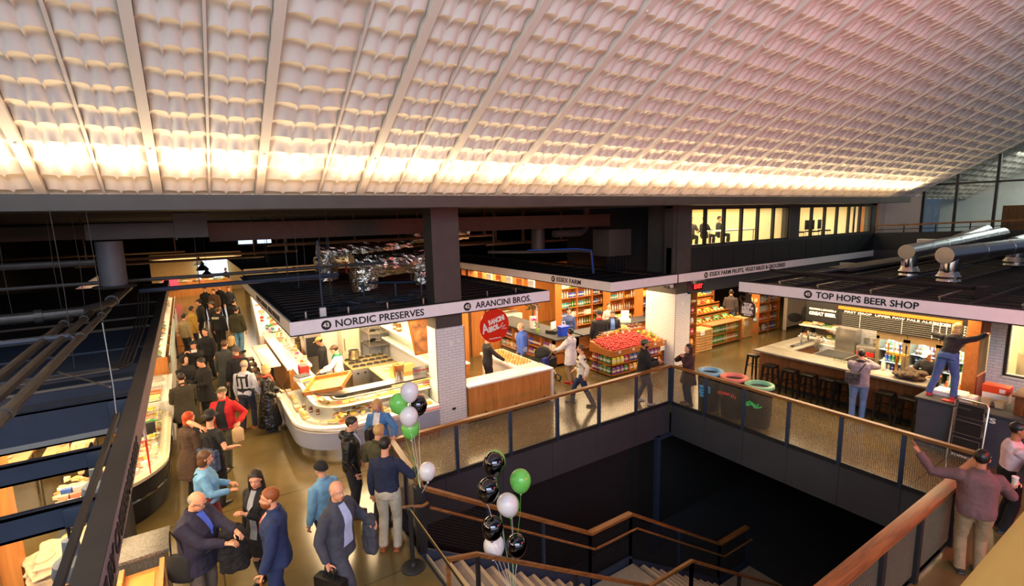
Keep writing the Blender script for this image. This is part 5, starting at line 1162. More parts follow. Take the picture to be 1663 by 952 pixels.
# tomato stand
t = Thing('produce_stand', 'wooden produce stand heaped with tomatoes in the grocery front', 'stand', (10.65, 10.85, 0))
a = MB()
for z in (.06, .38, .68): a.box(10.68, 13.05, 10.9, 11.92, z-.03, z)
for x in (11.45, 12.24, 13.02): a.box(x, x+.03, 10.9, 11.92, 0, .70)
t.part('carcass', a, M_shelf, True)
a = MB()
for x in (10.66, 13.04): a.box(x, x+.02, 10.88, 10.90, 0, .72)
a.box(10.64, 10.66, 11.5, 11.52, 0, .72); t.part('corner_post', a, M_black, True)
a = MB(); a.rings([[(x, 10.80, .70), (x, 10.80, .80), (x, 11.75, 1.02), (x, 11.75, .92)] for x in (10.55, 13.06)]); t.part('sloped_bed', a, M_shelf, True, recalc=True)
a = MB(); a.box(10.55, 13.06, 10.78, 10.80, .68, .86); a.box(10.53, 10.55, 10.78, 11.75, .70, .90); t.part('front_lip', a, M_shelf, True)
a = MB(); a.box(11.1, 13.08, 11.75, 12.05, .98, 1.04); a.box(11.2, 13.0, 11.9, 11.95, .7, .98); a.box(11.1, 13.08, 11.73, 11.75, 1.0, 1.14); t.part('upper_tier', a, M_shelf, True)
k = 0
for j in range(9):
    for i in range(24):
        x = 10.62+.093*i+.046*(j % 2); y = 10.86+.095*j
        if x > 12.5: continue
        zz = .803+.22*(y-10.8)/.95
        item('round', 'red', (x+random.uniform(-.012, .012), y+random.uniform(-.012, .012), zz+random.uniform(0, .03)), 'heaped on the sloped produce stand', 'tomatoes on the produce stand', random.uniform(0, 6), 1.0)
for i in range(40): item('round', 'red', (random.uniform(10.8, 12.5), random.uniform(11.0, 11.6), .0), 'heaped on the sloped produce stand', 'tomatoes on the produce stand', 0, 1.0)
for o in [o for o in bpy.data.objects if o.name.startswith('tomato') and o.location.z == 0]: o.location.z = .80+.22*(o.location.y-10.8)/.95+.07
for i in range(26): item('round', random.choice(['green', 'yellow', 'gold']), (random.uniform(12.55, 13.0), random.uniform(10.85, 11.65), .84+random.random()*.2), 'at the right end of the tomato stand', 'fruit at the right end of the tomato stand', name='mango')
for o in [o for o in bpy.data.objects if o.name.startswith('mango')]: o.location.z = .80+.22*(o.location.y-10.8)/.95+.02
row((11.15, 11.85, 1.042), (12.4, 11.85, 1.042), .085, [('jar', 'gold'), ('jar', 'black'), ('jar', 'white'), ('jar', 'cream')], 'on the upper tier of the tomato stand', 'jars on the upper tier of the tomato stand', run=1)
row((11.15, 11.98, 1.042), (12.4, 11.98, 1.042), .085, [('jar', 'gold'), ('jar', 'black'), ('jar', 'green')], 'on the upper tier of the tomato stand', 'jars on the upper tier of the tomato stand', run=2)
for x in (10.9, 11.5, 12.0, 12.5, 12.9): item('card', 'white', (x, 10.77, .76), 'on the front lip of the tomato stand', 'price cards on the tomato stand')
for x in (11.3, 11.7, 12.0, 12.3): item('card', 'white', (x, 11.72, 1.06), 'on the upper tier of the tomato stand', 'price cards on the tomato stand', s=.9)
KP = [('packet', c) for c in ('purple', 'green', 'white', 'red', 'yellow', 'orange', 'pink', 'blue')]
for z in (.062, .382):
    row((10.76, 11.0, z), (10.76, 11.85, z), .145, [('packet', 'purple'), ('packet', 'white'), ('packet', 'red'), ('packet', 'green')], 'on the left end of the tomato stand', 'packets under the tomatoes', R(90), 1.25)
    for x0 in (10.75, 11.5, 12.3): row((x0, 10.97, z), (x0+.70, 10.97, z), .14, KP, 'on the front shelves of the tomato stand', 'packets under the tomatoes', 0, 1.25)
t = Thing('crate_stand', 'wooden stand of berry boxes joined to the right end of the tomato stand', 'stand', (12.45, 12.2, 0))
a = MB(); a.box(12.45, 13.08, 12.22, 12.8, 0, 1.04); t.part('carcass', a, M_shelf, True)
a = MB(); a.box(12.45, 13.08, 12.205, 12.22, .1, .9); t.part('front_frame', a, M_ply, True)
for i in range(3):
    for j in range(2): item('carton', 'brown', (12.55+.2*i, 11.84+.14*j, 1.042), 'on the stand beside the white column', 'berry boxes by the white column', 0, 1.0, name='berry_box')
item('card', 'white', (12.95, 10.85, .50), 'fixed on the crate at the right end of the tomato stand', 'price cards on the tomato stand', s=2.2)
# back shelves of the grocery
KS = [('carton', c) for c in ('white', 'blue', 'red', 'green', 'yellow', 'brown', 'teal')] + [('bottle', c) for c in ('gold', 'brown', 'green', 'white')] + [('jar', c) for c in ('red', 'gold', 'brown', 'white')] + [('packet', c) for c in ('blue', 'orange', 'white')]
def unit(label, loc, rz, w, d, h, ns, place, group, cols=1, gap=.13, s=1.0, kinds=None, front=.62):
    shelf_unit('shelf_unit', label, loc, rz, w, d, h, ns, None, True, cols); fill_unit(loc, rz, w, d, h, ns, kinds or KS, place, group, gap, s, .06, front)
unit('tall wooden shelves of groceries behind the dark-haired cashier', (13.75, 15.8, 0), 0, 2.5, .4, 2.5, 6, 'on the shelves behind the cashier', 'groceries behind the cashier', 3)
a = MB(); a.box(15.05, 16.25, 15.5, 15.9, 0, 2.7); solo('wood_partition', a, M_ply, 'plain honey-wood partition right of the shelves behind the cashier', 'partition')
t = Thing('meat_case', 'chilled glass display case with orange stripes above at the back left of the grocery', 'display case', (10.4, 18, 0))
a = MB(); a.box(10.4, 12.2, 18.0, 18.9, 0, .8); t.part('base', a, M_white, True)
for z in (.85, 1.25, 1.6): a = MB(); a.box(10.4, 12.2, 18.2, 18.9, z-.03, z); t.part('shelf_board', a, M_steel, True)
a = MB(); a.add([(10.4, 18.0, .8), (12.2, 18.0, .8), (12.2, 18.25, 1.8), (10.4, 18.25, 1.8)], [(0,1,2,3)]); t.part('glass_front', a, M_glass, True)
for z in (.86, 1.26, 1.61):
    for i in range(9): item('tray', random.choice(['pink', 'red', 'cream', 'white']), (10.55+.19*i, 18.45, z), 'in the chilled case at the back left of the grocery', 'trays in the chilled case')
w = MB(); w.box(10.2, 16.5, 19.0, 19.2, 0, 2.8); struct('wall_grocery_back', w, M_ply)
for i in range(9):
    a = MB(); a.box(10.42, 10.48, 14.6+.75*i, 14.98+.75*i, 1.85, 2.75); solo('wall_board', a, mat('orange board', (214, 112, 44), .6) if i % 2 else M_white, 'upright board of the orange and white row under the grocery sign', 'board', group='orange and white boards under the grocery sign')
t = Thing('second_checkout', 'second checkout counter with a white till in the grocery', 'counter', (12.5, 12.5, 0))
a = MB(); a.box(12.6, 14.9, 12.95, 13.5, .0, .95); t.part('carcass', a, M_shelf, True)
a = MB(); a.cbox(12.5, 15.0, 12.85, 13.6, .95, 1.0, .005); t.part('worktop', a, M_panel, True)
row((12.7, 12.9, .5), (14.8, 12.9, .5), .12, KP, 'in the rack of the second checkout', 'sweets at the second checkout', 0, 1.0)
a = MB(); a.box(12.6, 14.9, 12.82, 12.948, .45, .498); solo('rack_shelf', a, M_shelf, 'narrow sweets shelf on the second checkout', 'shelf')
t = Thing('till', 'white till on the second checkout counter by the potted grapes', 'till', (13.6, 13.2, 1.0), R(150))
a = MB(); a.cbox(-.18, .18, -.2, .2, 0, .14, .01); t.part('base', a, M_white); a = MB(); a.cbox(-.15, .15, .02, .05, .16, .44, .01); a.box(-.02, .02, .02, .04, .1, .17); t.part('screen', a, M_white)
# chilled produce wall
t = Thing('produce_fridge', 'chilled wall of green produce at the back of the grocery', 'fridge', (16.4, 15.8, 0))
a = MB(); a.box(16.4, 19.6, 16.2, 16.35, 0, 2.6); t.part('back_panel', a, M_soot, True)
for z in (.6, 1.05, 1.5, 1.95): a = MB(); a.box(16.4, 19.6, 15.6, 16.2, z-.04, z); t.part('shelf_board', a, M_black, True)
for z in (.6, 1.05, 1.5, 1.95):
    for i in range(15): item('leafy', random.choice(['green', 'green', 'yellow', 'cream', 'white']), (16.5+.21*i, 15.85, z), 'on the chilled produce wall', 'greens on the chilled produce wall', s=1.5)
for i in range(8): item('leafy', random.choice(['yellow', 'green']), (13.9+.14*(i % 4), 13.75+.12*(i//4), 1.0), 'piled on the second checkout', 'grapes on the second checkout', s=1.3, name='grapes')
unit('tall wooden shelves of snacks left of the white column', (15.2, 15.0, 0), 0, 1.6, .4, 2.5, 5, 'on the shelves behind the white column', 'snacks left of the white column', 2)
# right of the white column
unit('narrow lit wooden shelf rising beside the white column', (14.35, 11.0, 0), 0, .6, .35, 2.35, 6, 'on the narrow shelf beside the white column', 'goods on the narrow shelf', 1, .12, 1.1, [('packet', 'white'), ('packet', 'orange'), ('tray', 'cream'), ('packet', 'red')])
unit('long wooden shelves of jars and bags high at the back of the fruit corner', (17.4, 13.9, 0), 0, 4.6, .45, 2.6, 6, 'on the back shelves of the fruit corner', 'goods at the back of the fruit corner', 4, .15, 1.1)
t = Thing('fruit_stand', 'stepped wooden stand heaped with fruit and baskets in the fruit corner', 'stand', (15.3, 11.8, 0))
for i, (y0, z) in enumerate(((11.75, .75), (12.2, 1.0), (12.65, 1.25), (13.05, 1.5))): a = MB(); a.box(15.1, 18.6, y0, y0+.5, z-.05, z); a.box(15.1, 18.6, y0, y0+.02, z-.3, z+.05); t.part('step', a, M_shelf, True)
a = MB(); a.box(15.1, 18.6, 11.8, 13.6, 0, .5); t.part('base', a, M_shelf, True)
for y0, z, cs in ((11.75, .75, ('green', 'yellow', 'gold')), (12.2, 1.0, ('yellow', 'cream', 'orange')), (12.65, 1.25, ('red', 'orange', 'yellow')), (13.05, 1.5, ('gold', 'yellow', 'red'))):
    for i in range(30): item('round', cs[(i//6) % 3], (15.2+.112*i, y0+.12+.14*(i % 2), z), 'on the stepped stand of the fruit corner', 'fruit on the stepped stand', s=1.15, name='fruit')
    for i in range(6): item('leafy', random.choice(['green', 'yellow', 'red']), (15.4+.55*i, y0+.35, z), 'on the stepped stand of the fruit corner', 'greens on the stepped stand', s=1.4)
for i in range(5): item('card', random.choice(['white', 'yellow']), (15.4+.6*i, 12.62, 1.3), 'on the stepped stand of the fruit corner', 'price cards in the fruit corner', s=1.6)
t = Thing('crate_stack', 'stack of slatted fruit crates at the near corner of the fruit corner', 'crates', (15.3, 11.0, 0))
for i in range(8): 
    for j in range(2): a = MB(); a.box(15.1+.42*j, 15.5+.42*j, 11.05, 11.6, .01+i*.10, .085+i*.10); t.part('crate', a, M_crate, True)
item('card', 'white', (15.3, 11.03, .62), 'stuck on the near stack of fruit crates', 'crate signs', s=2.4)
t = shelf_unit('bottle_stand', 'low wooden stand of green oil bottles in the fruit corner', (17.0, 11.45, 0), 0, 1.9, .5, .85, 2)
fill_unit((17.0, 11.45, 0), 0, 1.9, .5, .85, 2, [('bottle', 'green'), ('bottle', 'green'), ('bottle', 'gold')], 'on the low stand of the fruit corner', 'oil bottles on the low stand', .095, 1.15, 0)
t = Thing('box_stack', 'stack of patterned cartons at the aisle end of the fruit corner', 'boxes', (18.45, 11.5, 0))
for i in range(5): a = MB(); a.cbox(18.3, 18.9, 11.3, 11.8, .01+i*.16, .165+i*.16, .004); t.part('carton', a, M_crate, True)
item('card', 'white', (18.4, 11.28, .5), 'stuck on the stack of patterned cartons', 'crate signs', s=2.4)
unit('tall corner shelf of bagged snacks under the grocery sign', (20.15, 11.6, 0), 0, 1.5, .5, 2.5, 6, 'on the tall corner shelf', 'bags on the tall corner shelf', 2, .13, 1.4, [('packet', 'white'), ('packet', 'teal'), ('packet', 'blue'), ('packet', 'yellow'), ('packet', 'red'), ('packet', 'green')])
fill_unit((19.40, 11.6, 0), R(-90), .5, .1, 2.5, 6, [('packet', 'yellow'), ('packet', 'teal'), ('packet', 'blue'), ('packet', 'white')], 'on the left side of the tall corner shelf', 'bags on the tall corner shelf', .13, 1.3)
w = MB(); w.box(20.95, 24.0, 11.05, 11.2, 0, 2.7); w.box(24, 24.15, 8.2, 11.2, 0, 2.7); struct('wall_corridor', w, mat('warm white wall', (226, 214, 196), .6, 0, .03))
w = MB(); w.box(20.95, 24.0, 11.03, 11.05, 0, .12); struct('baseboard_corridor', w, M_black)
a = MB(); a.box(13.7, 27.4, 10.50, 10.60, 2.35, 2.8); struct('trim_5', a, M_panel)
t = Thing('exit_sign', 'red lit exit sign in a steel case above the white column', 'sign', (13.75, 10.40, 2.5))
a = MB(); a.cbox(-.02, .60, -.10, .02, .20, .30, .01); t.part('case', a, M_steel)
a = MB(); a.box(.06, .54, -.045, -.035, -.02, .20); t.part('plate', a, thin_glass('red plate', (255, 130, 120)))
ring_text('EXIT', .19, mat('exit red', (255, 60, 50), .5, 0, 0, emit=(255, 40, 40), estr=2.2), 'lettering', t.o, face('-y', (.09, -.05, .09)), width=.42, bold=.006)
t = Thing('emergency_lamp', 'twin emergency lamp on the left face of the white column', 'lamp', (13.0, 10.7, 2.62))
a = MB(); a.cbox(-.06, .12, -.1, .1, 0, .14, .01); t.part('housing', a, M_white)
for s_ in (-1, 1): a = MB(); a.lathe([(.03, -.05), (.06, .03), (.05, .03)], (0,0,0), 12, Matrix.Translation((-.1, s_*.09, .02)) @ Matrix.Rotation(R(-70), 4, 'Y')); t.part('lamp_head', a, M_grey)
random.seed(21)
# ------------------------------------------------------------------ beer shop
t = Thing('bar_counter', 'long wood-fronted bar with a grey stone top and a left return', 'bar', (13.4, 4.0, 0))
a = MB(); a.box(13.72, 14.1, 4.0, 7.95, .12, 1.02); a.box(14.1, 15.9, 7.35, 7.95, .12, 1.02); t.part('front_panel', a, M_barwood, True)
a = MB(); a.box(13.78, 14.1, 4.0, 7.9, 0, .12); t.part('kick', a, M_black, True)
a = MB(); a.cbox(13.42, 14.2, 3.95, 7.98, 1.02, 1.07, .008); a.cbox(14.2, 15.95, 7.25, 7.98, 1.02, 1.07, .008); t.part('stone_top', a, mat('grey stone top', (126, 122, 112), .3, 0, .12, 6), True)
t = Thing('bar_end_block', 'dark grey end block of the bar where a woman stands', 'counter', (12.6, .5, 0))
a = MB(); a.box(12.62, 13.5, .4, 3.82, 0, 1.03); t.part('body', a, mat('dark concrete panel', (58, 62, 72), .7, 0, .1, 4), True)
a = MB(); a.cbox(12.56, 13.6, .4, 3.86, 1.03, 1.07, .005); t.part('worktop', a, M_panel, True)
ring_text('AYS', .14, M_letter, 'lettering', t.o, face('-x', Vector((12.61, 2.95, .92))-t.loc), width=.36, bold=.004)
ring_text('TI', .34, M_letter, 'lettering', t.o, face('-x', Vector((12.61, 3.0, .64))-t.loc), width=.26, bold=.01)
def stool():
    t = Thing('bar_stool', 'black metal bar stool', 'stool', (0, 0, 0), 0, 'black stools along the bar')
    a = MB(); a.cbox(-.165, .165, -.165, .165, .735, .765, .012); a.box(-.15, .15, -.15, .15, .70, .735); t.part('seat', a, M_stool)
    for sx in (-1, 1):
        for sy in (-1, 1):
            a = MB(); a.rings([[(sx*(x+dx*w), sy*(y+dy*w), z) for dx, dy in ((-1,-1),(1,-1),(1,1),(-1,1))] for x, y, w, z in ((.13, .13, .026, .72), (.185, .185, .017, 0))]); t.part('leg', a, M_stool, recalc=True)
    a = MB(); r = .155
    for p, q in (((-r,-r), (r,-r)), ((r,-r), (r,r)), ((r,r), (-r,r)), ((-r,r), (-r,-r))): a.box(min(p[0],q[0])-.008, max(p[0],q[0])+.008, min(p[1],q[1])-.008, max(p[1],q[1])+.008, .42, .44)
    t.part('footrest', a, M_stool); return t.o
M_stool = mat('gloss black metal', (26, 24, 24), .28, .4, .05)
proto = stool(); SP = [(14.0, 8.25, 'at the far left corner of the bar'), (13.36, 7.40, 'at the bar, next after the corner stool'), (13.34, 6.84, 'at the bar, third from the far end'), (13.34, 6.36, 'at the bar, fourth from the far end'), (13.38, 5.88, 'at the bar, fifth from the far end'), (13.47, 5.56, 'at the bar just left of the photographing man'), (13.38, 4.64, 'at the bar just right of the photographing man'), (13.36, 4.20, 'at the bar beside the dark end block')]
for i, (x, y, l) in enumerate(SP):
    o = proto if i == 0 else copy_tree(proto); o.location = (x-.02, y, 0); o.rotation_euler = (0, 0, random.uniform(-.06, .06)); o['label'] = 'black metal bar stool '+l
# back of the bar
w = MB(); w.box(16.0, 16.12, 3.2, 6.85, 0, 2.7); w.box(16.0, 16.12, 6.85, 8.0, 0, .92); struct('wall_bar_back', w, M_tile)
w = MB(); w.box(14.55, 14.7, -1.5, 3.25, 0, 1.4); w.box(14.55, 14.7, 2.98, 3.25, 1.4, 2.75); w.box(14.55, 14.7, -1.5, 2.98, 2.5, 2.75); w.box(14.55, 14.7, -1.5, .3, 1.4, 2.5); struct('wall_bar_right', w, M_tile)
m = MB(); m.box(14.52, 14.6, 2.93, 2.98, 1.4, 2.5); m.box(14.52, 14.6, .3, 2.98, 1.36, 1.4); m.box(14.52, 14.6, 1.7, 1.75, 1.4, 2.5); o = struct('window_4', m, M_black)
m = MB(); m.box(14.5, 14.62, .3, 2.98, 1.33, 1.37); struct('trim_6', m, M_white)
w = MB(); w.box(14.72, 18.0, 3.26, 3.30, 0, 2.75); struct('wall_kitchen_side', w, mat('cream wall', (226, 212, 176), .7, 0, .03))
w = MB(); w.box(18.0, 18.1, -1.5, 3.2, 0, 2.7); struct('wall_kitchen_back', w, mat('cream wall', (226, 212, 176), .7, 0, .03))
t = Thing('kitchen_tank', 'tall steel kettle seen through the kitchen window at far right', 'tank', (15.7, 2.7, .9))
a = MB(); a.lathe([(.30, 0), (.30, .75), (.28, .78), (.05, .80)], seg=20); t.part('vessel', a, M_steel); a = MB(); a.tube([(.0, -.28, .5), (-.1, -.45, .9), (0, -.4, 1.1)], .03, 8); t.part('spout_pipe', a, M_steel)
t = Thing('wall_pan', 'round steel pan hanging in the kitchen window at far right', 'pan', (15.5, 3.24, 2.1))
a = MB(); a.lathe([(.0, 0), (.15, .01), (.19, .06), (.2, .06)], (0,0,0), 20, face('-y', (0, 0, 0))); t.part('pan', a, M_chrome); a = MB(); a.tube([(0, 0, .18), (0, 0, .45)], .015, 6); t.part('handle', a, M_steel)
a = MB(); a.cbox(15.2, 16.4, .6, 3.1, .0, .9, .01); solo('kitchen_table', a, M_steel, 'steel work table behind the far right kitchen window', 'table')
# menu boards
t = Thing('menu_board', 'wide black menu board with chalk lines under an orange strip', 'board', (15.15, 3.6, 1.52))
a = MB(); a.cbox(15.12, 15.18, 3.58, 6.55, 1.79, 2.70, .004); t.part('board', a, M_soot, True)
a = MB(); a.box(15.09, 15.12, 3.88, 6.55, 2.26, 2.34); t.part('orange_strip', a, mat('orange strip', (232, 110, 28), .5, 0, 0, emit=(232, 100, 20), estr=.25), True)
for i in range(7): a = MB(); a.box(15.112, 15.12, 4.05, 6.45, 1.83+.052*i, 1.835+.052*i); t.part('chalk_line', a, mat('dull chalk', (150, 144, 132), .8), True)
for y, w_ in ((6.0, .006), (5.05, .006), (4.42, .012), (4.28, .012), (4.15, .012), (4.05, .012)): a = MB(); a.box(15.11, 15.12, y, y+w_, 1.81, 2.24); t.part('chalk_line', a, M_letter, True)
ring_text('FIRST DROP  UPPER PAW PALE ALE', .075, M_letter, 'lettering', t.o, face('-x', Vector((15.11, 6.4, 2.20))-t.loc), width=1.95, bold=.001)
for i in range(6): ring_text('5  7/10', .055, M_letter, 'lettering', t.o, face('-x', Vector((15.11, 3.96, 2.20-.066*i))-t.loc), width=.3, bold=.001)
ring_text('SIZES', .09, M_letter, 'lettering', t.o, face('-x', Vector((15.11, 4.42, 2.19))-t.loc), width=.34, bold=.003)
t = Thing('slogan_board', 'black board reading merchants and advocates of great beer', 'board', (15.2, 6.6, 1.52))
a = MB(); a.cbox(15.12, 15.18, 6.56, 7.42, 1.79, 2.70, .004); t.part('board', a, M_soot, True)
ring_text('MERCHANTS & ADVOCATES of', .07, M_letter, 'lettering', t.o, face('-x', Vector((15.11, 7.33, 2.16))-t.loc), width=.72, bold=.002)
ring_text('GREAT BEER', .13, M_letter, 'lettering', t.o, face('-x', Vector((15.11, 7.33, 2.03))-t.loc), width=.72, bold=.006)
t = Thing('growler_sign', 'brown jug-shaped sign reading top hops beer shop hanging at the canopy corner', 'sign', (12.87, 7.86, 2.1))
P = [(-.22, .04), (-.18, 0), (.18, 0), (.22, .04), (.22, .30), (.19, .40), (.09, .47), (.075, .58), (.085, .60), (.085, .66), (-.085, .66), (-.085, .60), (-.075, .58), (-.09, .47), (-.19, .40), (-.22, .30)]
a = MB(); a.prism(P, -.015, .015, face('-x', (0, 0, 0))); t.part('board', a, mat('dark brown board', (52, 36, 26), .5))
a = MB(); a.tube([(0, .12, .55), (0, .22, .58), (0, .26, .50), (0, .20, .41)], .018, 8); t.part('handle', a, mat('dark brown board', (52, 36, 26), .5))
for s_, z, w_, b_ in (('TOP', .345, .25, .008), ('HOPS', .245, .34, .012), ('BEER', .14, .34, .008), ('SHOP', .06, .22, .003)): ring_text(s_, .12 if s_ != 'SHOP' else .06, M_letter, 'lettering', t.o, face('-x', (-.017, w_/2, z)), width=w_, bold=b_)
a = MB(); a.tube([(0, 0, .66), (0, 0, .70)], .01, 6); t.part('hanger', a, M_steel)
# glass-door fridges
def fridge(y0, y1, label):
    t = Thing('bottle_fridge', label, 'fridge', (15.2, y0, 0))
    fr = MB(); fr.box(15.25, 15.95, y0, y0+.03, 0, 1.75); fr.box(15.25, 15.95, y1-.03, y1, 0, 1.75); fr.box(15.92, 15.95, y0, y1, 0, 1.75); fr.box(15.25, 15.95, y0, y1, 0, .1); fr.box(15.2, 15.95, y0, y1, 1.66, 1.78); t.part('cabinet', fr, mat('brass lit steel', (196, 172, 130), .3, .8), True)  # stainless steel, warm light painted into its colour
    m_in = mat('fridge liner', (214, 232, 238), .5, 0, 0); a = MB(); a.box(15.90, 15.915, y0+.03, y1-.03, .1, 1.66); t.part('liner', a, m_in, True)
    for z in (.30, .62, .94, 1.26): a = MB(); a.box(15.4, 15.9, y0+.03, y1-.03, z-.012, z); t.part('shelf_board', a, m_in, True)
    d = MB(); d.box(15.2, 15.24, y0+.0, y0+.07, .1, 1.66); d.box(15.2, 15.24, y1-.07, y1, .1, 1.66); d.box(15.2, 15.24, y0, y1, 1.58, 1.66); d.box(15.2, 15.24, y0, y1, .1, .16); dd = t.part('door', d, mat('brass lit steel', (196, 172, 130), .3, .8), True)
    g = MB(); g.add([(15.22, y0+.07, .16), (15.22, y1-.07, .16), (15.22, y1-.07, 1.58), (15.22, y0+.07, 1.58)], [(0,1,2,3)]); g.build('pane', M_glass, dd)
    h = MB(); h.tube([(15.17, y0+.05, .7), (15.15, y0+.05, .75), (15.15, y0+.05, 1.2), (15.17, y0+.05, 1.25)], .012, 6); h.build('handle', M_steel, dd)
    for c in [dd]: 
        for k in c.children: 
            for v in k.data.vertices: v.co.y -= y0; v.co.x -= 15.2
    light('fridge_light', 'AREA', (15.34, (y0+y1)/2, 1.62), 11, (.78, .92, 1.0), (.12, y1-y0-.15), (15.6, (y0+y1)/2, .2))
    n = int((y1-y0-.14)/.085)
    for i, z in enumerate((.30, .62, .94, 1.26)):
        ks = [('can', random.choice(['blue', 'purple', 'white', 'green', 'yellow', 'teal'])) for _ in range(3)] if i != 3 else [('bottle', random.choice(['brown', 'teal', 'gold']))]*2
        for j in range(n):
            k = ks[(j*len(ks))//n]
            if k[0] == 'can':
                for q in range(2): item('can', k[1], (15.5, y0+.1+.085*j, z+.124*q), 'behind the glass of the bar fridges', 'cans in the bar fridges')
            else: item('bottle', random.choice(['brown', 'green', 'gold']), (15.5, y0+.1+.085*j, z), 'behind the glass of the bar fridges', 'bottles in the bar fridges')
fridge(4.95, 5.62, 'glass-door drinks fridge behind the bar, leftmost of the three'); fridge(4.28, 4.94, 'glass-door drinks fridge behind the bar, middle of the three'); fridge(3.6, 4.27, 'glass-door drinks fridge behind the standing woman, rightmost of the three')
t = Thing('open_cooler', 'low open cooler of bottles below the woman on the counter', 'cooler', (14.4, 3.3, 0))
for z in (.35, .68): a = MB(); a.box(14.55, 15.1, 3.35, 4.0, z-.02, z); t.part('shelf_board', a, M_steel, True)
a = MB(); a.box(15.08, 15.12, 3.35, 4.0, 0, 1.1); t.part('back_panel', a, M_white, True)
for z in (.35, .68):
    for j in range(7): item('bottle', random.choice(['gold', 'brown', 'orange', 'green']), (14.65, 3.42+.085*j, z), 'in the low cooler under the standing woman', 'bottles in the low cooler')
t = Thing('wood_post', 'warm wood post with a pegboard side right of the bar fridges', 'post', (14.0, 3.2, 0))
a = MB(); a.box(13.98, 14.06, 3.28, 3.50, 0, 2.7); t.part('post', a, M_shelf, True); a = MB(); a.box(14.06, 14.6, 3.26, 3.30, 0, 1.35); a.box(14.06, 14.6, 3.26, 3.30, 2.2, 2.7); t.part('side_panel', a, mat('orange brown panel', (150, 84, 50), .6), True)
a = MB(); a.box(14.06, 14.6, 3.27, 3.29, 1.38, 2.2); t.part('pegboard', a, mat('brass mesh', (150, 122, 70), .5, .5), True)
# bar top things
t = Thing('bar_sink', 'steel sink unit with taps at the left end inside the bar', 'sink', (14.6, 6.4, 0))
a = MB(); a.box(14.55, 15.4, 6.1, 6.9, .0, .98); t.part('body', a, M_steel, True); a = MB(); a.box(14.6, 15.35, 6.15, 6.85, .98, .99); t.part('basin', a, M_black, True)
a = MB(); a.box(14.55, 15.4, 6.09, 6.1, .55, .62); t.part('red_label', a, mat('red plastic', (206, 40, 34), .4), True)
for i in range(3): a = MB(); a.tube([(14.9+.1*i, 7.0, .98), (14.9+.1*i, 7.0, 1.3), (14.9+.1*i, 6.9, 1.38), (14.9+.1*i, 6.8, 1.28)], .016, 8); t.part('tap', a, M_chrome, True)
t = Thing('drip_rail', 'polished glass rinser rail on the left return of the bar', 'rail', (14.6, 7.4, 1.07))
a = MB(); a.cbox(14.3, 15.6, 7.35, 7.45, 1.07, 1.13, .01); t.part('tray', a, M_chrome, True); 
for i in range(2): a = MB(); a.tube([(14.9+.4*i, 7.4, 1.13), (14.9+.4*i, 7.4, 1.4), (14.85+.4*i, 7.4, 1.45)], .03, 8); t.part('tap', a, M_chrome, True)
for i in range(10): item('glass', 'glass', (15.1+.09*(i % 5), 7.05+.1*(i//5), 1.0), 'beside the sink inside the bar', 'glasses by the bar sink')
for i in range(14): item('glass', 'glass', (14.0+.02*(i % 3), 5.62-.0+.075*(i//2), 1.072), 'in a cluster on the bar top near the photographing man', 'glasses on the bar top', s=.8)
a = MB(); a.box(16.5, 17.1, 6.9, 8.3, .92, .96); a.box(16.5, 17.1, 6.9, 8.3, 1.3, 1.33); a.box(16.5, 17.1, 6.9, 8.3, .0, .92); t = Thing('salad_case', 'glass case of salads behind the left end of the bar', 'display case', (16.5, 6.9, 0)); t.part('shelves', a, M_white, True)
a = MB(); a.add([(16.45, 6.9, .92), (16.45, 8.3, .92), (16.6, 8.3, 1.6), (16.6, 6.9, 1.6)], [(0,1,2,3)]); t.part('glass_front', a, M_glass, True)
for z in (.962, 1.332):
    for i in range(9): item(random.choice(['tray', 'leafy']), random.choice(['white', 'cream', 'green', 'gold', 'yellow']), (16.75, 7.0+.15*i, z), 'in the salad case behind the bar', 'dishes in the salad case')
a = MB(); a.box(15.62, 15.98, 6.28, 6.8, .925, 1.6); solo('grey_cabinet', a, M_steel, 'plain steel cabinet against the tiles behind the bar', 'cabinet')
t = Thing('red_oven', 'steel oven with a red door on the back counter of the bar', 'oven', (15.4, 5.75, .9))
a = MB(); a.cbox(15.47, 15.92, 5.70, 6.2, .925, 1.22, .03); t.part('body', a, M_steel, True); a = MB(); a.box(15.45, 15.47, 5.74, 6.16, .97, 1.08); t.part('door', a, mat('red plastic', (206, 40, 34), .4), True)
a = MB(); a.box(15.45, 15.98, 5.66, 6.83, 0, .92); solo('back_counter', a, M_steel, 'steel back counter under the red oven', 'counter')
for i in range(3): a = MB(); a.box(15.97, 16.0, 5.85+.22*i, 5.98+.22*i, 1.25, 1.36); solo('wall_plate', a, M_steel, 'small metal plate on the tile wall behind the bar, number %s from the right' % ('one', 'two', 'three')[i], 'plate')
t = Thing('beer_tower', 'brass beer tower with tap handles on the bar', 'taps', (14.1, 4.75, 1.07))
a = MB(); a.lathe([(.05, 0), (.03, .03), (.03, .45), (.04, .47)], seg=12); t.part('column', a, mat('brass', (196, 140, 70), .25, 1)); a = MB(); a.tube([(0, -.22, .45), (0, .22, .45)], .035, 10); t.part('cross_tube', a, mat('brass', (196, 140, 70), .25, 1))
for i in range(4): a = MB(); a.tube([(-.03, -.18+.12*i, .47), (-.05, -.18+.12*i, .56), (-.04, -.18+.12*i, .70)], [.010, .016, .022], 8); t.part('tap_handle', a, mat('handle %d' % i, ((30, 30, 34), (40, 70, 160), (200, 190, 170), (160, 90, 40))[i], .4))
item('bottle', 'white', (14.05, 5.0, 1.072), 'beside the beer tower on the bar', 'white bottles on the bar', s=1.2); item('bottle', 'white', (14.05, 4.42, 1.072), 'right of the beer tower on the bar', 'white bottles on the bar')
a = MB(); a.box(13.6, 13.95, 4.75, 5.05, 1.072, 1.076); solo('menu_sheet', a, mat('yellow paper', (232, 214, 130), .7), 'yellow menu sheet on the bar right of the photographing man', 'paper')
a = MB()
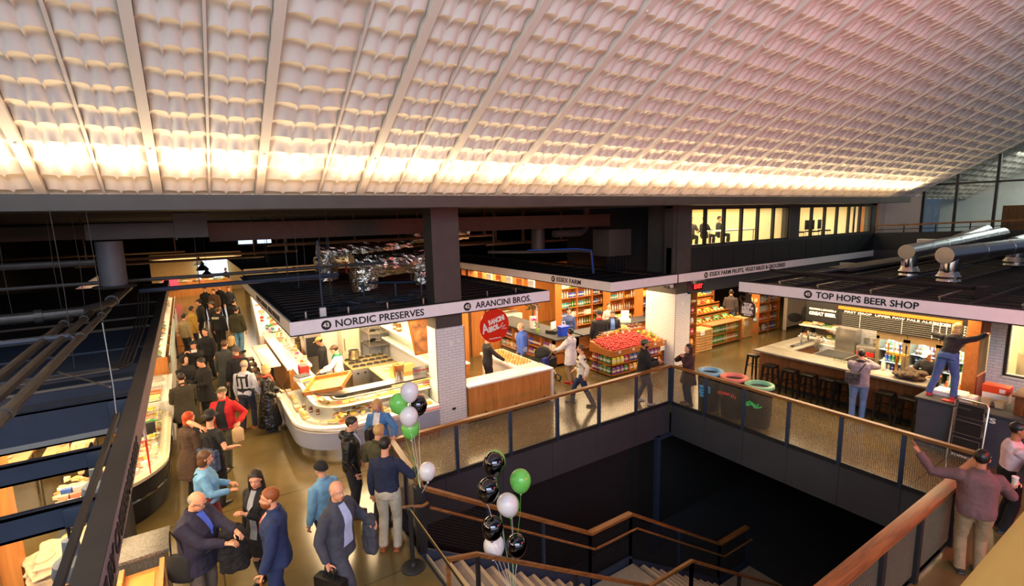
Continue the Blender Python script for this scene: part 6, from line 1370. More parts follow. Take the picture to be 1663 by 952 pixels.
random.seed(9)
for i in range(5): a.ball((13.8+.10*random.uniform(-1, 1), 4.35+.16*random.uniform(-1, 1), 1.13+.03*i), (.20-.02*i, .26-.03*i, .07), 12, 8)
o = link('coat_heap', remesh(a, .014, .03, 9, 3), C('olive brown', (70, 54, 36)), None, 60); tag(o, 'olive brown coat heaped on the end of the wooden bar', 'coat')
# end block things
for i, (x, y, z, w_, d_, h_, c, l) in enumerate(((13.2, 3.45, 1.07, .2, .5, .10, 'white', 'white carton lying on the dark end block under the standing woman'), (13.05, 3.12, 1.07, .16, .22, .12, 'white', 'white carton on the dark end block nearest the chalk frame'), (13.45, 2.80, 1.07, .14, .38, .20, 'white', 'white carton under the orange box on the dark end block'))):
    t = Thing('carton', l, 'box', (x, y, z)); a = MB(); a.cbox(-w_, w_, -d_/2, d_/2, 0, h_, .005); t.part('body', a, M_white); a = MB(); a.box(-w_*.9, w_*.9, -.02, .02, h_, h_+.002); t.part('tape_strip', a, mat('paper tape', (206, 186, 150), .6))
t = Thing('orange_box', 'orange box with a small white label stacked on a white carton', 'box', (13.45, 2.80, 1.272)); a = MB(); a.cbox(-.14, .14, -.20, .20, 0, .15, .006); t.part('body', a, mat('orange card', (224, 74, 30), .5)); a = MB(); a.box(-.142, -.14, -.15, -.06, .03, .11); t.part('label_patch', a, M_white)
for i in range(2): a = MB(); a.rings([[(13.1+x*w, 2.86-.2*i+y*w, 1.07+z) for x, y in ((-.09,-.07),(.09,-.07),(.09,.07),(-.09,.07))] for z, w in ((0, .8), (.13, 1))], False); a.box(13.03, 13.17, 2.80-.2*i, 2.92-.2*i, 1.07, 1.075); solo('paper_tray', a, mat('kraft paper', (206, 176, 130), .7), ('open kraft paper box before the orange box, left one', 'open kraft paper box before the orange box, right one')[i], 'box')
t = Thing('wooden_cabinet', 'brown wooden cabinet on the dark end block at the right edge', 'cabinet', (13.3, 1.2, 1.07)); a = MB(); a.cbox(12.85, 13.5, 1.0, 2.42, 1.07, 1.42, .008); t.part('body', a, M_barwood, True); a = MB(); a.cbox(12.8, 13.55, .95, 2.46, 1.42, 1.46, .005); t.part('top', a, M_barwood, True); a = MB(); a.box(12.88, 13.0, 1.9, 2.2, 1.462, 1.468); t.part('paper', a, M_white, True)
item('cup', 'gold', (12.75, 2.95, 1.072), 'on the front edge of the dark end block', 'beer cups on the end block')
a = MB(); a.cbox(12.68, 12.8, 3.25, 3.45, 1.07, 1.10, .01); solo('red_pouch', a, mat('red plastic', (206, 40, 34), .4), 'small red pouch at the front edge of the dark end block', 'pouch')
t = Thing('chalk_frame', 'grey framed standing board with three black panels before the bar end', 'sign', (12.35, 2.95, 0))
mx = Matrix.Translation((12.40, 2.95, 0)) @ Matrix.Rotation(R(9), 4, 'Y') @ Matrix.Rotation(R(-8), 4, 'Z')
a = MB(); a.tube([mx @ Vector(p) for p in ((0, -.26, 0), (0, -.26, 1.18), (0, -.22, 1.24), (0, .22, 1.24), (0, .26, 1.18), (0, .26, 0))], .018, 8); t.part('frame', a, M_steel, True)
for z in (.20, .54, .88):
    a = MB(); a.box(-.006, .006, -.22, .22, z, z+.30, mx); p = t.part('panel', a, M_soot, True)
    a = MB(); a.tube([mx @ Vector((-.01, y, zz)) for y, zz in ((-.21, z+.02), (-.21, z+.28), (.21, z+.28), (.21, z+.02))], .006, 6, True); t.part('panel_edge', a, M_steel, True)
ring_text('TOPHOPS', .07, M_letter, 'lettering', t.o, Matrix.Translation(-t.loc) @ mx @ face('-x', (-.012, .2, .12)), width=.4, bold=.002)
a = MB(); a.tube([(12.62, 2.70, 0), (12.50, 2.74, 1.05)], .014, 6); a.tube([(12.62, 3.2, 0), (12.50, 3.16, 1.05)], .014, 6); t.part('back_leg', a, M_steel, True)
# recycling bins
def bin_(x, y, col, label, words, wc):
    t = Thing('recycling_bin', label, 'bin', (x, y, 0)); mc = mat('bin ring '+col, {'blue': (124, 180, 208), 'red': (222, 122, 106), 'green': (120, 190, 150)}[col], .4)
    a = MB(); a.lathe([(.26, .0), (.27, .02), (.30, .92), (.29, .93)], seg=28); t.part('drum', a, M_black)
    a = MB(); a.lathe([(.29, .92), (.33, .95), (.32, 1.0), (.25, 1.01), (.215, .96), (.215, .90)], seg=28, cap=False); t.part('rim_ring', a, mc)
    a = MB(); a.lathe([(.215, .86), (.0, .84)], seg=28); t.part('liner', a, mat('liner', (150, 160, 176), .4))
    mt = mat('bin words '+col, wc, .5, 0, 0, emit=wc, estr=.3)
    for i, s_ in enumerate(words): ring_text(s_, .075, mt, 'lettering', t.o, Matrix.Translation((0,0,0)) @ face('-x', (-.294+.003*i, .10, .62-.08*i)), width=.20, bold=.003)
    return t, mt
t, mt = bin_(10.95, 7.62, 'blue', 'black recycling bin with a light blue ring, farthest of three', ('METAL', 'GLASS', 'PLASTIC', 'CARTONS'), (60, 170, 220))
a = MB(); a.tube([(-.27, -.16, .5), (-.27, -.16, .62), (-.28, -.13, .66), (-.27, -.19, .66), (-.27, -.19, .5)], .008, 5, True); t.part('bottle_icon', a, mt)
t, mt = bin_(10.98, 6.985, 'red', 'black waste bin with a coral red ring, middle of three', ('TRASH',), (226, 50, 44))
for dy in (.17, -.16):
    a = MB(); 
    for k in range(3): a.tube([(-.275+.01*abs(k-1), dy+.05*(k-1)+.03*math.cos(b_), .58+.03*math.sin(b_)+.03*(k % 2)) for b_ in [2*math.pi*i/10 for i in range(10)]], .006, 5, True)
    t.part('scrap_icon', a, mt)
t, mt = bin_(10.93, 6.30, 'green', 'black compost bin with a mint green ring, nearest of three', (), (40, 190, 90))
for dy, s_ in ((.12, 1), (-.08, 1.3)):
    a = MB()
    for k in range(5): a.tube([(-.285, dy+.0, .50), (-.288, dy+.05*(k-2)*s_, .56+.02*k), (-.285, dy+.07*(k-2)*s_, .60+.03*(k % 2))], [.006, .018, .004], 6)
    t.part('leaf_icon', a, mt)
random.seed(31)
# ------------------------------------------------------------------ cheese counter at the left
LO = [(-.66, 13.5), (-.66, 12.5), (-.66, 11.2)] + [(-1.86+1.2*math.cos(a), 11.0-1.25*math.sin(a)) for a in [R(v) for v in range(8, 90, 8)]] + [(-2.05, 9.75)]
t = Thing('cheese_counter', 'dark curved cheese counter with a pale rim below the left canopy', 'counter', (-.66, 9.7, 0))
t.part('body_panel', sweep(LO, -1, [(.05, 0), (.0, .2), (0, .70), (.72, .70), (.72, 0)]), M_black, True, recalc=True)
t.part('chrome_strip', sweep(LO, -1, [(-.012, .40), (-.02, .42), (-.012, .44), (.01, .42)]), M_chrome, True, recalc=True)
t.part('rim', sweep(LO, -1, [(-.03, .70), (-.04, .76), (.02, .80), (.12, .79), (.12, .70)]), mat('cream rim', (220, 208, 178), .35), True, recalc=True)
t.part('deck', sweep(LO, -1, [(.12, .70), (.12, .76), (.76, .80), (.76, .70)]), M_white, True, recalc=True)
t.part('glass_front', sweep(LO[:4], -1, [(.06, .80), (.12, 1.22), (.128, 1.22), (.07, .80)]), M_glass, True, recalc=True)
k = 0
for ring, u in enumerate((.20, .32, .44, .56, .68)):
    for p, a in along(LO, -1, u, .135, .80+.015*ring):
        if random.random() < .12: continue
        sh = random.choice(['cheese', 'cheese', 'cheese', 'wheel', 'loaf']); sc_ = {'cheese': .72, 'wheel': .46, 'loaf': .42}[sh]
        item(sh, random.choice(['cream', 'cream', 'white', 'tan', 'cream', 'gold', 'orange']), (p.x+random.uniform(-.02, .02), p.y+random.uniform(-.02, .02), p.z+random.uniform(0, .05)), 'piled on the cheese counter', 'cheeses on the cheese counter', random.uniform(0, 6.28), sc_)
for i in range(3): item('leafy', ('yellow', 'green', 'yellow')[i], (-.9-.05*i, 11.5+.9*i, .90), 'lying among the cheeses', 'greens among the cheeses', s=1.0)
a = MB(); a.cbox(-1.15, -.85, 11.9, 12.0, .86, 1.12, .005, Matrix.Identity(4)); solo('slate_board', a, M_black, 'dark slate board propped among the cheeses', 'board')
t = Thing('white_counter', 'white service counter with a glass guard beyond the cheese counter on the left', 'counter', (-.66, 13.7, 0))
a = MB(); a.cbox(-1.6, -.62, 13.7, 16.2, 0, .98, .01); t.part('body', a, M_white, True); a = MB(); a.add([(-.66, 13.7, .98), (-.66, 16.2, .98), (-.66, 16.2, 1.45), (-.66, 13.7, 1.45)], [(0,1,2,3)]); t.part('glass_guard', a, M_glass, True)
for i in range(12): item(random.choice(['tray', 'loaf', 'crate']), random.choice(['orange', 'orange', 'cream', 'gold', 'white']), (-1.0-.3*(i % 2), 13.9+.18*i, .98), 'on the white counter at the left of the aisle', 'food on the white counter')
t = Thing('display_case', 'long lit glass case along the left side of the aisle', 'display case', (-.66, 16.4, 0))
a = MB(); a.box(-1.7, -.66, 16.4, 30, 0, .85); t.part('base', a, M_white, True)
a = MB()
for z in (.85, 1.15, 1.42): a.box(-1.6, -.75, 16.4, 30, z-.02, z)
t.part('shelves', a, M_steel, True)
a = MB(); a.box(-.66, -.64, 16.4, 30, 1.42, 1.46); t.part('header_bar', a, M_steel, True)
for i in range(9): a = MB(); a.box(-1.6, -.70, 16.4+1.7*i-.012, 16.4+1.7*i+.012, .85, 1.42); t.part('divider', a, M_ply, True)
for i in range(5): a = MB(); a.box(-.64, -.62, 17.0+1.3*i, 18.0+1.3*i, .95, 1.40); t.part('menu_panel', a, mat('pale green menu', (206, 224, 206), .4, 0, .15, 9, emit=(190, 214, 190), estr=.15), True)
for i in range(30): item(random.choice(['jar', 'bottle', 'carton', 'loaf', 'leafy']), random.choice(['gold', 'orange', 'green', 'white', 'brown', 'yellow']), (-1.0-.3*(i % 2), 16.7+.45*i, 1.42), 'on top of the long lit case at the left of the aisle', 'goods on top of the long left case', s=1.2)
for i in range(46): item(random.choice(['tray', 'loaf', 'leafy']), random.choice(['gold', 'orange', 'red', 'green', 'yellow', 'cream']), (-.9-.25*(i % 3), 16.6+.29*i, (.852, 1.152)[i % 2]), 'in the long lit case at the left of the aisle', 'food in the long left case')
t = Thing('crate_stack', 'orange wooden crates and sacks stacked at the left of the aisle', 'crates', (-.5, 24, 0))
for i in range(6): a = MB(); a.box(-.60, -.2, 22.6+.9*(i % 3), 23.3+.9*(i % 3), .01+.4*(i//3), .39+.4*(i//3)); t.part('crate', a, M_ply, True)
# near end of the left stall
a = MB(); a.cbox(-1.15, -.55, 7.28, 7.86, .90, .95, .006); a.box(-1.1, -.6, 7.33, 7.80, 0, .90); solo('granite_counter', a, M_granite, 'speckled granite counter top beside the bald man with the phone', 'counter')
t = Thing('wood_case', 'orange wood display box with a glass lid in the left foreground', 'display case', (-.8, 6.3, 0))
a = MB(); a.box(-1.05, -.60, 6.0, 7.2, 0, .80); t.part('body', a, M_ply, True); a = MB(); a.box(-1.05, -1.0, 6.0, 7.2, .8, .9); a.box(-.65, -.60, 6.0, 7.2, .8, .9); t.part('side_rim', a, M_ply, True)
a = MB(); a.add([(-1.0, 6.0, .89), (-.65, 6.0, .89), (-.65, 7.25, .95), (-1.0, 7.25, .95)], [(0,1,2,3)]); t.part('glass_lid', a, M_glass, True)
a = MB(); a.box(-.95, -.7, 6.1, 7.1, .801, .81); t.part('tray_floor', a, mat('amber board', (226, 150, 60), .5), True)
a = MB(); a.rings([[(x, y, z) for x, y in ((-.02, -.06), (.0, -.06), (.0, .06), (-.02, .06))] for z in (.0, .01)] , True); 
t = Thing('pennant', 'red pointed pennant hanging under the left sign band', 'pennant', (-.62, 7.1, 2.3))
a = MB(); a.add([(0, -.10, .22), (0, .10, .22), (0, .02, -.25), (.012, -.10, .22), (.012, .10, .22), (.012, .02, -.25)], [(0,1,2), (5,4,3), (0,3,4,1), (1,4,5,2), (2,5,3,0)]); t.part('red_flag', a, mat('red cloth', (220, 30, 34), .6))
a = MB(); a.box(-.002, .014, -.11, .11, .22, .5); t.part('grey_header', a, mat('pale grey card', (196, 190, 190), .6))
t = Thing('wooden_crate', 'slatted pine crate standing under the pile of tote bags', 'crate', (-1.75, 7.7, 0))
a = MB()
for i in range(4): z = .52+.09*i; a.box(-1.88, -1.4, 7.45, 7.47, z, z+.075); a.box(-1.88, -1.4, 8.13, 8.15, z, z+.075); a.box(-1.90, -1.88, 7.45, 8.15, z, z+.075); a.box(-1.4, -1.38, 7.45, 8.15, z, z+.075)
t.part('slats', a, M_crate, True); a = MB(); a.box(-1.93, -1.2, 7.3, 8.3, 0, .5); t.part('plinth', a, M_granite, True)
a = MB()
for i, (cx, cy, an, tl) in enumerate(((-1.66, 7.80, .1, .0), (-1.60, 7.86, -.25, .03), (-1.68, 7.78, .35, -.04), (-1.58, 7.82, .05, .05))):
    mx = Matrix.Translation((cx, cy, .90+.042*i)) @ Matrix.Rotation(an, 4, 'Z') @ Matrix.Rotation(tl, 4, 'Y')
    a.cbox(-.30, .30, -.34, .34, 0, .036, .016, mx)
a.cbox(-.15, .15, -.02, .02, -.34, .02, .015, Matrix.Translation((-1.78, 7.44, .92)) @ Matrix.Rotation(.15, 4, 'X')); a.cbox(-.02, .02, -.16, .16, -.22, .02, .015, Matrix.Translation((-1.36, 7.62, .95)))
o = link('tote_pile', remesh(a, .012, .022, 5, 4), C('canvas cream', (188, 168, 138)), None, 60); tag(o, 'pile of cream canvas tote bags on the pine crate', 'bags')
a = MB(); 
for k in range(3): a.tube([(-1.6+.1*k, 8.05, 1.02), (-1.55+.1*k, 8.2, 1.10), (-1.4+.1*k, 8.22, 1.06), (-1.38+.08*k, 8.05, 1.06)], .016, 6)
a.tube([(-1.8+.10*math.cos(b_), 7.75+.13*math.sin(b_), 1.075) for b_ in [2*math.pi*k/14 for k in range(14)]], .006, 5, True); c = a.build('bag_handles', C('canvas cream', (188, 168, 138)), o)
t = Thing('cheese_case', 'low glass case topped with wrapped cheese blocks in the left stall', 'display case', (-1.7, 8.8, 0))
a = MB(); a.box(-1.9, -1.1, 8.55, 9.5, 0, .75); t.part('base', a, M_panel, True); a = MB(); a.box(-1.9, -1.1, 8.55, 9.5, 1.05, 1.06); a.box(-1.9, -1.1, 8.55, 8.56, .75, 1.05); a.box(-1.11, -1.1, 8.55, 9.5, .75, 1.05); t.part('glass_box', a, M_glass, True)
for i in range(14): item('carton', random.choice(['cream', 'cream', 'white', 'blue', 'tan']), (-1.78+.13*(i % 5), 8.75+.22*(i//5), 1.062), 'stacked on the low glass case in the left stall', 'wrapped cheese blocks on the low glass case', random.uniform(-.3, .3), 1.1, name='cheese_block')
for i in range(12): item('loaf', random.choice(['cream', 'tan', 'white']), (-1.75+.16*(i % 4), 8.75+.25*(i//4), .75), 'inside the low glass case in the left stall', 'cheese inside the low glass case', random.uniform(0, 3), .55, name='cheese_piece')
t = Thing('flower_bunch', 'bunch of red flowers behind the cheese counter', 'flowers', (-1.35, 9.9, .8))
a = MB(); a.lathe([(.06, 0), (.08, .16), (.07, .16)], seg=12); t.part('pot', a, M_crate); a = MB()
for i in range(30): b_ = i*2.4; a.ball((.14*random.random()*math.cos(b_)*1.2, .16*math.sin(b_)*random.random(), .2+.15*random.random()), (.035, .03, .025), 6, 4)
t.part('blossom', a, mat('red petals', (210, 30, 36), .6)); a = MB()
for i in range(16): b_ = i*2.4; a.ball((.15*math.cos(b_), .15*math.sin(b_), .16+.08*random.random()), (.05, .02, .02), 6, 4)
t.part('leaves', a, mat('leaf green', (70, 110, 50), .6))
t = Thing('wood_partition', 'tall honey-wood end panel with white tile beside it at the left edge', 'panel', (-2.1, 7.8, 0))
a = MB(); a.box(-2.20, -2.02, 7.8, 8.02, 0, 2.6); t.part('wood_face', a, M_ply, True); a = MB(); a.box(-2.26, -2.20, 7.7, 7.8, 0, 2.6); t.part('steel_edge', a, M_steel, True)
w = MB(); w.box(-4.5, -2.27, 7.75, 7.9, 0, 2.7); struct('wall_left_stall', w, M_tile)
w = MB(); w.box(-3.6, -3.5, 9.2, 30, 0, 2.75); struct('wall_left_tile', w, M_tile)
for x0, y0, l in ((-3.45, 10.95, 'steel prep table at the back left of the cheese stall'), (-2.55, 11.3, 'steel prep table behind the vendor in the purple scarf')):
    t = Thing('prep_table', l, 'table', (x0, y0, 0)); a = MB(); a.cbox(x0, x0+.7, y0, y0+1.5, .86, .90, .005); t.part('table_top', a, mat('warm butcher board', (206, 178, 130), .5), True)
    for x in (x0+.04, x0+.66):
        for y in (y0+.05, y0+1.45): a = MB(); a.tube([(x, y, 0), (x, y, .86)], .02, 8); t.part('leg', a, M_steel, True)
    for i in range(5): item(random.choice(['loaf', 'wheel', 'cheese']), random.choice(['yellow', 'cream', 'tan']), (x0+.2+.15*(i % 3), y0+.2+.25*i, .90), 'on the prep table in the cheese stall', 'cheese on the prep tables', random.uniform(0, 3), .9)
a = MB(); a.cbox(-2.9, -2.5, 9.3, 9.8, 0, .55, .03); solo('dark_crate', a, M_black, 'dark plastic tub on the floor of the cheese stall', 'tub')
for i in range(64): item(random.choice(['leafy', 'carton', 'loaf', 'bottle']), random.choice(['green', 'orange', 'yellow', 'green', 'red', 'cream']), (-3.3+.2*(i % 8), 15.1+.42*(i//8), .0+.86), 'on the shelves seen between the slats of the left canopy', 'goods seen between the slats', s=1.3)
a = MB(); a.box(-3.4, -1.75, 14.8, 18.6, .80, .86)
for x in (-3.3, -1.85): 
    for y in (14.9, 18.5): a.box(x-.03, x+.03, y-.03, y+.03, 0, .8)
solo('back_bench', a, M_ply, 'long wooden bench of produce seen between the slats of the left canopy', 'bench')

# ------------------------------------------------------------------ right side of the aisle beyond the curved counter
t = Thing('marble_table', 'narrow white marble bar table beside the aisle', 'table', (1.55, 15.1, 0))
a = MB(); a.cbox(1.52, 1.95, 15.1, 18.1, .97, 1.01, .006); t.part('table_top', a, M_marble, True)
for y in (15.4, 17.8): a = MB(); a.tube([(1.75, y, 0), (1.75, y, .97)], .035, 8); t.part('leg', a, M_black, True)
t = Thing('inner_counter', 'white service counter edged with wood behind the marble bar table', 'counter', (2.05, 14.4, 0))
a = MB(); a.box(2.05, 2.6, 14.4, 19.5, 0, 1.0); t.part('body', a, M_ply, True); a = MB(); a.cbox(2.0, 2.65, 14.4, 19.5, 1.0, 1.06, .006); t.part('worktop', a, M_marble, True)
a = MB(); a.add([(2.3, 14.4, 1.06), (2.3, 17.0, 1.06), (2.3, 17.0, 1.4), (2.3, 14.4, 1.4)], [(0,1,2,3)]); t.part('glass_guard', a, M_glass, True)
for i in range(26): item(random.choice(['tray', 'plate', 'jar', 'cup', 'carton', 'can']), random.choice(['white', 'white', 'red', 'cream', 'gold', 'green', 'orange']), (2.42+.12*(i % 2), 14.6+.185*i, 1.06), 'on the white counter behind the marble bar table', 'things on the white inner counter')
def bar_chair(x, y, rz, l):
    t = Thing('bar_chair', l, 'chair', (x, y, 0), rz); M = M_black
    a = MB(); a.cbox(-.19, .19, -.19, .19, .72, .76, .01); t.part('seat', a, M_barwood)
    for sx in (-.17, .17): 
        a = MB(); a.tube([(sx*1.1, .19, 0), (sx, .17, .72)], .014, 6); t.part('leg', a, M); a = MB(); a.tube([(sx*1.1, -.2, 0), (sx, -.17, .72), (sx, -.2, 1.12)], .014, 6); t.part('leg', a, M)
    a = MB()
    for z in (.86, .96, 1.08): a.tube([(-.17, -.19, z), (.17, -.19, z)], .012, 6)
    for x_ in (-.06, .06): a.tube([(x_, -.19, .76), (x_, -.19, 1.08)], .010, 6)
    t.part('back_lattice', a, M); a = MB()
    for z in (.25, .45): a.tube([(-.18, -.19, z), (-.18, .18, z)], .010, 6); a.tube([(.18, -.19, z), (.18, .18, z)], .010, 6)
    t.part('stretcher', a, M)
for i in range(5): bar_chair(1.30, 14.6+.72*i, R(-90), 'black metal bar chair in the row beside the marble table, %s from the near end' % ('first', 'second', 'third', 'fourth', 'fifth')[i])
t = Thing('far_counter', 'long white counter heaped with goods on the right of the far aisle', 'counter', (2.2, 19.8, 0))
a = MB(); a.rings([[(1.95+f*1.25, 19.8+f*16, z), (3.1+f*1.25, 19.8+f*16, z), (3.1+f*1.25, 19.8+f*16, z+.95), (1.95+f*1.25, 19.8+f*16, z+.95)] for f in (0, 1) for z in (0,)]); t.part('body', a, M_white, True, recalc=True)
for i in range(150):
    f = random.random(); item(random.choice(['tray', 'jar', 'carton', 'leafy', 'loaf', 'can', 'packet']), random.choice(['white', 'cream', 'red', 'orange', 'teal', 'green', 'gold', 'pink', 'white']), (2.15+f*1.25+random.uniform(0, .8), 19.95+f*15.6, .952), 'heaped on the long far counter at the right of the aisle', 'goods on the long far counter', random.uniform(0, 3), 1.1)
# far end shop
w = MB(); w.box(-2.2, 3.6, 44, 44.2, 0, 2.9); struct('wall_far_shop', w, mat('amber wall', (206, 170, 110), .6))
t = Thing('far_shop', 'brightly lit shop counter with a pale sign band at the far end of the aisle', 'shop', (-1.8, 41.5, 0))
a = MB(); a.box(-1.7, 2.6, 41.6, 42.4, 0, 1.0); t.part('counter', a, M_ply, True)
a = MB(); a.box(-1.9, 3.4, 41.2, 41.3, 2.62, 3.0); t.part('sign_band', a, mat('cream band', (224, 208, 170), .5), True)
ring_text('NA', .26, M_txt, 'lettering', t.o, face('-y', Vector((1.0, 41.19, 2.81))-t.loc), width=.55, bold=.005)
a = MB(); a.box(.7, 2.6, 43.6, 43.9, 1.0, 2.5); t.part('bright_cabinet', a, mat('bright cabinet', (200, 224, 240), .4, 0, 0, emit=(190, 220, 250), estr=1.4), True)
a = MB(); a.box(-1.5, -.6, 41.5, 41.58, .55, 1.3); t.part('pink_panel', a, mat('pink panel', (230, 90, 120), .5, 0, 0, emit=(230, 60, 100), estr=.4), True)
for i in range(30): item(random.choice(['tray', 'leafy', 'loaf']), random.choice(['white', 'green', 'orange', 'gold', 'yellow']), (-1.5+.13*i, 41.8+.2*(i % 2), 1.0), 'on the counter of the far shop', 'food on the far shop counter', s=1.6)
for i in range(3):
    z = 2.55-.0*i; t = Thing('pendant_lamp', 'black pendant lamp over the far aisle, %s from the viewer' % ('first', 'second', 'third')[i], 'lamp', (.75-.05*i, 27+4.5*i, z))
    a = MB(); a.lathe([(.03, .5), (.06, .42), (.08, .3), (.28, .1), (.30, .02), (.27, .0), (.05, .25)], seg=18); t.part('lamp_shade', a, M_black)
    a = MB(); a.ball((0, 0, .08), .07, 10, 8); t.part('bulb', a, mat('bulb glow', (255, 220, 160), .4, 0, 0, emit=(255, 210, 140), estr=4)); a = MB(); a.tube([(0, 0, .45), (0, 0, 5.25-z)], .01, 6); t.part('cord', a, M_black)
t = Thing('wall_screen', 'pair of bright pale windows high at the far end of the hall', 'window', (3.2, 40, 3.3))
for x in (3.2, 4.4): a = MB(); a.box(x, x+.9, 40, 40.05, 3.55, 4.15); t.part('lit_pane', a, mat('bright cabinet', (200, 224, 240), .4), True)
a = MB(); a.box(3.1, 5.4, 40.05, 40.15, 3.4, 5.3); t.part('frame', a, M_soot, True)
t = Thing('far_band', 'pale sign band of the stall behind the nordic canopy reading porto rico', 'sign', (2.0, 24, 2.8))
a = MB(); a.box(2.0, 9.5, 24, 24.04, 2.8, 3.065); t.part('sign_band', a, mat('cream band', (224, 208, 170), .5), True)
a = disc_on('-y', Vector((4.0, 24, 2.93))-t.loc, .1); t.part('number_disc', a, M_txt); ring_text('PORTO RICO', .2, M_txt, 'lettering', t.o, face('-y', Vector((4.2, 23.995, 2.93))-t.loc), width=1.5, bold=.004)
a = MB(); a.box(2.0, 9.5, 24.04, 33, 2.96, 3.0); [a.box(x, x+.03, 24.1, 24.13, 3.0, 5.249) for x in (3, 6, 9)]; t.part('roof_slab', a, M_soot, True)
random.seed(41)
# ------------------------------------------------------------------ people
H = human
c_navy = C('navy', (30, 38, 66)); c_blk = C('black', (24, 24, 28)); c_char = C('charcoal', (40, 40, 46)); c_jean = C('blue denim', (60, 92, 140)); c_djean = C('dark denim', (40, 50, 82))
c_white = C('white cotton', (228, 226, 228)); c_stone = C('stone cotton', (196, 184, 166)); c_suitb = C('suit blue', (30, 48, 92)); c_suitg = C('suit grey', (62, 66, 82)); c_shirt = C('pale blue shirt', (176, 196, 236))
c_red = C('red cloth', (190, 28, 32)); c_lblue = C('light blue wool', (112, 168, 214)); c_maroon = C('maroon', (84, 28, 40)); c_olive = C('olive', (74, 72, 48)); c_tan = C('tan leather', (148, 84, 44), .5); c_leather = mat('black leather', (22, 22, 24), .32, 0, .2, 12, .3, 30)
c_vinyl = mat('glossy black vinyl', (14, 14, 16), .14, 0, .2, 12, .5, 22); c_brown = C('mauve brown fleece', (110, 78, 78)); c_khaki = C('khaki', (150, 124, 92)); c_greyj = C('lilac grey', (140, 132, 142)); c_yel = C('mustard', (178, 140, 56)); c_beige = C('beige', (150, 128, 92)); c_pink = C('rose white', (226, 196, 204))
def held(name, mb, m, loc, label, cat, rz=0, **k): return solo(name, mb, m, label, cat, loc=loc, rotz=rz, **k)
B = {}
B['navy'] = H('man in a navy sweater and stone trousers, back turned, at the stair head', (2.2, 6.98, 0), away(8), 1.80, top='sweater', topc=c_navy, hem=.93, legc=c_stone, shoe=c_tan, hair='short', RA=(.34, .30, 1.12), lf=(-.1, 0), rf=(.11, .02), yaw=-10)
B['leather'] = H('man in a black leather jacket looking down beside the blonde woman', (2.0, 8.16, 0), away(84), 1.78, top='jacket', topc=c_leather, hood=True, legc=c_char, hair='short', hairc=HA['hair dark'], shoe=C('brown leather', (76, 48, 30), .5), yaw=-6, nod=14, shirt=c_shirt, RA=(.24, .10, .86), LA=(-.24, .08, .86), curl=.9)
B['denim'] = H('blonde woman in a blue denim jacket leaning at the railing corner', (2.76, 9.0, 0), away(186), 1.68, top='jacket', topc=C('jacket denim', (74, 124, 184)), female=True, hair='long', hairc=HA['hair blonde'], shirt=c_white, open_=(.06, .075, .98), legc=c_blk, nod=16, yaw=0, LA=(-.42, .36, 1.12), RA=(.10, .30, 1.12), hem=.92)
B['blond'] = H('fair-haired man in an olive jacket hidden behind the man in the navy sweater', (2.3, 7.62, 0), away(25), 1.74, top='jacket', topc=c_olive, hair='short', hairc=HA['hair blonde'], legc=c_char, LA=(-.2, .25, 1.1), nod=10)
B['kid'] = H('person in a pale blue denim jacket and black beanie behind the man with the briefcase', (1.32, 7.15, 0), away(300), 1.62, top='jacket', topc=C('pale denim', (116, 168, 204)), hat='beanie', hatc=c_blk, hair='none', legc=c_djean, rf=(.1, .18), lf=(-.1, -.2))
B['grey'] = H('bald man in an open grey suit striding right with a black briefcase', (1.28, 6.16, 0), away(112), 1.82, top='jacket', topc=c_suitg, hem=.80, shirt=c_shirt, open_=(.05, .085, .96), legc=c_suitg, hair='bald', hairc=HA['hair grey'], yaw=-12, nod=6, rf=(.1, .26), lf=(-.09, -.28), RA=(.25, .02, .80), LA=(-.36, .18, 1.02), curl=1.0, girth=1.08)
B['suit'] = H('man with a ginger beard in a blue suit and red tie', (.58, 6.42, 0), away(250), 1.79, top='jacket', topc=c_suitb, hem=.80, shirt=c_white, tie=C('red silk', (206, 30, 34), .45), legc=c_suitb, hair='short', hairc=HA['hair ginger'], beard=HA['hair ginger'], yaw=8, LA=(-.25, .14, .82), curl=.9, girth=1.05, shoe=c_tan)
B['coat'] = H('dark-haired woman in a long black coat and knee boots', (.50, 7.22, 0), away(196), 1.72, top='coat', topc=c_blk, hem=.56, female=True, hair='long', hairc=HA['hair dark'], legtype='none', boots=.80, shoe=c_leather, yaw=26, nod=12, shirt=C('silver scarf', (150, 156, 170)), open_=(.04, .06, .80), RA=(.27, .02, .80), LA=(-.02, .26, 1.24), curl=1.0)
B['phone'] = H('bald man with glasses in a dark blazer reading his phone', (-.24, 6.98, 0), away(96), 1.77, top='jacket', topc=C('dark navy wool', (34, 32, 58)), hem=.74, girth=1.30, shirt=C('bright blue shirt', (72, 100, 220)), open_=(.05, .02, 1.2), legc=C('brown grey wool', (96, 86, 78)), hair='bald', hairc=HA['hair grey'], glasses=True, nod=26, LA=(-.04, .52, 1.20), RA=(.10, .46, 1.14), curl=.9)
B['ltblue'] = H('brown-haired woman in a light blue sweater and burgundy skirt', (-.10, 8.48, 0), away(62), 1.64, top='sweater', topc=c_lblue, female=True, girth=1.22, hair='bob', hairc=HA['hair brown'], legtype='skirt', legc=C('burgundy', (112, 24, 40)), boots=.7, strap=(c_blk, 1, -1), RA=(.2, .34, 1.08), LA=(-.12, .34, 1.06), nod=12, hem=.92)
B['blackt'] = H('person in a black t-shirt and black hat scratching the back of the neck', (.06, 9.92, 0), away(18), 1.76, top='tshirt', topc=c_blk, sleeve=.30, hat='fedora', hatc=C('black felt', (34, 32, 32)), hair='short', legc=c_blk, LA=(-.10, -.10, 1.50), Lp=(-1, -.1, .35), RA=(.30, .20, 1.06), hem=.88, yaw=20)
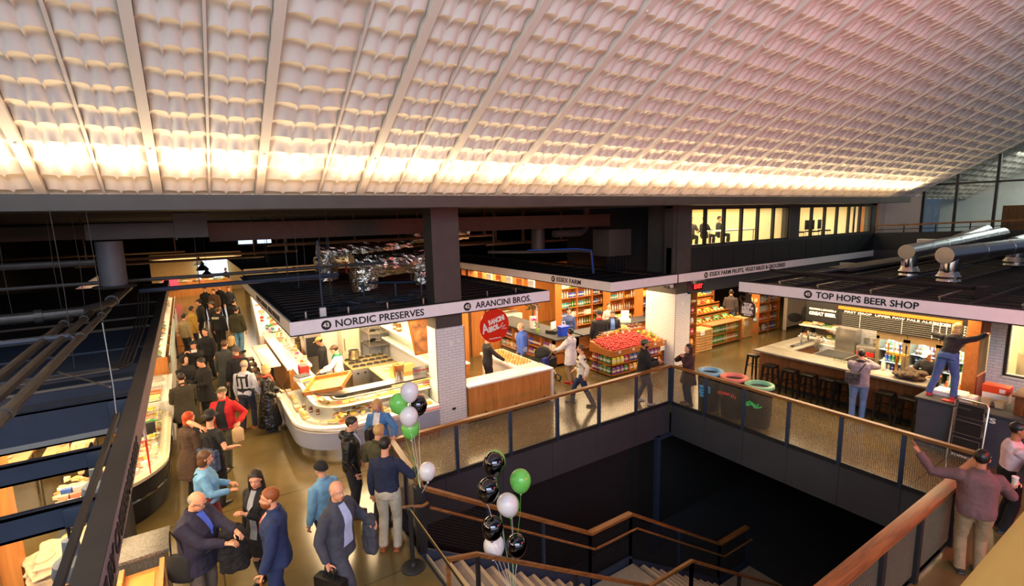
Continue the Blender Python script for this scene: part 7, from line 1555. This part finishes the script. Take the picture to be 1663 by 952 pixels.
B['redhair'] = H('red-haired woman in a brown and black coat behind the person in the black hat', (-.26, 10.35, 0), away(20), 1.68, top='coat', topc=C('dark brown wool', (70, 50, 38)), hem=.5, female=True, hair='bob', hairc=HA['hair red'], legc=c_blk)
B['redj'] = H('man in a red jacket and flat cap walking with a paper cup', (.35, 11.55, 0), away(178), 1.72, top='jacket', topc=c_red, hem=.88, girth=1.15, shirt=C('black tee', (22, 24, 34)), open_=(.075, .12, .90), hat='flatcap', hatc=C('olive cap', (92, 82, 48)), hair='short', hairc=HA['hair grey'], legc=C('dark olive cotton', (66, 66, 52)), RA=(.16, .30, 1.10), LA=(-.34, .12, .98), rf=(.08, .05), lf=(-.10, .26), curl=.9, yaw=-14)
B['backp'] = H('bald man in a grey shirt wearing a black chest harness seen from behind', (.90, 13.36, 0), away(4), 1.74, top='shirt', topc=C('pale grey', (190, 192, 204)), hem=.88, girth=1.12, hair='bald', hairc=HA['hair grey'], harness=c_blk, legc=C('navy trousers', (38, 42, 62)), shoe=c_tan, rf=(.08, .12), lf=(-.07, -.12), RA=(.32, .08, .86), nod=10)
B['shiny'] = H('blonde woman in a long glossy black coat at the curved counter', (1.32, 12.95, 0), away(64), 1.64, top='coat', topc=c_vinyl, hem=.18, girth=1.12, female=True, hair='bob', hairc=HA['hair blonde'], legc=c_blk, scarf=C('coral scarf', (214, 80, 60)), LA=(-.1, .3, 1.0), RA=(.2, .2, .95))
B['gcoat'] = H('person in a long dark grey coat walking away in the aisle', (.66, 15.95, 0), away(-4), 1.75, top='coat', topc=C('dark grey wool', (62, 64, 62)), hem=.42, hair='short', hairc=HA['hair brown'], legc=c_blk, lod=2)
B['cap2'] = H('man in a grey cap and black coat beside the long grey coat', (.88, 14.9, 0), away(330), 1.75, top='coat', topc=c_blk, hem=.6, hat='beanie', hatc=C('grey wool', (92, 84, 82)), hair='none', beard=HA['hair grey'], legc=c_blk, yaw=40, lod=2, scarf=C('dark red scarf', (120, 30, 34)))
B['bcoat'] = H('long-haired blonde woman in a dark coat walking away in the aisle', (.9, 16.9, 0), away(6), 1.66, top='coat', topc=C('dark olive wool', (50, 46, 34)), hem=.5, female=True, hair='long', hairc=HA['hair blonde'], legc=c_blk, lod=2)
B['photo'] = H('person in a black puffer jacket holding up a phone', (-.06, 16.9, 0), away(182), 1.66, top='puffer', topc=c_blk, hem=.84, hat='cap', hatc=c_blk, hair='short', legc=C('grey cotton', (92, 92, 86)), LA=(-.08, .30, 1.46), RA=(.08, .30, 1.46), Lp=(-1, 0, -.5), Rp=(1, 0, -.5), lod=2)
B['hood'] = H('person in a black hooded coat on the left of the aisle', (-.30, 15.05, 0), away(110), 1.68, top='coat', topc=c_blk, hem=.6, hat='hood', hatc=c_blk, hair='none', legc=c_blk, LA=(-.1, .35, 1.1), RA=(.1, .35, 1.08), lod=2)
B['dark'] = H('person in a black coat with a grey shoulder strap on the left of the aisle', (.10, 14.45, 0), away(210), 1.70, top='coat', topc=C('soot black', (22, 20, 20)), hem=.62, hair='short', hairc=HA['hair dark'], legc=c_blk, LA=(-.12, .34, 1.1), RA=(.1, .34, 1.1), nod=16, lod=2, strap=(C('grey strap', (90, 84, 76)), -1, -1))
B['olive'] = H('person in a dark olive parka reading at the left counter', (-.36, 13.25, 0), away(312), 1.68, top='coat', topc=C('dark olive parka', (50, 46, 34)), hem=.62, girth=1.15, hair='short', hairc=HA['hair dark'], legc=c_blk, RA=(.12, .3, 1.0), LA=(-.12, .3, 1.0), yaw=-12, nod=14, collar=.05)
B['face'] = H('man in a black jacket facing the viewer farther down the aisle', (.28, 18.5, 0), away(178), 1.72, top='jacket', topc=c_blk, hair='short', legc=c_blk, rf=(.08, .15), lf=(-.08, -.1), lod=2)
B['yellow'] = H('man in a mustard jacket standing on the left of the far aisle', (-.02, 23.3, 0), away(40), 1.80, top='jacket', topc=c_yel, hem=.72, hair='short', legc=c_char, skin=M_skin2, lod=2)
B['beige'] = H('man in a beige jacket with his back turned on the left of the far aisle', (-.28, 21.9, 0), away(20), 1.74, top='jacket', topc=c_beige, hair='short', legc=c_char, lod=2)
B['dcap'] = H('person in a black cap and black jacket behind the mustard jacket', (.30, 25.2, 0), away(250), 1.80, top='jacket', topc=c_blk, hat='cap', hatc=c_blk, hair='short', legc=c_blk, lod=2)
B['sec'] = H('guard with security written on the back of a black jacket', (.84, 22.4, 0), away(6), 1.78, top='jacket', topc=c_blk, hair='short', hairc=HA['hair brown'], legc=c_blk, lod=2)
o, inf, mw = B['sec']; ring_text('SECURITY', .10, mat('reflective lettering', (226, 220, 190), .5), 'lettering', o, Matrix.Translation((0, -.185, 1.38)) @ Matrix(((1,0,0,0),(0,0,-1,0),(0,1,0,0),(0,0,0,1))), width=.30, bold=.006, align='CENTER')
B['capm'] = H('man in a dark cap facing left in the middle of the far aisle', (.72, 24.4, 0), away(230), 1.76, top='jacket', topc=c_blk, hat='cap', hatc=C('grey wool', (92, 84, 82)), hair='short', legc=c_blk, lod=2)
B['green'] = H('person in a dark green puffer jacket with the back turned in the far aisle', (1.42, 21.9, 0), away(4), 1.80, top='puffer', topc=C('dark moss', (58, 54, 34)), hem=.78, girth=1.15, hair='short', legc=C('pale denim', (116, 140, 160)), lod=2)
B['dk'] = H('dark-haired person in a black jacket leading the group in the far aisle', (1.52, 24.4, 0), away(10), 1.78, top='jacket', topc=c_blk, hair='short', hairc=HA['hair black'], legc=c_blk, lod=2)
for i, (x, y, a_, c_) in enumerate(((.66, 30.4, 170, c_blk), (1.36, 30.9, 190, c_blk), (1.0, 29.3, 176, C('brown wool', (84, 58, 40))), (1.7, 29.8, 160, c_char))):
    H('shopper in dark clothes at the far end of the aisle, %s from the left' % ('first', 'third', 'second', 'fourth')[i], (x, y, 0), away(a_), 1.74, top='jacket', topc=c_, hair='short', legc=c_blk, lod=2)
B['vend'] = H('vendor in a black top behind the far counter facing the aisle', (3.80, 22.4, 0), away(270), 1.68, top='sweater', topc=c_blk, hair='short', hairc=HA['hair black'], legc=c_blk, lod=2)
B['vend2'] = H('vendor in a white coat at the counter behind the nordic band', (3.15, 18.1, 0), away(285), 1.74, top='shirt', topc=c_white, hair='short', legc=c_blk, LA=(-.2, .4, 1.05), nod=20, lod=2)
B['vend3'] = H('vendor in a navy shirt at the far shop counter', (2.4, 42.9, 0), away(200), 1.74, top='shirt', topc=c_navy, hair='short', skin=M_skin2, legc=c_blk, lod=2)
B['nord'] = H('man in a white shirt, red apron and flat cap working behind the curved counter', (3.12, 13.45, 0), away(268), 1.75, top='shirt', topc=c_white, apron=C('red apron', (170, 36, 32)), hat='flatcap', hatc=C('brown tweed', (92, 66, 40)), hair='short', legc=c_char, LA=(-.2, .40, 1.06), RA=(.10, .42, 1.06), nod=24, scarf=C('green kerchief', (26, 120, 84)))
B['nord2'] = H('man in a tan cap and dark shirt behind the red apron man', (3.05, 14.9, 0), away(258), 1.70, top='shirt', topc=c_blk, hat='cap', hatc=C('tan cap', (178, 146, 84)), hair='short', skin=M_skin2, legc=c_blk, nod=26, lod=2)
B['leftv'] = H('vendor in a cream sweater and purple scarf in the cheese stall', (-1.86, 11.1, 0), away(232), 1.66, top='sweater', topc=C('cream wool', (222, 206, 160)), scarf=C('purple scarf', (122, 50, 96)), female=True, hat='beanie', hatc=C('dark plum', (60, 30, 40)), hair='bob', hairc=HA['hair brown'], legc=c_blk)
B['aran'] = H('vendor in black behind the round red sign in the snack stall', (6.85, 11.9, 0), away(70), 1.80, top='shirt', topc=c_blk, hair='short', legc=c_blk, RA=(.26, .40, 1.0), LA=(-.1, .4, 1.0))
B['bald'] = H('bald man in a blue jacket with a blue backpack at the snack case', (8.42, 12.5, 0), away(262), 1.78, top='jacket', topc=C('royal blue', (60, 96, 190)), girth=1.1, hair='bald', hairc=HA['hair grey'], legc=c_djean, yaw=10)
q = MB(); q.rings([[(.17*w*math.cos(a), -.02-.0+.09*w*math.sin(a), z) for a in [2*math.pi*k/14 for k in range(14)]] for z, w in ((0, .8), (.05, 1.0), (.3, 1.0), (.42, .7))]); o = held('backpack', q, C('blue violet nylon', (70, 74, 140)), (8.60, 12.58, 1.0), 'blue backpack worn by the bald man in the blue jacket', 'backpack', R(away(262)))
B['cash'] = H('cashier with curly dark hair in a blue top behind the checkout', (11.6, 14.05, 0), away(190), 1.64, top='sweater', topc=C('slate blue', (62, 78, 128)), female=True, hair='curly', hairc=HA['hair dark'], legc=c_blk, RA=(.2, .36, 1.1))
B['hoodc'] = H('customer in a black coat with a red hood and black bobble hat', (11.52, 12.36, 0), away(352), 1.80, top='coat', topc=c_blk, hem=.55, hat='beanie', hatc=c_blk, hair='none', scarf=C('red hood', (206, 30, 30)), legc=c_blk)
B['mblue'] = H('man in a black jacket and blue shirt behind the tomato stand', (12.12, 12.34, 0), away(186), 1.75, top='jacket', topc=c_blk, shirt=C('mid blue shirt', (104, 140, 206)), open_=(.06, .085, .95), hair='short', legc=c_blk, nod=20)
B['cash2'] = H('dark-haired cashier in a pale top at the second checkout', (13.5, 13.95, 0), away(176), 1.62, top='sweater', topc=C('blush', (206, 178, 168)), female=True, hair='bun', hairc=HA['hair black'], legc=c_blk, lod=2)
B['wcoat'] = H('woman in a white padded coat and red boots with a stroller', (9.38, 11.3, 0), away(310), 1.66, top='puffer', topc=C('white padding', (214, 212, 218)), hem=.62, female=True, hair='bun', hairc=HA['hair black'], legc=c_khaki, boots=.8, shoe=mat('red rubber', (214, 30, 30), .35), RA=(.05, .45, 1.0), LA=(-.22, .45, 1.0), yaw=-20)
B['stripe'] = H('man in a black and white striped sweater walking left', (8.44, 9.72, 0), away(285), 1.70, top='sweater', topc=C('cream knit', (222, 214, 198)), stripes=C('dark knit', (50, 46, 46)), hair='short', hairc=HA['hair brown'], legc=c_djean, rf=(.08, .30), lf=(-.08, -.30), RA=(.26, .22, .92), LA=(-.28, -.14, .9))
B['corner'] = H('man in a black puffer jacket and patterned cap leaning at the stairwell corner', (9.9, 8.9, 0), away(96), 1.74, top='puffer', topc=c_blk, hem=.82, girth=1.08, hat='cap', hatc=mat('camouflage', (86, 104, 78), .8, 0, .8, 30), hair='short', beard=HA['hair dark'], skin=M_skin2, legc=c_djean, shoe=c_white, rf=(.2, .18), lf=(-.12, -.1), RA=(.1, .36, 1.14), LA=(-.05, .38, 1.14))
B['maroon'] = H('dark-haired woman in a maroon coat raising her hands to her face', (10.72, 8.12, 0), away(262), 1.62, top='coat', topc=C('dark maroon', (60, 28, 38)), hem=.62, female=True, hair='long', hairc=HA['hair black'], legc=c_djean, boots=.45, shoe=C('taupe suede', (130, 110, 92)), LA=(-.06, .20, 1.40), RA=(.05, .20, 1.42), Lp=(-1, -.2, -.8), Rp=(1, -.2, -.8))
B['gj'] = H('man in a grey jacket and jeans browsing the fruit corner with his back turned', (18.95, 12.35, 0), away(30), 1.78, top='jacket', topc=C('dark grey', (74, 66, 66)), hair='short', legc=C('washed denim', (120, 136, 160)), lod=2)
B['bag'] = H('woman in a black coat with a mustard hood walking with a round black bag', (19.6, 9.55, 0), away(70), 1.68, top='coat', topc=c_blk, hem=.7, hood=True, female=True, hair='bob', hairc=HA['hair brown'], legc=c_blk, boots=.6, rf=(.08, .26), lf=(-.08, -.34), scarf=C('mustard hood', (120, 100, 50)), lod=2)
q = MB(); q.rings([[(.05*s_, .24*w*math.cos(a), .18*w*math.sin(a)) for a in [2*math.pi*k/18 for k in range(18)]] for s_, w in ((-1, .8), (-.6, 1), (.6, 1), (1, .8))]); o = held('handbag', q, c_blk, (19.25, 9.85, .95), 'round black bag carried by the woman with the mustard hood', 'bag', R(30), recalc=True)
B['chef'] = H('cook in white bending over the salads behind the bar', (17.85, 7.35, 0), away(282), 1.62, top='shirt', topc=c_white, lean=42, hair='short', hairc=HA['hair brown'], legc=c_char, LA=(-.2, .60, 1.12), RA=(.15, .60, 1.12), nod=20, lod=2)
B['bar'] = H('man in a grey hooded jacket photographing the bar', (13.12, 5.12, 0), away(38), 1.72, top='jacket', topc=c_greyj, girth=1.12, hair='short', hairc=HA['hair dark'], scarf=c_blk, legc=C('mid denim', (96, 126, 170)), RA=(.12, .34, 1.42), LA=(-.05, .34, 1.38), strap=(c_blk, 1, -1), nod=4)
B['stand'] = H('blonde woman in black and jeans standing on the bar end to write on the board', (12.98, 3.50, 1.07), away(58), 1.64, top='sweater', topc=c_blk, hem=.92, female=True, hair='bob', hairc=HA['hair blonde'], legc=C('dark blue denim', (70, 98, 152)), lean=36, rf=(.17, .02), lf=(-.24, -.06), LA=(-.46, .66, 1.28), RA=(.42, .78, 1.40), Rp=(1, -.3, -.4), Lp=(-1, -.2, .2), shoe=C('red trainers', (190, 60, 70)))
B['barv'] = H('bartender in a white cap and black top behind the bar end', (14.8, 4.28, 0), away(250), 1.66, top='tshirt', sleeve=.4, topc=c_blk, hat='cap', hatc=c_white, hair='short', skin=M_skin2, legc=c_blk, nod=24, lean=14, LA=(-.2, .4, 1.1), RA=(.2, .42, 1.1), lod=2)
B['pink'] = H('man in a white shirt with folded arms at the stairwell corner on the right', (10.24, 1.86, 0), away(120), 1.76, top='shirt', topc=c_pink, hem=.92, girth=1.1, hair='short', hairc=HA['hair black'], skin=M_skin2, legc=c_blk, LA=(.10, .26, 1.14), RA=(-.10, .28, 1.18), Lp=(-1, .1, -.6), Rp=(1, .1, -.6), yaw=-10)
B['brown'] = H('man in a mauve brown fleece and khaki trousers gesturing over the railing', (8.62, 1.86, 0), away(26), 1.78, top='jacket', topc=c_brown, hem=.86, girth=1.18, hair='short', hairc=HA['hair black'], skin=M_skin2, legc=c_khaki, LA=(-.60, .20, 1.52), Lp=(-.3, -.2, -1), RA=(.32, .34, 1.12), yaw=-24, curl={-1: .12, 1: .9}, collar=.03)
B['right'] = H('person in a black sleeve at the right edge holding a paper cup', (9.95, 1.42, 0), away(262), 1.70, top='jacket', topc=c_blk, hair='short', legc=c_blk, RA=(.1, .42, 1.12), LA=(-.14, .36, 1.06))
for i, (x, y, l, c_) in enumerate(((16.9, 12.9, 'person in a grey top seated behind the left upper window, left one', C('dark grey', (74, 66, 66))), (17.9, 13.0, 'dark-haired person behind the left upper window, middle one', c_blk), (18.8, 12.95, 'person in black behind the left upper window, right one', c_char), (21.5, 11.7, 'fair-haired person behind the left pane of the right upper window', c_blk))):
    H(l, (x, y, 3.6), away(180-30*i), 1.62, seat=.50, lf=(-.12, .42), rf=(.12, .42), LA=(-.2, .3, .72), RA=(.2, .3, .72), top='sweater', topc=c_, hair='short', hairc=HA['hair dark'] if i < 3 else HA['hair blonde'], legc=c_blk, lod=2)
# things the people carry
def wrist(k, sx): p, d = B[k][1][sx]; return p, d
def at_hand(k, sx, dz=0, out=.09): p, d = wrist(k, sx); q = p+d*out; return (q.x, q.y, q.z+dz)
t = Thing('briefcase', 'black leather briefcase carried by the man in the grey suit', 'briefcase', at_hand('grey', 1, -.42), R(away(112)))
q = MB(); q.cbox(-.07, .07, -.22, .22, 0, .32, .03); t.part('body', q, c_leather)
for s_ in (-.03, .03): q = MB(); q.tube([(s_, -.08, .31), (s_*.6, -.075, .40), (s_*.3, 0, .43), (s_*.6, .075, .40), (s_, .08, .31)], .010, 6); t.part('handle', q, c_leather)
q = MB(); q.cbox(.07, .085, -.19, .19, .04, .2, .01); t.part('front_pocket', q, c_leather)
q = MB(); R_ = [[(.0+.10*w*math.cos(a)+.01*z, .02+.17*w*math.sin(a), z) for a in [2*math.pi*k/16 for k in range(16)]] for z, w in ((-.45, .7), (-.40, 1.0), (-.15, .95), (.02, .8), (.06, .45))]; q.rings(R_)
p = at_hand('grey', -1, 0, .0); o = link('folded_coat', remesh(q, .014, .02, 8, 2), C('dark grey cloth', (64, 66, 78)), None, 60); o.location = p; tag(o, 'dark grey coat folded over the arm of the striding bald man', 'coat')
q = MB(); q.rings([[(.0+.17*w*math.cos(a), .02+.11*w*math.sin(a), z) for a in [2*math.pi*k/16 for k in range(16)]] for z, w in ((-.55, .95), (-.5, 1.05), (-.2, .95), (.0, .8), (.05, .4))]); p = at_hand('phone', -1, -.03, -.10); o = link('folded_coat', remesh(q, .014, .025, 8, 5), C('black wool coat', (24, 22, 26)), None, 60); o.location = p; tag(o, 'black coat draped over the arm of the bald man with the phone', 'coat')
t = Thing('phone', 'white-faced phone held by the bald man in the dark blazer', 'phone', at_hand('phone', -1, .07, .14), R(away(96)))
mx = Matrix.Rotation(R(40), 4, 'X'); q = MB(); q.cbox(-.038, .038, -.004, .004, -.08, .08, .003, mx); t.part('case', q, M_black); q = MB(); q.box(-.034, .034, -.0055, -.0045, -.072, .072, mx); t.part('screen', q, mat('phone screen', (206, 214, 226), .2, 0, 0, emit=(190, 200, 220), estr=.5))
q = MB(); q.rings([[(.06*w*math.cos(a), .17*w*math.sin(a), z) for a in [2*math.pi*k/14 for k in range(14)]] for z, w in ((0, .85), (.04, 1), (.3, .9), (.34, .6))]); q.tube([(0, -.10, .3), (.04, -.05, .55), (.10, .02, .72), (.04, .07, .55), (0, .10, .3)], .010, 6); held('shoulder_bag', q, c_blk, (-.44, 6.88, .70), 'black bag hanging at the hip of the bald man with the phone', 'bag', R(away(96)))
q = MB(); q.rings([[(.10*w*math.cos(a)*(1+.1*math.sin(3*a)), .08*w*math.sin(a), z) for a in [2*math.pi*k/14 for k in range(14)]] for z, w in ((-.28, .6), (-.24, 1), (-.08, .9), (0, .4), (.06, .5), (.10, .2))]); held('pouch_bag', q, c_blk, at_hand('coat', 1, -.07, .1), 'small black drawstring bag held by the woman in the black coat', 'bag', 0)
q = MB(); q.tube([(0, 0, .05), (0, .02, -.12)], [.018, .016], 8); q.tube([(0, .02, -.12), (0, .05, -.55)], [.03, .012], 8); held('umbrella', q, c_tan, at_hand('suit', -1, 0, .08), 'folded umbrella with a tan handle held by the man in the blue suit', 'umbrella')
def paper_cup(loc, label, col=(232, 228, 220)):
    t = Thing('paper_cup', label, 'cup', loc); q = MB(); q.lathe([(.026, -.06), (.028, -.055), (.038, .05), (.041, .055), (.038, .056)], seg=14); t.part('cup', q, mat('paper cup', col, .6, 0, .03)); q = MB(); q.lathe([(.041, .055), (.041, .062), (.034, .068), (.0, .068)], seg=14); t.part('lid', q, M_white)
paper_cup(at_hand('redj', 1, .04, .085), 'white paper cup held by the man in the red jacket'); paper_cup(at_hand('brown', 1, .04, .09), 'pale paper cup held by the man in the mauve brown fleece'); paper_cup(at_hand('right', 1, .05, .09), 'pale paper cup held by the black sleeve at the right edge')
q = MB(); q.rings([[(.09*w*x, .06*w*y, z) for x, y in ((-1,-1),(0,-1.1),(1,-1),(1,1),(0,1.1),(-1,1))] for z, w in ((-.30, .9), (-.28, 1), (-.05, 1), (.0, .5))]); held('paper_bag', q, mat('kraft paper', (206, 176, 130), .7), at_hand('redj', -1, -.02, .09), 'brown paper bag held by the man in the red jacket', 'bag', .4)
t = Thing('tote_bag', 'patterned black and blue tote bag on the back of the person in the black hat', 'bag', (-.02, 9.70, .78), R(away(18)))
q = MB(); q.rings([[(.20*w*x, .05*w*y, z) for x, y in ((-1,-1),(0,-1.3),(1,-1),(1,1),(0,1.2),(-1,1))] for z, w in ((0, .85), (.04, 1), (.36, 1.0), (.38, .96))]); t.part('body', q, mat('printed cloth', (62, 76, 110), .8, 0, .8, 16)); q = MB(); q.tube([(-.14, 0, .37), (-.10, .0, .56), (.02, .02, .62), (.1, 0, .56), (.14, 0, .37)], .012, 6); t.part('strap', q, c_blk)
q = MB(); q.rings([[(.14*w*x, .06*w*y, z) for x, y in ((-1,-1),(0,-1.3),(1,-1),(1,1),(0,1.2),(-1,1))] for z, w in ((0, .9), (.05, 1), (.2, 1.0), (.24, .8))]); held('camera_bag', q, c_blk, (2.56, 8.78, .98), 'black shoulder bag at the hip of the blonde woman in denim', 'bag', .4)
q = MB(); q.cbox(-.035, .035, -.008, .008, -.07, .07, .004); held('phone', q, M_black, at_hand('bar', 1, .05, .10), 'black phone raised by the man photographing the bar', 'phone', R(away(38)))
q = MB(); q.rings([[(.15*w*x, .06*w*y, z) for x, y in ((-1,-1),(0,-1.3),(1,-1),(1,1),(0,1.2),(-1,1))] for z, w in ((0, .9), (.05, 1), (.26, 1.0), (.28, .8))]); held('messenger_bag', q, mat('black white print', (60, 58, 60), .7, 0, .9, 12), (12.90, 5.18, .92), 'black bag with pale lettering on the back of the photographing man', 'bag', R(away(38)))
q = MB(); q.cbox(-.07, .07, -.006, .006, -.04, .04, .003); held('phone', q, M_white, (-.07, 16.55, 1.44), 'white phone held up by the person in the black puffer jacket', 'phone', 0)
# stroller
t = Thing('stroller', 'black stroller with a blue bag pushed by the woman in the white coat', 'stroller', (8.86, 11.92, 0), R(20))
for x in (-.22, .22):
    for y in (-.35, .35): q = MB(); q.tube([(x, y+.10*math.cos(a), .10+.10*math.sin(a)) for a in [2*math.pi*k/14 for k in range(14)]], .022, 6, True); t.part('wheel', q, M_black)
    q = MB(); q.tube([(x, .35, .12), (x, 0, .5), (x, -.42, 1.0)], .016, 6); q.tube([(x, -.35, .12), (x, .05, .55)], .014, 6); t.part('frame', q, M_steel)
q = MB(); q.rings([[(.22*w*x, .30*w*y, z) for x, y in ((-1,-1),(1,-1),(1,1),(-1,1))] for z, w in ((.35, .7), (.45, 1), (.75, 1.05))]); t.part('seat', q, c_blk); q = MB(); q.ball((0, .05, .85), (.24, .28, .22), 14, 10); t.part('hood', q, c_blk)
q = MB(); q.tube([(-.22, -.42, 1.0), (.22, -.42, 1.0)], .018, 8); t.part('handlebar', q, M_black)
q = MB(); q.rings([[(.13*w*x, .07*w*y, z) for x, y in ((-1,-1),(1,-1),(1,1),(-1,1))] for z, w in ((.5, .9), (.55, 1), (.82, .9))]); held('diaper_bag', q, C('cobalt', (30, 40, 120)), (8.62, 11.56, .02), 'cobalt blue bag hung on the stroller handle', 'bag', .4)

# ------------------------------------------------------------------ balloons and the rope post
m_bw = mat('white latex', (232, 230, 234), .28, 0, 0, coat=.3); m_bg = mat('green latex', (112, 206, 92), .28, 0, 0, coat=.3); m_bk = mat('chrome black balloon', (84, 84, 92), .07, 1, 0)
def balloon(x, y, z, r, m, label, tie, group=None, tilt=(0, 0)):
    t = Thing('balloon', label, 'balloon', (x, y, z), 0, group); rot = Euler((tilt[0], tilt[1], 0)).to_matrix().to_4x4()
    P = [(r*math.sin(a)*(1.0 if a < math.pi/2 else 1-.10*((a-math.pi/2)/(math.pi/2))), r*(1.06*math.cos(a) if a < math.pi/2 else 1.26*math.cos(a))) for a in [math.pi*k/22 for k in range(23)]]
    q = MB(); q.lathe([(max(.0005, u), v) for u, v in reversed(P)], (0,0,0), 28, rot); t.part('skin', q, m, smooth=80)
    q = MB(); q.lathe([(.004, -1.25*r), (.012, -1.25*r-.02), (.016, -1.25*r-.028), (.004, -1.25*r-.03)], (0,0,0), 10, rot); t.part('knot', q, m)
    b0 = Vector((x, y, z)) + rot @ Vector((0, 0, -1.27*r)); tp = Vector(tie); n = 6
    q = MB(); q.tube([b0.lerp(tp, k/n)+Vector((.012*math.sin(k*2.1), .012*math.cos(k*1.7), 0))*(0 < k < n) - Vector((x, y, z)) for k in range(n+1)], .0028, 5); t.part('ribbon', q, m if m is not m_bk else M_white)
T1 = (2.58, 6.60, 1.02); T2 = (3.25, 5.14, -.15)
for x, y, z, m, l in ((2.50, 6.62, 2.55, m_bw, 'white balloon at the top of the cluster tied at the stair head'), (2.36, 6.72, 2.38, m_bg, 'green balloon at the left of the cluster tied at the stair head'), (2.46, 6.60, 2.20, m_bw, 'white balloon in the middle of the cluster tied at the stair head'), (2.66, 6.72, 2.28, m_bk, 'shiny black balloon at the right of the cluster tied at the stair head'), (2.52, 6.72, 1.95, m_bg, 'green balloon at the bottom of the cluster tied at the stair head')):
    balloon(x, y, z, .133, m, l, T1)
balloon(2.66, 6.50, 1.33, .125, m_bw, 'single white balloon floating low beside the stair newel', (2.58, 6.55, .98))
for x, y, z, m, l, tl in ((3.12, 5.34, 1.80, m_bk, 'shiny black balloon at the top of the cluster over the stairs', (0, 0)), (2.92, 5.16, 1.58, m_bk, 'shiny black balloon at the left of the cluster over the stairs', (0, .1)), (3.44, 5.2, 1.52, m_bg, 'green balloon at the upper right of the cluster over the stairs', (0, 0)), (3.19, 5.14, 1.29, m_bw, 'white balloon in the middle of the cluster over the stairs', (0, -.35)), (3.34, 5.34, 1.13, m_bg, 'green balloon behind the middle white one over the stairs', (0, -.1)), (2.96, 5.16, 1.04, m_bk, 'shiny black balloon at lower left of the cluster over the stairs', (0, .05)), (3.30, 5.12, .68, m_bk, 'shiny black balloon lowest in the cluster over the stairs', (0, 0)), (3.06, 5.30, .66, m_bw, 'white balloon at the bottom left of the cluster over the stairs', (0, .1)), (3.22, 5.48, 1.74, m_bg, 'green balloon mostly hidden behind the top black one over the stairs', (0, 0))):
    balloon(x, y, z, .143, m, l, T2, tilt=tl)
t = Thing('rope_post', 'black belt post with a round base at the head of the stairs', 'post', (2.31, 6.36, 0))
q = MB(); q.lathe([(.0, .05), (.04, .05), (.15, .035), (.175, .012), (.175, 0)][::-1], seg=28); t.part('base', q, M_black); q = MB(); q.lathe([(.032, .03), (.032, .86), (.045, .87), (.045, .93), (.03, .95), (.0, .955)], seg=16); t.part('pole', q, M_black)
q = MB(); q.lathe([(.06, .02), (.05, .06), (.032, .09)], seg=16); t.part('collar', q, M_black)
t = Thing('belt', 'gold-lit black barrier belt running from the post towards the viewer', 'belt', (2.3, 6.3, .9)); q = MB(); q.beam((2.30, 6.32, .93), (2.2, 3.2, .92), .004, .05); t.part('webbing', q, M_black, True); q = MB(); q.beam((2.304, 6.32, .936), (2.204, 3.2, .926), .012, .008); t.part('lit_edge', q, mat('gold lit edge', (190, 160, 100), .4, .5), True)  # the thin strip paints gold light along the top of the strap
t = Thing('rope_post', 'black belt post nearer the viewer at the other end of the belt', 'post', (2.2, 3.1, 0)); q = MB(); q.lathe([(.175, 0), (.175, .012), (.15, .035), (.04, .05), (.032, .06), (.032, .86), (.045, .87), (.045, .93), (.03, .95)], seg=20); t.part('pole', q, M_black)

bpy.data.scenes.remove(TMP)
